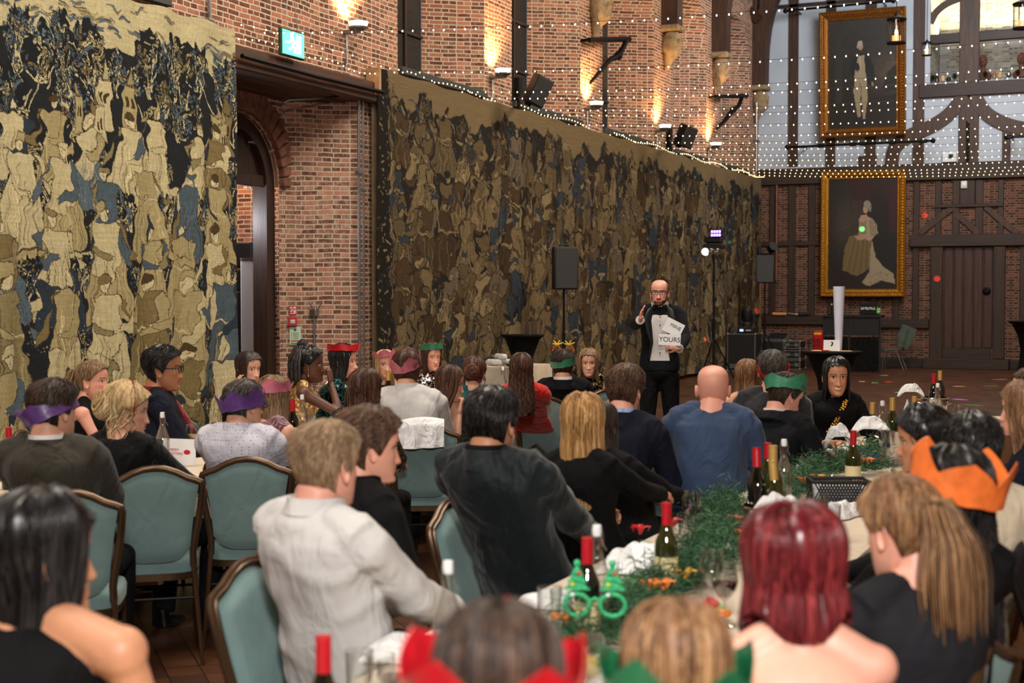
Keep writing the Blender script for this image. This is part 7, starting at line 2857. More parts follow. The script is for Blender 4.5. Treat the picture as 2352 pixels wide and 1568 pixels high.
# label, short (for the chair), head(px,py,Z), face, body, chair deg, options
P_ = [
 # left table, near side
 ('man in an olive suit and purple paper crown, seated at the left edge', 'the man in the olive suit', (124, 872, 6.05), 78, 118, (128, 152, 1124),
  dict(hair_=hm('short', 'dark', vol=1.1), top=('suit_jacket', D['olive_suit']), crown=crown('purple', 5, .05, .085, tilt=(16, -18, 0), z=-.03), collar=(D['white_shirt'], .03), sc=1.05, lean=.02)),
 ('woman with a messy blonde updo and burgundy hairband, in black plush', 'the woman with the blonde updo', (300, 884, 6.8), 42, 100, (130, 354, 1070),
  dict(male=False, hair_=hm('curlybun', 'pale', vol=1.5, L_=.22, wave=.004), top=('plush_jacket', D['blackfur']), pitch=-6, extra='band', sc=1.02, lean=.08)),
 ('man in a dotted pale shirt, purple paper crown and black glasses', 'the man in the dotted shirt', (562, 872, 7.2), 66, 105, (122, 566, 1049),
  dict(hair_=hm('short', 'grey', vol=.8), top=('shirt', D['dotted']), crown=crown('purple', 6, .055, .10, tilt=(6, -6, 0), z=-.022), glasses=True, collar=(D['dotted'], .04), bottom=D['jeans'], shoes=TAN, sc=1.02, lean=.06)),
 ('woman in crushed burgundy velvet with a pink paper crown', 'the woman in burgundy velvet', (628, 866, 7.7), 90, 85, 110,
  dict(male=False, hair_=hm('long', 'dirty', L_=.30), top=('velvet_dress', D['burg']), sleeve='none', crown=crown('pink', 5, .045, .078, tilt=(0, -4, 0), z=.035))),
 ('woman with wavy half up brown hair and bronze sequins', 'the woman with wavy half up hair', (842, 850, 8.2), 58, 95, 115,
  dict(male=False, hair_=hm('halfup', 'chest', L_=.30, wave=.012, vol=1.1), top=('sequin_top', D['brownsq']), extra='ears')),
 ('man in a white shirt with a pink paper crown, coat over the chair back', 'the man in the white shirt and pink crown', (936, 806, 9.1), 108, 112, (118, 975, 972),
  dict(hair_=hm('messy', 'auburn', vol=1.7), top=('shirt', D['white_shirt']), crown=crown('pink', 5, .04, .09, tilt=(16, -12, 0), z=.02), collar=(D['white_shirt'], .045), fold=.009)),
 ('woman in profile laughing behind her hand, long straight brown hair', 'the woman laughing behind her hand', (1040, 842, 9.3), 28, 60, (128, 1096, 930),
  dict(male=False, skin='light', hair_=hm('long', 'chest', L_=.26, vol=.9), top=('strappy_top', D['silver']), sleeve='none', top_s=.82, smile=1, pitch=-8, handface=1, lean=.16)),
 ('woman with a red brown curled updo and teal dress', 'the woman in the teal dress', (1090, 822, 10.6), 104, 108, 114,
  dict(male=False, hair_=hm('curlybun', 'auburn', vol=1.35, L_=.16, wave=.006), top=('teal_dress', D['teal']))),
 ('woman in a red dress with long wavy dark brown hair', 'the woman in the red dress', (1197, 814, 10.2), 116, 116, (122, 1252, 910),
  dict(male=False, hair_=hm('long', 'chest', L_=.32, wave=.012, vol=1.15), top=('red_dress', D['red']), sleeve='cap')),
 ('man in a black suit with a green paper crown and yellow antlers', 'the man with the antler headband', (1294, 804, 11.2), 106, 110, (128, 1330, 905),
  dict(hair_=hm('messy', 'dark', vol=1.2), top=('suit_jacket', D['tux']), crown=crown('green', 5, .046, .062, tilt=(8, -8, 0), z=.005), collar=(D['white_shirt'], .04), extra='antlers')),
 ('smiling woman with light brown hair edged in violet light', 'the smiling woman in violet light', (1352, 803, 11.9), 292, 270, (140, 1392, 893),
  dict(male=False, hair_=hm('long', 'dirty', L_=.26, vol=1.1, wave=.004), top=('sequin_top', D['blacksq']), smile=1, sleeve='none', skin='light')),
 # left table, wall side
 ('woman with a blonde ponytail and sleeveless black top at the far left', 'the woman with the blonde ponytail', (214, 830, 8.3), 16, 40, 20,
  dict(male=False, hair_=hm('ponytail', 'dirty', L_=.16, vol=.9), top=('black_top', D['black']), sleeve='none', skin='pink', mouth=.6, extra='ears')),
 ('man with glasses in a navy suit before the hunting tapestry', 'the man with glasses by the tapestry', (376, 796, 8.7), 26, 44, 20,
  dict(hair_=hm('messy', 'black', vol=1.5), skin='brown', top=('suit_jacket', D['navy_suit']), glasses=True, sc=1.12, belly=1.25, collar=(D['redtie'], .035), extra='redfront', lean=-.06)),
 ('woman with dark brown hair resting her cheek on her hand', 'the woman resting her cheek on her hand', (572, 810, 9.7), 345, 10, 0,
  dict(male=False, hair_=hm('long', 'dark', L_=.25), top=('black_top', D['black']), skin='light', handface=-1, gaze=.5)),
 ('woman with long black braids and a gold dress, hand at her mouth', 'the woman in gold', (712, 796, 10.1), 26, 40, 10,
  dict(male=False, skin='dark', hair_=hm('braidbun', 'black', L_=.2, vol=1.0), top=('gold_dress', D['gold']), sleeve='none', handface=2, extra='ears', sc=1.05, top_s=.95)),
 ('woman with long black hair, red paper crown and green sequins', 'the woman in green sequins', (790, 792, 11.1), 16, 30, 5,
  dict(male=False, skin='pink', hair_=hm('long', 'black', L_=.28), top=('sequin_dress', D['greensq']), crown=crown('red', 6, .04, .05, tilt=(0, -2, 0), z=.08), sc=1.06)),
 ('blonde woman with a pink paper crown and black strappy top', 'the blonde woman with the pink crown', (884, 806, 11.9), 312, 330, 0,
  dict(male=False, skin='light', hair_=hm('long', 'pale', L_=.2), top=('black_top', D['black']), sleeve='none', top_s=.88, crown=crown('pink', 6, .035, .07, tilt=(8, 4, 0), z=.06))),
 ('woman in silver sequins with a green paper crown, facing the room', 'the woman with the green crown by the wall', (992, 790, 12.0), 322, 320, 330,
  dict(male=False, skin='pink', hair_=hm('long', 'chest', L_=.26), top=('sequin_dress', D['silver']), sleeve='none', crown=crown('green', 7, .045, .06, tilt=(4, 2, 0), z=.07))),
 # right table, left side
 ('woman with long straight black hair and a bare shoulder, bottom left corner', 'the woman with straight black hair', (98, 1132, 2.95), 62, 104, 70,
  dict(male=False, skin='tan', hair_=hm('long', 'black', L_=.40, vol=1.0, n=1200), top=('black_dress', D['black']), sleeve='strap', voxel=.007, neck=.02, shw=1.35, sc=1.1, fold=.002)),
 ('man in a white shirt and burgundy tie, sandy cropped hair', 'the man in the white shirt and tie', (752, 968, 4.05), 76, 74, (3, 568, 1282),
  dict(skin='pink', hair_=hm('short', 'sandy', vol=.9, n=2200), top=('shirt', D['white_shirt']), collar=(D['white_shirt'], .045, 1), sc=1.03, voxel=.008, fold=.015, extra='tie', lean=.10, belly=1.04, seat_shift=(.05, .03))),
 ('man in a black shirt with tousled brown hair, face in profile', 'the man in the black shirt', (858, 940, 4.65), 42, 66, 1,
  dict(skin='pink', hair_=hm('messy', 'brown', vol=1.6, n=1800), top=('black_shirt', D['black']), collar=(D['black'], .035, 1), voxel=.008, pitch=-4, sc=1.0, lean=.10)),
 ('man in a dark green velvet jacket with short black hair', 'the man in the velvet jacket', (1132, 892, 5.25), 84, 88, (4, 1032, 1146),
  dict(skin='olive', hair_=hm('short', 'black', vol=1.3, n=1800), top=('velvet_jacket', D['velvet']), collar=(D['black'], .035), voxel=.008, fold=.009, sc=1.04, lean=.14, neck=.02)),
 ('woman with long straight golden blonde hair and sheer black sleeves', 'the woman with golden blonde hair', (1338, 912, 5.9), 104, 84, (2, 1188, 1100),
  dict(male=False, skin='tan', hair_=hm('long', 'blonde', L_=.36, vol=1.6, n=1600), top=('black_dress', D['black']), hands={1: (.16, .50, .24)}, voxel=.008, lean=.12)),
 ('woman with long dark hair mostly hidden behind the golden blonde woman', 'the woman hidden behind the blonde', (1378, 928, 6.6), 96, 80, (5, 1308, 1066),
  dict(male=False, skin='tan', hair_=hm('long', 'dark', L_=.42, wave=.01), top=('black_dress', D['black']), voxel=.01, lean=.1)),
 ('man in a navy suit and pale blue collar with tousled brown hair', 'the man in the navy suit', (1437, 840, 7.15), 84, 92, 3,
  dict(skin='pink', hair_=hm('messy', 'brown', vol=1.5, n=1600), top=('suit_jacket', D['navy_suit']), collar=(D['pale_blue'], .04), glasses=True, lean=.06)),
 ('bald man in a blue tweed jacket', 'the bald man', (1638, 836, 7.4), 104, 98, 1,
  dict(skin='pink', hair_=None, top=('suit_jacket', D['blue_suit']), sc=1.06, belly=1.12, lean=.08, neck=.035)),
 ('man in a dinner jacket and green paper crown looking down', 'the man in the green crown', (1822, 862, 8.0), 44, 84, 2,
  dict(skin='pink', hair_=hm('short', 'dark', vol=1.0), top=('dinner_jacket', D['tux']), crown=crown('green', 4, .05, .09, tilt=(10, -14, 0), z=.02), pitch=-22, collar=(D['white_shirt'], .04), lean=.2)),
 ('man in a charcoal suit with a red paper crown on the back of his head', 'the man in the red crown', (1772, 806, 8.85), 112, 100, 4,
  dict(skin='pink', hair_=hm('messy', 'grey', vol=1.2), top=('suit_jacket', D['grey_suit']), crown=crown('red', 6, .035, .05, tilt=(34, 4, 0), z=.0, rx=.090, ry=.105), lean=.0)),
 ('woman with light brown hair and bare shoulders behind the red crown', 'the woman behind the red crown', (1716, 828, 9.6), 100, 110, 3,
  dict(male=False, skin='tan', hair_=hm('long', 'ombre', L_=.2), top=('black_top', D['black']), sleeve='none', top_s=.8)),
 ('smiling woman with dark shoulder length hair in sheer black', 'the smiling woman in sheer black', (1921, 822, 9.8), 292, 300, 4,
  dict(male=False, skin='tan', hair_=hm('long', 'black', L_=.19, vol=.9), top=('black_blouse', D['black']), sleeve='threeq', smile=1, extra='studs', sc=1.08)),
 # right table, right side
 ('woman whose brown parting shows inside a red paper crown, at the bottom edge', 'the woman in the red crown nearest the camera', (1146, 1400, 1.78), 112, 112, 180,
  dict(male=False, skin='pink', hair_=hm('long', 'dark', L_=.25, n=1500), top=('dark_top', D['black']), crown=crown('red', 5, .05, .10, tilt=(20, 0, 0), z=-.005, rx=.114, ry=.124), pitch=-14, voxel=.008)),
 ('woman with light brown hair in a green paper crown, at the bottom edge', 'the woman in the green crown nearest the camera', (1552, 1392, 2.12), 114, 114, 180,
  dict(male=False, skin='pink', hair_=hm('long', 'ombre', L_=.22, n=1500), top=('pale_top', D['white_shirt']), crown=crown('dgreen', 5, .05, .10, tilt=(13, 0, 0), z=-.035, rx=.114, ry=.124), pitch=-12, voxel=.008)),
 ('woman with a sleek dyed red bob and a bare back', 'the woman with the red bob', (1822, 1172, 2.78), 116, 112, 180,
  dict(male=False, skin='pink', hair_=hm('bob', 'red', L_=.112, vol=1.4, n=1800), top=('sequin_dress', D['blacksq']), sleeve='none', top_s=.72, voxel=.007, pitch=-4)),
 ('woman with a golden ponytail in a charcoal top', 'the woman with the golden ponytail', (2052, 1104, 3.3), 148, 126, 180,
  dict(male=False, skin='pink', hair_=hm('ponytail', 'ombre', L_=.32, vol=1.2, n=1600), top=('charcoal_top', D['charcoal']), voxel=.008, pitch=-10)),
 ('woman with long wavy black hair and an orange paper crown', 'the woman in the orange crown', (2192, 1040, 3.75), 122, 118, (150, 2218, 1462),
  dict(male=False, skin='brown', hair_=hm('long', 'black', L_=.46, vol=1.5, wave=.012, n=2000), top=('black_top', D['black']), crown=crown('orange', 5, .068, .125, tilt=(8, 10, 20), z=.012, rx=.113, ry=.132), voxel=.009, sc=1.0)),
 ('man with short black hair in a cream jacket behind the orange crown', 'the man in the cream jacket', (2232, 950, 4.7), 120, 100, 180,
  dict(skin='brown', hair_=hm('short', 'black', vol=1.3), top=('cream_jacket', D['cream_jacket']), belly=1.05)),
 ('woman in profile with pinned up wavy black hair, facing left', 'the woman in profile facing left', (2112, 938, 5.05), 186, 170, 180,
  dict(male=False, skin='olive', hair_=hm('curlybun', 'black', vol=1.5, L_=.26, wave=.006), top=('black_top', D['black']), pitch=-6)),
 ('woman with long light brown hair at the right edge, face turned left', 'the woman at the right edge', (2350, 880, 5.9), 172, 180, 180,
  dict(male=False, skin='pink', hair_=hm('long', 'ombre', L_=.36, vol=1.1, wave=.004), top=('black_top', D['navy_suit']))),
 ('person with glasses whose face just enters at the right edge', 'the person with glasses at the right edge', (2366, 846, 7.6), 186, 180, 180,
  dict(skin='pink', hair_=hm('short', 'brown'), glasses=True, top=('suit_jacket', D['navy_suit']))),
]
def extra_fn(kind):
 def fn(c_):
  off, Mh, hc, sc, root = c_['off'], c_['Mh'], c_['hc'], c_['sc'], c_['root']
  hl = lambda x, y, z: off(hc + Mh @ Vector((x, y, z)) * sc)
  if kind == 'band':
   mb = MB()
   pts = [hl(.100 * math.sin(a), .022 - .02 * (1 - abs(math.sin(a))), .018 + .126 * math.cos(a)) for a in np.linspace(-1.75, 1.75, 26)]
   mb.tube(pts, .0045, 8, flat=.6)
   mb.build('hairband', [mat('burgundy_band', C(110, 20, 30), .3)], root)
  elif kind == 'ears':
   earring(c_, 1, M['gold'], .008, .018)
   earring(c_, -1, M['gold'], .008, .018)
  elif kind == 'antlers':
   yl, og = mat('yellow_glitter', C(228, 210, 50), .3), mat('orange_band', C(230, 80, 30), .4)
   for s_ in (-1, 1):
    mb = MB()
    mb.tube([hl(s_ * .02, 0, .12), hl(s_ * .035, 0, .155), hl(s_ * .06, 0, .162), hl(s_ * .075, 0, .14), hl(s_ * .085, 0, .115)], .0055, 8)
    mb.build('headband_spring', [og], root)
    mb = MB()
    for a in range(5):
     q0 = hl(s_ * .045, 0, .165)
     mb.tube([q0, q0 + np.array(Mh @ Vector((math.cos(a * 1.2) * .045, .0, .018 + math.sin(a * 1.2) * .02))) * 1.0], [.006, .004], 6)
    mb.build('antler_bow', [yl], root)
  elif kind == 'redfront':
   mb = MB()
   pts = [off(c_['spine'](s) + c_['fwd'] * f_ * sc) for s, f_ in ((.96, .06), (.86, .115), (.72, .155), (.55, .20), (.4, .215))]
   mb.tube(pts, [.03, .045, .05, .06, .06], 12, flat=.5)
   mb.build('red_shirt', [D['redtie']], root)
  elif kind == 'tie':
   mb = MB()
   nb, f_ = c_['nb'], c_['fwd']
   pts = [off(nb + f_ * .07 - Vector((0, 0, .0))), off(nb + f_ * .085 - Vector((0, 0, .04))), off(c_['spine'](.82) + f_ * .15), off(c_['spine'](.6) + f_ * .165), off(c_['spine'](.35) + f_ * .16)]
   mb.tube(pts, [.018, .017, .03, .036, .012], 10, flat=.35)
   mb.build('necktie', [D['redtie']], root)
  elif kind == 'studs':
   mb = MB()
   for i in range(46):
    t = i / 46
    p = c_['spine'](.95 - .5 * t) + c_['fwd'] * (.10 + .04 * math.sin(t * 3)) * sc + c_['rt'] * (.05 - .12 * t + .012 * math.sin(i * 2.3)) * -1
    mb.ell(off(p), (.009, .009, .009), n=6, k=4)
   mb.build('gold_studs', [M['gold']], root)
  elif kind == 'hump':
   pass
 return fn
def make_people():
 for (lab, short, hd, face, body, cdeg, o_) in P_:
  o_ = dict(o_)
  hf = o_.pop('handface', None)
  ek = o_.pop('extra', None)
  male = o_.get('male', True)
  if isinstance(cdeg, tuple):
   q_ = at(cdeg[1], cdeg[2], (1.75 - .945) * F / (cdeg[2] - 672))
   q_ = q_ + Vector((math.cos(R(cdeg[0])), math.sin(R(cdeg[0])), 0)) * .37
   o_['pel_xy'] = (q_.x, q_.y)
  if hf:
   # one hand lifted to the face
   sc = o_.get('sc', 1.0 if male else .93)
   Mh = rotm(face, o_.get('pitch', 0))
   hc = at(*hd) - Mh @ Vector((0, 0, .122 * sc))
   if hf == 1:      # right hand at the mouth
    w_ = hc + Mh @ Vector((.035, .085, -.165))
    o_['hands'] = {1: w_}
    o_['handdir'] = {1: (Mh @ Vector((-.25, .12, 1)), Mh @ Vector((-.2, -1, 0)), .9, {})}
   elif hf == -1:   # cheek on the hand
    w_ = hc + Mh @ Vector((.10, .02, -.14))
    o_['hands'] = {1: w_}
    o_['handdir'] = {1: (Mh @ Vector((.05, -.25, 1)), Mh @ Vector((-1, .1, 0)), .7, {})}
   else:            # loose fist before the lips
    w_ = hc + Mh @ Vector((.04, .15, -.12))
    o_['hands'] = {1: w_}
    o_['handdir'] = {1: (Mh @ Vector((-.3, -.15, 1)), Mh @ Vector((-.3, -1, 0)), 1.25, {})}
  c_ = person(lab, hd, face, body, extra=extra_fn(ek) if ek else None, **o_)
  chair_for(c_, cdeg, short, .04)
make_people()
# ================================================================== the compere
def compere():
 Z0 = 12.85
 cu = {1: at(1470, 735, 12.42), -1: at(1560, 800, 12.5)}
 hc = at(1515, 641, Z0)
 cr = CAMM @ Vector((1, 0, 0))
 upv = Vector((0, 0, 1))
 tocam = (EYE - hc).normalized()
 hdir = {1: (upv * .9 + tocam * .55 + cr * .18, cr * .9 + tocam * .25, .12, dict(spread=.22, thumb=.9)),
   -1: (-cr * .95 + upv * .25, tocam * -.6 - upv * .5, .75, {})}
 def extra(c_):
  off, root, sp, f_, rt, nb = c_['off'], c_['root'], c_['spine'], c_['fwd'], c_['rt'], c_['nb']
  mb = MB()           # shirt front between the lapels
  L_, rows = [], []
  for s, w_, d_ in ((.99, .035, .062), (.95, .055, .085), (.86, .085, .118), (.74, .085, .136), (.6, .078, .138), (.45, .072, .134), (.3, .082, .132), (.18, .088, .134)):
   c = sp(s)
   rows.append([off(c + rt * (w_ * t) + f_ * (d_ - .012 * t * t + .004)) for t in np.linspace(-1, 1, 9)])
  rows = np.array(rows)
  mb.rings(np.concatenate([rows, rows[:, ::-1] - np.array(f_) * .012], 1), cap=True)
  mb.build('shirt_front', [D['white_shirt']], root)
  for s_ in (-1, 1):
   mb = MB()       # satin lapels
   pts = [sp(.985) + rt * s_ * .052 + f_ * .06, sp(.93) + rt * s_ * .085 + f_ * .100, sp(.80) + rt * s_ * .115 + f_ * .132, sp(.62) + rt * s_ * .095 + f_ * .148, sp(.45) + rt * s_ * .075 + f_ * .146, sp(.22) + rt * s_ * .095 + f_ * .138]
   mb.tube([off(p) for p in pts], [.02, .034, .038, .028, .014, .008], 12, flat=.28, up=tuple(f_))
   mb.build('lapel', [fabric('black_satin', C(10, 10, 12), rough=.35, wrinkle=.0)], root)
  bt = nb + f_ * .085 + Vector((0, 0, -.012))
  mb = MB()
  mb.box(off(bt), (.022, .022, .022), c_['Mb'], bev=.006)
  for s_ in (-1, 1):
   mb.tube([off(bt + rt * s_ * .006), off(bt + rt * s_ * .03), off(bt + rt * s_ * .062)], [.010, .022, .031], 10, flat=.4, up=tuple(f_))
  mb.build('bow_tie', [D['tux']], root)
  mb = MB()
  for s in (.84, .72, .58, .44, .3):
   mb.ell(off(sp(s) + f_ * .146), (.006, .006, .006), n=8, k=6)
  mb.build('shirt_stud', [M['black']], root, kind='stuff')
  for s_ in (-1, 1):  # cuffs
   el, wr = c_['arms'][s_]
   d_ = (wr - el).normalized()
   mb = MB()
   mb.tube([off(wr - d_ * .05), off(wr + d_ * .012)], [.040, .040], 16)
   mb.build('shirt_cuff', [D['white_shirt']], root)
  hl = lambda x, y, z: off(c_['hc'] + c_['Mh'] @ Vector((x, y, z)) * c_['sc'])
  mb = MB()
  mb.tube([hl(.078, -.01, .01), hl(.082, .01, -.03), hl(.075, .045, -.062), hl(.045, .088, -.076)], .0022, 6)
  mb.ell(hl(.043, .09, -.076), (.006, .006, .006), n=8, k=6)
  mb.build('headset_microphone', [mat('flesh_mic', C(190, 140, 110), .5)], root)
 c_ = person('standing bearded man in a dinner jacket, bow tie and glasses, arm held out', (1515, 641, Z0), 283, 290, male=True, skin='pink', beard=True,
    hair_=dict(style='buzz', mat=hair_mat('cropped', C(120, 84, 62), C(150, 110, 84), .6), bald=1, vol=.5, brow=mat('short_beard', C(96, 58, 36), .9, var=.3, vs=90)),
    top=('dinner_jacket', D['tux']), sit=False, hands=cu, handdir=hdir, glasses=True, collar=(D['white_shirt'], .045, 1), extra=extra, voxel=.007, fold=.003, mouth=.5, sc=1.0, lean=-.01)
 for txt, px, py, rot, w_, h_, dz, lb in (('MINE', 1547, 752, -27, .165, .125, 0, 'white card reading MINE held up by the standing man'), ('YOURS', 1538, 780, -3, .19, .095, .05, 'white card reading YOURS held below the other card by the standing man')):
  c = at(px, py, 12.40 - dz)
  z_ = (EYE - c).normalized()
  x_ = (cr * math.cos(R(rot)) + upv * math.sin(R(rot)))
  x_ = (x_ - z_ * x_.dot(z_)).normalized()
  y_ = z_.cross(x_)
  t_ = thing('word_card', lb, 'card', c)
  Mx = axes(x_, y_, z_, (0, 0, 0))
  mb = MB()
  mb.box((0, 0, 0), (w_, h_, .002), Mx.to_3x3())
  mb.build('card', [M['white']], t_)
  Mx = axes(x_, y_, z_, tuple(z_ * .0015 + x_ * (.0 if txt == 'YOURS' else .015) + y_ * (0 if txt == 'YOURS' else .012)))
  text('lettering', txt, .058 if txt == 'YOURS' else .044, Mx, M['black'], t_, .0003)
compere()
# ================================================================== tables
TZ = .765
def trestle(cx, cy, w_, l_, lb, lb2, grp):
 t_ = thing('banquet_table', lb, 'table', (cx, cy, 0), 0, grp)
 mb = MB()
 mb.box((0, 0, TZ - .025), (w_, l_, .03), bev=.004)
 mb.build('table_top', [M['oak_y']], t_)
 for sx in (-1, 1):
  for sy in (-1, 1):
   mb = MB()
   mb.tube([(sx * (w_ / 2 - .12), sy * (l_ / 2 - .2), 0), (sx * (w_ / 2 - .12), sy * (l_ / 2 - .2), TZ - .04)], .016, 8)
   mb.build('leg', [M['black_metal']], t_)
 cloth_over('tablecloth', cx, cy, w_, l_ - .012, TZ - .008, .5, M['cloth'], lb2, grp.replace('tables', 'cloths'), .008)
NTH = ['first', 'second', 'third', 'fourth', 'fifth', 'sixth']
for i in range(6):
 trestle(-1.43, 2.1 + 1.8 * i, .84, 1.8, NTH[i] + ' table from the camera in the right hand row', 'pale cloth on the ' + NTH[i] + ' table from the camera in the right hand row', 'banquet tables of the right row')
for i in range(5):
 trestle(-5.08, 4.9 + 1.8 * i, .84, 1.8, NTH[i] + ' table from the camera in the left hand row', 'pale cloth on the ' + NTH[i] + ' table from the camera in the left hand row', 'banquet tables of the left row')
GL = {}
GL['green'] = mat('green_bottle_glass', C(36, 42, 8), .06, var=.1, coat=.6, spec=.8)
GL['dark'] = mat('dark_bottle_glass', C(10, 12, 8), .06, var=.1, coat=.6, spec=.8)
CAP = {'red': mat('red_capsule', C(176, 20, 34), .3, var=.08), 'gold': mat('gold_capsule', C(206, 168, 96), .3, metal=.4, var=.08)}
LABEL = mat('cream_label', C(226, 210, 160), .6, var=.04)
WINE = {'red': mat('red_wine', C(52, 8, 18), .08, var=.05), 'white': mat('white_wine', C(214, 190, 110), .08, var=.05), 'amber': mat('amber_drink', C(226, 160, 40), .1, var=.05, emit=(C(226, 160, 40), .0))}
def on_table(px, py, h):
 """point on a table whose object of height h shows its top at this pixel"""
 return at(px, py, (1.75 - TZ - h) * F / (py - 672))
def wine(px, py, cap, glass, lb, lbl=True, tilt=(0, 0), z=0, loc=None):
 p = loc if loc is not None else on_table(px, py, .31 + z)
 t_ = thing('wine_bottle', lb, 'bottle', (p.x, p.y, TZ + z))
 t_.rotation_euler = (tilt[0], tilt[1], RNG.uniform(0, 6))
 mb = MB()
 mb.lathe([(0, .004), (.034, 0), (.0375, .006), (.0375, .165), (.035, .185), (.022, .215), (.0155, .235), (.0145, .30), (.0, .30)], n=28)
 mb.build('bottle_glass', [GL[glass]], t_)
 mb = MB()
 mb.lathe([(.0162, .236), (.0158, .30), (.0165, .301), (.0165, .308), (.0, .309)], n=22)
 mb.build('capsule', [CAP[cap]], t_)
 if lbl:
  mb = MB()
  mb.lathe([(.0379, .055), (.0382, .055), (.0382, .135), (.0379, .135)], n=28)
  mb.build('label', [LABEL], t_)
 return t_
def swing(px, py, lb, loc=None):
 p = loc if loc is not None else on_table(px, py, .315)
 t_ = thing('water_bottle', lb, 'bottle', (p.x, p.y, TZ))
 mb = MB()
 mb.lathe([(0, .006), (.036, 0), (.04, .008), (.04, .14), (.036, .18), (.02, .225), (.014, .25), (.015, .285), (.011, .287), (.011, .25), (.017, .222), (.033, .178), (.037, .14), (.037, .012), (0, .01)], n=26)
 mb.build('bottle_glass', [M['glass']], t_)
 mb = MB()
 mb.lathe([(0, .283), (.012, .283), (.014, .3), (.012, .315), (0, .316)], n=16)
 mb.build('stopper', [M['white']], t_)
 mb = MB()
 for s_ in (-1, 1):
  mb.tube([(s_ * .016, 0, .262), (s_ * .02, 0, .28), (s_ * .014, 0, .31), (0, 0, .313)], .0016, 5)
  mb.tube([(s_ * .017, 0, .265), (s_ * .022, .02, .24)], .0016, 5)
 mb.build('wire_bail', [M['steel']], t_)
 return t_
def glass(px, py, kind, lb, fill=None, h=None):
 hh = {'wine': .19, 'tumbler': .10, 'stubby': .10, 'pint': .15}[kind]
 p = on_table(px, py, hh)
 t_ = thing({'wine': 'wine_glass'}.get(kind, 'tumbler'), lb, 'glass', (p.x, p.y, TZ))
 mb = MB()
 if kind == 'wine':
  pr = [(0, .002), (.034, .001), (.033, .004), (.006, .010), (.004, .03), (.0045, .075), (.018, .085), (.036, .11), (.040, .135), (.033, .188), (.0315, .188), (.038, .135), (.034, .112), (.016, .088), (0, .082)]
  lq = [(0, .084), (.016, .09), (.0335, .113), (.0365, .13), (0, .13)]
 elif kind == 'stubby':
  pr = [(0, .002), (.03, .001), (.03, .004), (.006, .01), (.006, .03), (.03, .04), (.041, .062), (.04, .098), (.0385, .098), (.039, .062), (.028, .042), (0, .036)]
  lq = [(0, .037), (.027, .043), (.0375, .062), (0, .066)]
 else:
  r_ = .036
  pr = [(0, .001), (r_ * .86, 0), (r_, hh), (r_ - .0016, hh), (r_ * .82, .008), (0, .008)]
  lq = [(0, .009), (r_ * .81, .009), (r_ * .9, hh * .5), (0, hh * .5)]
 mb.lathe(pr, n=24)
 mb.build('glass_body', [M['glass']], t_)
 if fill:
  mb = MB()
  mb.lathe(lq, n=22)
  mb.build('drink', [WINE[fill]], t_)
 return t_
def bucket(px, py, lb):
 p = on_table(px, py, .2)
 t_ = thing('ice_bucket', lb, 'ice bucket', (p.x, p.y, TZ))
 mb = MB()
 mb.lathe([(0, .0), (.07, 0), (.075, .01), (.1, .192), (.106, .196), (.104, .202), (.098, .198), (.072, .012), (0, .01)], n=34)
 mb.build('bucket_body', [M['chrome']], t_)
 for s_ in (-1, 1):
  mb = MB()
  mb.tube([(s_ * .09, -.022, .15), (s_ * .118, -.016, .16), (s_ * .118, .016, .16), (s_ * .09, .022, .15)], .004, 6)
  mb.build('handle', [M['chrome']], t_)
 return Vector((p.x, p.y, TZ))
def napkin(p, lb, s_=.14, hgt=.05, seed=0, rz=0, stretch=1.6, droop=0):
 """a crumpled white napkin"""
 r_ = np.random.default_rng(seed)
 n1 = 26
 s_, hgt = s_ * .8, hgt * .7
 U, V = np.meshgrid(np.linspace(-1, 1, n1), np.linspace(-1, 1, n1))
 rr = np.maximum(np.abs(U), np.abs(V))
 h = hgt * (1 - rr ** 2) ** .6
 for k_ in range(5):
  a_ = r_.uniform(0, PI)
  h = h + hgt * .22 * np.sin((U * np.cos(a_) + V * np.sin(a_)) * r_.uniform(4, 9) + r_.uniform(0, 6)) * (1.1 - rr)
 h = np.maximum(h, .002) - droop * np.clip(np.abs(U) - .35, 0, 1) ** 1.4
 X, Y = U * s_ * stretch * .5 * (1 + .12 * np.sin(V * 5)), V * s_ * .5 * (1 + .15 * np.sin(U * 4 + seed))
 P = np.stack([X, Y, h], -1)
 mb = MB()
 mb.grid(P)
 mb.grid((P - np.array([0, 0, .006]))[::-1])
 for e_ in (P[0], P[-1][::-1], P[:, 0][::-1], P[:, -1]):
  mb.grid(np.stack([e_, e_ - np.array([0, 0, .006])]))
 o_ = mb.build('napkin', [M['linen']], sharp=0)
 o_.location = p
 o_.rotation_euler = (0, 0, rz)
 return tag(o_, lb, 'napkin')
# right hand row, near to far
wine(743, 1457, 'red', 'dark', 'red capped dark wine bottle at the bottom edge before the white shirt')
wine(948, 1452, 'gold', 'green', 'gold capped bottle leaning to the left at the bottom edge', tilt=(R(-6), R(-14)))
swing(1029, 1287, 'clear swing top water bottle before the man in the black shirt')
wine(1349, 1232, 'red', 'dark', 'red capped dark wine bottle beside the sparkly green novelty glasses')
swing(1371, 1205, 'clear swing top water bottle just behind the dark wine bottle')
wine(1531, 1152, 'red', 'green', 'red capped olive wine bottle with a cream label in the garland')
b1 = bucket(1768, 1160, 'steel ice bucket beside the red bob, holding three bottles')
wine(0, 0, 'red', 'dark', 'red capped bottle standing in the near ice bucket', loc=b1 + Vector((-.045, .02, 0)), z=.10, tilt=(0, R(-7)), lbl=False)
wine(0, 0, 'gold', 'green', 'left gold capped bottle in the near ice bucket', loc=b1 + Vector((-.0, .045, 0)), z=.11, lbl=False)
wine(0, 0, 'gold', 'green', 'right gold capped bottle in the near ice bucket', loc=b1 + Vector((.04, .0, 0)), z=.06, tilt=(0, R(6)), lbl=False)
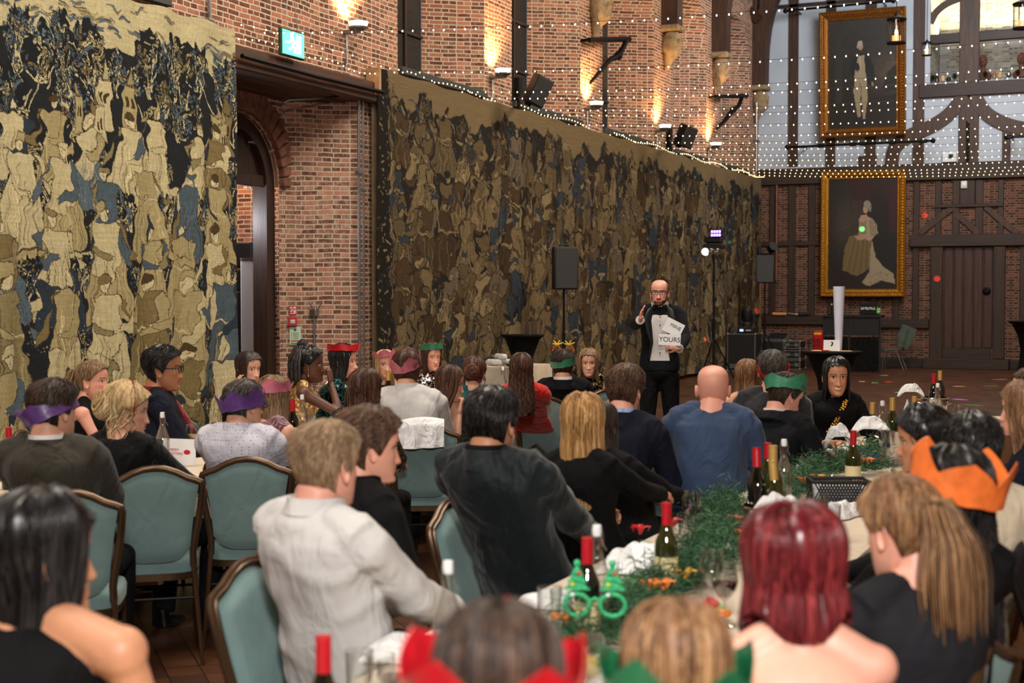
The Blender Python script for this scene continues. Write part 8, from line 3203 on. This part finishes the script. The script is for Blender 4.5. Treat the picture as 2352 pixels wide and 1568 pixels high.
napkin(b1 + Vector((.045, -.045, .2)), 'white napkin draped over the rim of the near ice bucket', .11, .06, 3, .4, 2.0, .03)
wine(1763, 1015, 'red', 'green', 'red capped bottle left of the clear water bottle in the middle of the row')
swing(1801, 1008, 'clear swing top water bottle in front of the dinner jacket')
wine(1960, 987, 'red', 'green', 'red capped olive glass bottle standing before the woman in profile')
wine(2004, 923, 'gold', 'dark', 'gold capped bottle in front of the smiling woman', lbl=False)
swing(2027, 920, 'clear swing top bottle right of the gold capped bottle near the smiling woman')
b2 = bucket(2056, 985, 'steel ice bucket with a white napkin in the middle of the row')
wine(0, 0, 'gold', 'green', 'gold capped bottle standing in the middle ice bucket', loc=b2 + Vector((-.02, .02, 0)), z=.07, lbl=False)
napkin(b2 + Vector((-.13, -.02, .205)), 'white napkin hanging off the middle ice bucket', .13, .07, 5, .2, 2.2, .10)
napkin(b2 + Vector((-.30, -.10, .16)), 'long white napkin arching left of the middle ice bucket', .08, .07, 8, .5, 2.6, .12)
wine(2100, 909, 'gold', 'dark', 'gold capped bottle left of the farthest ice bucket', lbl=False)
b3 = bucket(2147, 912, 'farthest steel ice bucket on the right hand row')
wine(0, 0, 'red', 'dark', 'red capped bottle standing in the farthest ice bucket', loc=b3 + Vector((-.0, -.05, 0)), z=.07, lbl=False)
wine(0, 0, 'gold', 'dark', 'gold capped bottle standing in the farthest ice bucket', loc=b3 + Vector((.03, .05, 0)), z=.09, lbl=False)
swing(2169, 889, 'clear swing top bottle before the farthest ice bucket', loc=b3 + Vector((.04, -.14, 0)))
napkin(b3 + Vector((-.18, .03, .24)), 'white napkin arching off the farthest ice bucket', .08, .07, 9, .15, 2.8, .07)
napkin(on_table(2088, 945, .08), 'small white napkin standing beside the farther gold capped bottle', .1, .09, 4, .4, .9)
for px, py, k_, f_, lb in ((1589, 1126, 'wine', 'red', 'wine glass with a little left in it beside the garland, before the bald man'), (1868, 1038, 'stubby', 'red', 'squat glass of red wine right of the dinner jacket'),
                           (1906, 1012, 'wine', 'red', 'wine glass of red wine before the smiling woman'), (1938, 1035, 'tumbler', None, 'small empty tumbler beside the red capped olive bottle'),
                           (2066, 1054, 'wine', 'white', 'wine glass of white wine before the woman in profile'), (2000, 1098, 'tumbler', None, 'clear tumbler standing in the garland near the woman in profile'),
                           (1665, 1290, 'wine', 'red', 'wine glass of dark red wine left of the red bob'), (1636, 1262, 'wine', None, 'empty wine glass standing in the garland left of the red wine'),
                           (1911, 1158, 'pint', 'amber', 'tall glass of amber drink between the red bob and the golden ponytail'), (1880, 1130, 'wine', None, 'empty wine glass left of the amber drink'),
                           (1354, 1455, 'wine', 'white', 'wine glass of white wine behind the near crowns'), (1316, 1500, 'pint', None, 'clear tall glass between the two near crowns'),
                           (1262, 1346, 'pint', None, 'clear tall glass on the left edge of the near table'), (1290, 1352, 'tumbler', None, 'clear tumbler beside the dark wine bottle'),
                           (1560, 1175, 'tumbler', None, 'left clear tumbler before the bald man'), (1578, 1180, 'tumbler', None, 'middle clear tumbler before the bald man'), (1598, 1182, 'tumbler', None, 'right clear tumbler before the bald man'),
                           (825, 1492, 'tumbler', None, 'clear tumbler right of the bottle at the bottom edge'), (875, 1500, 'tumbler', None, 'second clear tumbler at the bottom edge'), (905, 1516, 'stubby', 'red', 'squat glass at the bottom edge beside the leaning bottle'),
                           (2089, 968, 'wine', None, 'empty wine glass before the farther gold capped bottles'), (2201, 928, 'wine', None, 'empty wine glass right of the farthest ice bucket'), (2222, 935, 'tumbler', None, 'clear tumbler behind the black haired man')):
 glass(px, py, k_, lb, f_)
for px, py, s_, hg, sd, rz, lb in ((1270, 1375, .16, .05, 1, .3, 'folded white napkin on the left edge behind the near crowns'), (1470, 1275, .2, .07, 2, 1.1, 'big crumpled white napkin left of the labelled bottle'),
                                   (1440, 1300, .14, .05, 6, .2, 'smaller white napkin beside the big crumpled one'), (1845, 1078, .14, .05, 7, .6, 'white napkin behind the clear water bottle'), (1935, 1175, .15, .08, 10, 1.2, 'white napkin behind the amber drink'),
                                   (1930, 1040, .16, .06, 11, .3, 'white napkin beyond the squat red wine'), (1700, 1505, .2, .06, 12, .2, 'white napkin left of the bare backed woman'), (1385, 1545, .2, .06, 13, 1.4, 'white napkin between the near crowns'),
                                   (965, 1490, .22, .06, 14, .4, 'white napkin beside the leaning gold capped bottle')):
 p = on(2, px, py, TZ + .02)
 p.z = TZ + .006
 napkin(p, lb, s_, hg, sd, rz)
p = on(2, 2016, 1008, TZ + .1)
mb = MB()
mb.box((0, 0, 0), (.24, .05, .006), Matrix.Rotation(R(-28), 3, 'Y'), bev=.001)
o = mb.build('menu_strip', [mat('gold_menu', C(196, 182, 128), .5)])
o.location = p
tag(o, 'pale gold strip of card leaning in the garland before the ice bucket', 'card')
p = on(2, 1452, 1300, TZ + .03)
mb = MB()
mb.box((0, 0, 0), (.09, .13, .003), Matrix.Rotation(R(30), 3, 'X'), bev=.0005)
o = mb.build('menu_card', [M['white']])
o.location = p + Vector((.05, .0, .04))
o.rotation_euler = (0, 0, .5)
tag(o, 'white printed card leaning on the crumpled napkins', 'card')
# latticed black basket
p = on_table(1926, 1102, .10)
t_ = thing('lattice_basket', 'black lattice sided basket in the garland behind the golden ponytail', 'basket', (p.x, p.y, TZ), R(24))
mb = MB()
w_, d_, h_ = .27, .15, .10
for (z_, r_) in ((.004, .006), (h_, .009)):
 mb.tube([(-w_ / 2, -d_ / 2, z_), (w_ / 2, -d_ / 2, z_), (w_ / 2, d_ / 2, z_), (-w_ / 2, d_ / 2, z_), (-w_ / 2, -d_ / 2, z_)], r_, 6)
mb.box((0, 0, .004), (w_, d_, .006))
mb.build('rim', [M['black']], t_)
mb = MB()
mb.box((0, 0, .045), (w_ - .02, d_ - .02, .07), bev=.01)
mb.build('white_lining', [M['linen']], t_)
mb = MB()
n_ = 11
for k_ in range(n_ * 2 + 1):
 for (y_, ax) in ((-d_ / 2, 0), (d_ / 2, 0)):
  x0 = -w_ / 2 + w_ * (k_ - 4) / (n_ * 2 - 3)
  for sg in (-1, 1):
   x1 = x0 + sg * .05
   if -w_ / 2 <= x0 <= w_ / 2 and -w_ / 2 <= x1 <= w_ / 2:
    mb.tube([(x0, y_, .006), (x1, y_, h_)], .004, 5)
for k_ in range(6):
 for x_ in (-w_ / 2, w_ / 2):
  y0 = -d_ / 2 + d_ * k_ / 6
  mb.tube([(x_, y0, .006), (x_, min(d_ / 2, y0 + .04), h_)], .004, 5)
mb.build('lattice', [M['black']], t_)
# ---------- fir garlands
FIR = mat('fir_green', C(24, 72, 42), .6, var=.5, vs=40)
FIR2 = mat('fir_pale', C(84, 128, 84), .5, var=.4, vs=40)
def garland(pts, lb, n_=5200, r_=.085, seed=0):
 rg = np.random.default_rng(seed)
 P = np.array([tuple(p) for p in pts])
 d = np.r_[0, np.cumsum(np.linalg.norm(np.diff(P, axis=0), axis=1))]
 s = rg.uniform(0, d[-1], n_)
 c = np.stack([np.interp(s, d, P[:, k_]) for k_ in range(3)], 1)
 c[:, :2] += rg.normal(0, r_ * .42, (n_, 2))
 c[:, 2] += np.abs(rg.normal(0, r_ * .42, n_))
 dr = rg.normal(size=(n_, 3))
 dr[:, 2] = np.abs(dr[:, 2]) * .8
 dr /= np.linalg.norm(dr, axis=1)[:, None]
 L_ = rg.uniform(.025, .055, n_)
 Q = c[:, None] + dr[:, None] * L_[:, None, None] * np.linspace(0, 1, 3)[None, :, None]
 Q[:, :, 2] -= (np.linspace(0, 1, 3) ** 2)[None] * .006
 Q[:, :, 2] = np.maximum(Q[:, :, 2], TZ + .004)
 mb = MB()
 strands(mb, Q, .0017, .5)
 mb.qm[-1] = np.repeat((rg.uniform(size=n_) < .25).astype(int), len(mb.q[-1]) // n_)
 for k_ in range(int(d[-1] / .07)):
  s0 = rg.uniform(0, d[-1])
  q0 = np.array([np.interp(s0, d, P[:, j]) for j in range(3)])
  mb.tube([q0, q0 + np.array([rg.normal(0, .05), rg.normal(0, .05), rg.uniform(.01, .05)])], .003, 5)
 return tag(mb.build('fir_garland', [FIR, FIR2], sharp=0), lb, 'garland', 'fir garlands on the tables')
def T(px, py, dz=.02):
 p = on(2, px, py, TZ + dz)
 p.z = TZ + .02
 return p
garland([T(1300, 1500), T(1400, 1440), T(1470, 1385), T(1530, 1360), T(1600, 1310)], 'bushy green fir garland across the near table behind the green crown', 6500, .10, 1)
garland([T(1560, 1335), T(1640, 1290), T(1650, 1240), T(1640, 1200), T(1680, 1170)], 'bushy green fir garland between the labelled bottle and the near ice bucket', 8500, .11, 2)
garland([T(1790, 1150), T(1830, 1120), T(1880, 1085), T(1950, 1085), T(2030, 1075)], 'green fir garland around the latticed basket', 5600, .10, 3)
garland([T(1900, 1075), T(1990, 1050), T(2040, 1040), T(2070, 990)], 'green fir garland before the smiling woman', 5200, .10, 4)
garland([T(412, 1010), T(445, 1003), T(470, 995)], 'tuft of fir garland between the glasses on the left hand table', 1500, .05, 5)
garland([T(700, 965), T(730, 955), T(790, 940)], 'tuft of fir garland below the braided woman', 1500, .06, 6)
# ornaments lying in the garlands
BC = {'orange': mat('orange_ribbon', C(232, 120, 26), .35), 'gold': M['gold'], 'silver': M['chrome'], 'blue': mat('blue_foil', C(30, 50, 130), .25, .4), 'red': mat('red_foil', C(190, 20, 34), .3), 'green': mat('lime_foil', C(90, 190, 70), .4),
      'white': M['white']}
for px, py, kind, c_, lb in ((1692, 1198, 'bow', 'orange', 'orange ribbon bow in the garland left of the near ice bucket'), (1712, 1232, 'bow', 'orange', 'orange ribbon bow beside the red bob'), (1522, 1350, 'bow', 'orange', 'small orange ribbon curl below the labelled bottle'),
       (1490, 1352, 'bow', 'orange', 'dark orange ribbon curl left of the labelled bottle'), (1296, 1432, 'bow', 'orange', 'orange ribbon curl beside the near red crown'), (1573, 1325, 'bow', 'gold', 'gold ribbon curl in the garland right of the labelled bottle'),
       (1850, 1108, 'bow', 'orange', 'orange ribbon bow at the left of the latticed basket'), (1992, 1062, 'bow', 'orange', 'orange ribbon curl before the woman in profile'), (1648, 1199, 'ball', 'gold', 'tiny gold bauble at the top of the garland'),
       (1672, 1258, 'ball', 'white', 'white bauble in the garland above the red wine'), (1912, 1095, 'ball', 'silver', 'silver bauble on the left of the garland at the basket'), (1962, 1096, 'ball', 'silver', 'silver bauble above the basket'),
       (1982, 1118, 'bow', 'gold', 'gold bow on the corner of the basket'), (1878, 1102, 'bow', 'gold', 'gold bow at the left corner of the basket'), (2000, 1042, 'cracker', 'blue', 'blue foil cracker end in the garland'),
       (2012, 1052, 'cracker', 'red', 'red foil cracker end beside the blue one'), (2030, 1027, 'ball', 'gold', 'gold bauble below the ice bucket'), (1430, 1352, 'bow', 'green', 'lime green ribbon in the garland right of the dark bottle'),
       (1640, 1372, 'disc', 'green', 'round green and orange trinket on the cloth left of the red bob'), (1610, 1378, 'cracker', 'red', 'dark red cracker end beside the green trinket'), (1900, 1250, 'bow', 'red', 'red ribbon tied below the amber drink'),
       (1470, 1222, 'bow', 'red', 'crumpled red paper crown before the golden haired woman'), (1546, 1205, 'bow', 'red', 'red paper scrap among the tumblers before the bald man'), (1480, 1345, 'cracker', 'green', 'small green cracker beside the napkins')):
 p = on(2, px, py, TZ + .07)
 mb = MB()
 if kind == 'bow':
  for a in range(5):
   t0 = a * 1.26 + RNG.uniform(0, .6)
   d1 = Vector((math.cos(t0), math.sin(t0), .6))
   mb.tube([p, p + d1 * .02 + Vector((0, 0, .012)), p + d1 * .04, p + d1 * .03 - Vector((0, 0, .012))], [.004, .011, .010, .003], 7, flat=.25)
  mb.ell(p, (.008, .008, .008), n=8, k=6)
 elif kind == 'ball':
  mb.ell(p, (.013, .013, .013), n=14, k=10)
  mb.tube([p + Vector((0, 0, .012)), p + Vector((0, 0, .018))], .003, 6)
 elif kind == 'disc':
  mb.lathe([(0, 0), (.035, .004), (.05, .012), (.035, .02), (0, .022)], p - Vector((0, 0, .05)), n=20)
  mb.ell(p - Vector((-.03, 0.02, .04)), (.03, .03, .014), m=1)
 else:
  mb.tube([p - Vector((.04, 0, .03)), p - Vector((.02, 0, .02)), p - Vector((.012, 0, .018)), p + Vector((.03, .01, -.01)), p + Vector((.035, .01, 0))], [.022, .016, .008, .018, .024], 10)
 nm = {'bow': 'ribbon_bow', 'ball': 'bauble', 'disc': 'trinket', 'cracker': 'cracker_end'}[kind]
 tag(mb.build(nm, [BC[c_], BC['orange']]), lb, {'bow': 'ribbon', 'ball': 'bauble', 'disc': 'trinket', 'cracker': 'cracker'}[kind])
# novelty spectacles: two sparkling green trees
c = on_table(1366, 1372, .16)
gt = mat('green_glitter', C(52, 176, 116), .25, metal=.3, var=.5, vs=160, bump=.004, bs=200)
t_ = thing('novelty_glasses', 'sparkly green party glasses shaped like little fir trees with coloured lights', 'party glasses', c, R(20))
mb = MB()
for s_ in (-1, 1):
 cx_ = s_ * .048
 rim = [(cx_ + .034 * math.cos(a), 0, -.02 + .03 * math.sin(a)) for a in np.linspace(0, 2 * PI, 17)]
 mb.tube(rim, .0065, 8)
 for z_, w_ in ((.02, .036), (.04, .027), (.058, .018)):
  mb.poly([(cx_ - w_, 0, z_), (cx_ + w_, 0, z_), (cx_ + w_ * .3, 0, z_ + .026), (cx_ - w_ * .3, 0, z_ + .026)], (0, .012, 0))
 mb.ell((cx_, .006, .092), (.010, .008, .010), n=10, k=8)
mb.tube([(-.016, 0, -.01), (0, 0, -.002), (.016, 0, -.01)], .005, 6)
for s_ in (-1, 1):
 mb.tube([(s_ * .082, 0, -.01), (s_ * .084, .06, -.02), (s_ * .08, .12, -.05)], .0045, 6)
mb.build('frame', [gt], t_)
for nm, cc, zz in (('red_gem', C(200, 40, 30), .066), ('yellow_gem', C(220, 210, 40), .036), ('pale_gem', C(230, 240, 250), .008)):
 mb = MB()
 for s_ in (-1, 1):
  mb.ell((s_ * .048 + (.006 if nm == 'red_gem' else -.012), -.004, zz), (.0055, .004, .0055), n=10, k=8)
 mb.build(nm, [mat(nm, cc, .2)], t_, kind='stuff')
# ---------- left hand table
wine(20, 980, 'red', 'dark', 'red capped wine bottle at the left edge of the picture')
swing(373, 946, 'clear swing top water bottle behind the blonde updo')
wine(672, 917, 'red', 'dark', 'red capped wine bottle below the braided woman')
swing(694, 906, 'clear swing top water bottle right of the wine bottle below the braided woman')
swing(1155, 842, 'clear swing top bottle left of the red dress')
b4 = bucket(905, 912, 'polished ice bucket beside the white shirt and pink crown')
wine(0, 0, 'gold', 'dark', 'gold capped bottle standing in the polished ice bucket', loc=b4 + Vector((-.05, 0, 0)), z=.09, lbl=False)
napkin(b4 + Vector((-.06, -.03, .2)), 'white napkin over the rim of the polished ice bucket', .11, .06, 21, .3, 1.8, .03)
for px, py, k_, f_, lb in ((416, 978, 'tumbler', None, 'left clear tumbler beside the dotted shirt'), (440, 974, 'wine', 'white', 'wine glass beside the dotted shirt'), (480, 978, 'tumbler', None, 'right clear tumbler against the dotted shirt'),
                           (712, 935, 'wine', 'red', 'wine glass below the green sequinned woman'), (724, 932, 'tumbler', None, 'clear tumbler beside the wine glass below the braided woman')):
 glass(px, py, k_, lb, f_)
p = on_table(712, 935, .1)
p = on_table(412, 1012, .14)
cr_ = CAMM @ Vector((1, 0, 0))
zc_ = (EYE - p)
zc_.z = 0
zc_.normalize()
t_ = thing('greeting_card', 'white card printed MERRY CHRISTMAS in red on the left hand table', 'card', (p.x, p.y, TZ + .002))
x_ = (cr_ * math.cos(R(20)) - zc_ * math.sin(R(20)) * -1).normalized()
zn = x_.cross(Vector((0, 0, 1)))
Mx = axes(x_, (0, 0, 1), zn, (0, 0, .075))
mb = MB()
mb.box((0, 0, .075), (.21, .15, .002), Mx.to_3x3())
mb.build('card', [M['white']], t_)
text('red_lettering', 'MERRY\nCHRISTMAS', .022, axes(x_, (0, 0, 1), zn, tuple(zn * .002 + x_ * -.035 + Vector((0, 0, .075)))), red, t_, .0003)
mb = MB()
mb.ell(x_ * .05 + zn * .002 + Vector((0, 0, .075)), (.022, .014, .001), Mx.to_3x3(), n=20)
mb.build('red_oval_badge', [red], t_)
# coat over the chair at the bottom right, bag on the chair behind the red dress
def drape(pts_top, drop, lb, nm, cat, m_, th=.03):
 A, B = Vector(pts_top[0]), Vector(pts_top[1])
 n1, n2 = 22, 16
 d_ = (B - A).normalized()
 nn = Vector((-d_.y, d_.x, 0))
 rows = []
 for j in range(n2 * 2 + 1):
  t = (j - n2) / n2
  row = []
  for i in range(n1):
   u = i / (n1 - 1)
   fold = .018 * math.sin(u * 17 + 2 * abs(t)) * abs(t)
   o_ = (1 if t > 0 else -1) * (min(abs(t) * 4, 1) * (th + fold) + .03 * abs(t))
   row.append(A.lerp(B, u) + nn * o_ - Vector((0, 0, drop * abs(t) ** 1.1)) + Vector((0, 0, .02 * math.sin(u * PI) * (1 - abs(t)))))
  rows.append([tuple(p) for p in row])
 P = np.array(rows)
 mb = MB()
 mb.grid(P)
 nrm = np.cross(np.gradient(P, axis=0), np.gradient(P, axis=1))
 nrm /= np.linalg.norm(nrm, axis=2)[..., None] + 1e-9
 mb.grid((P - nrm * .008)[::-1])
 return tag(mb.build(nm, [m_], sharp=0), lb, cat)
drape([(-.36, 4.02, .99), (-.36, 4.56, .99)], .75, 'black coat draped over a chair back at the bottom right corner', 'draped_coat', 'coat', D['black'], .045)
c9 = [c for c in PEOPLE if 'pink paper crown, coat over' in c['root']['label']][0]['pel']
f_ = Vector((math.cos(R(118)), math.sin(R(118)), 0))
pc = at(975, 972, .805 * F / 300) + f_ * -.0
rt_ = Vector((f_.y, -f_.x, 0))
A, B = pc - rt_ * .18, pc + rt_ * .12
drape([(A.x, A.y, .95), (B.x, B.y, .965)], .16, 'white cloth laid over the chair back of the man in the pink crown', 'white_cloth', 'cloth', M['linen'], .035)
p = at(1232, 1075, 7.2)
mb = MB()
mb.ell((p.x, p.y, p.z - .22), (.17, .09, .2), Matrix.Rotation(.5, 3, 'Z'), n=26, k=18)
bag = mb.build('handbag', [mat('dark_brown_leather', C(36, 22, 18), .35)])
tag(bag, 'dark brown leather bag hanging between the chairs left of the golden haired woman', 'bag')
mb = MB()
mb.tube([(p.x - .12, p.y, p.z - .12), (p.x - .08, p.y, p.z + .06), (p.x, p.y, p.z + .12), (p.x + .1, p.y, p.z + .04), (p.x + .12, p.y, p.z - .14)], .012, 8)
mb.build('strap', [M['black_leather']], bag)
# green stacking chair beside the door
p = on(1, 2052, 800, 33.2)
t_ = thing('stacking_chair', 'old green stacking chair seen from the side beside the plank door', 'chair', (p.x, p.y, 0), R(180))
gm = mat('sage_shell', C(72, 84, 74), .6)
mb = MB()
mb.box((0, 0, .45), (.42, .42, .03), Matrix.Rotation(R(3), 3, 'Y'), bev=.012)
mb.build('seat', [gm], t_)
mb = MB()
mb.tube([(-.2, 0, .5), (-.26, 0, .72), (-.36, 0, .98)], [.12, .19, .17], 14, flat=.12, up=(0, 1, 0))
mb.build('backrest', [gm], t_)
for s_ in (-1, 1):
 mb = MB()
 mb.tube([(-.36, s_ * .19, .95), (-.22, s_ * .19, .5), (-.1, s_ * .19, .42), (.17, s_ * .2, .42), (.22, s_ * .2, 0)], .012, 8)
 mb.tube([(-.1, s_ * .19, .42), (-.26, s_ * .2, 0)], .012, 8)
 mb.build('side_frame', [M['steel']], t_)
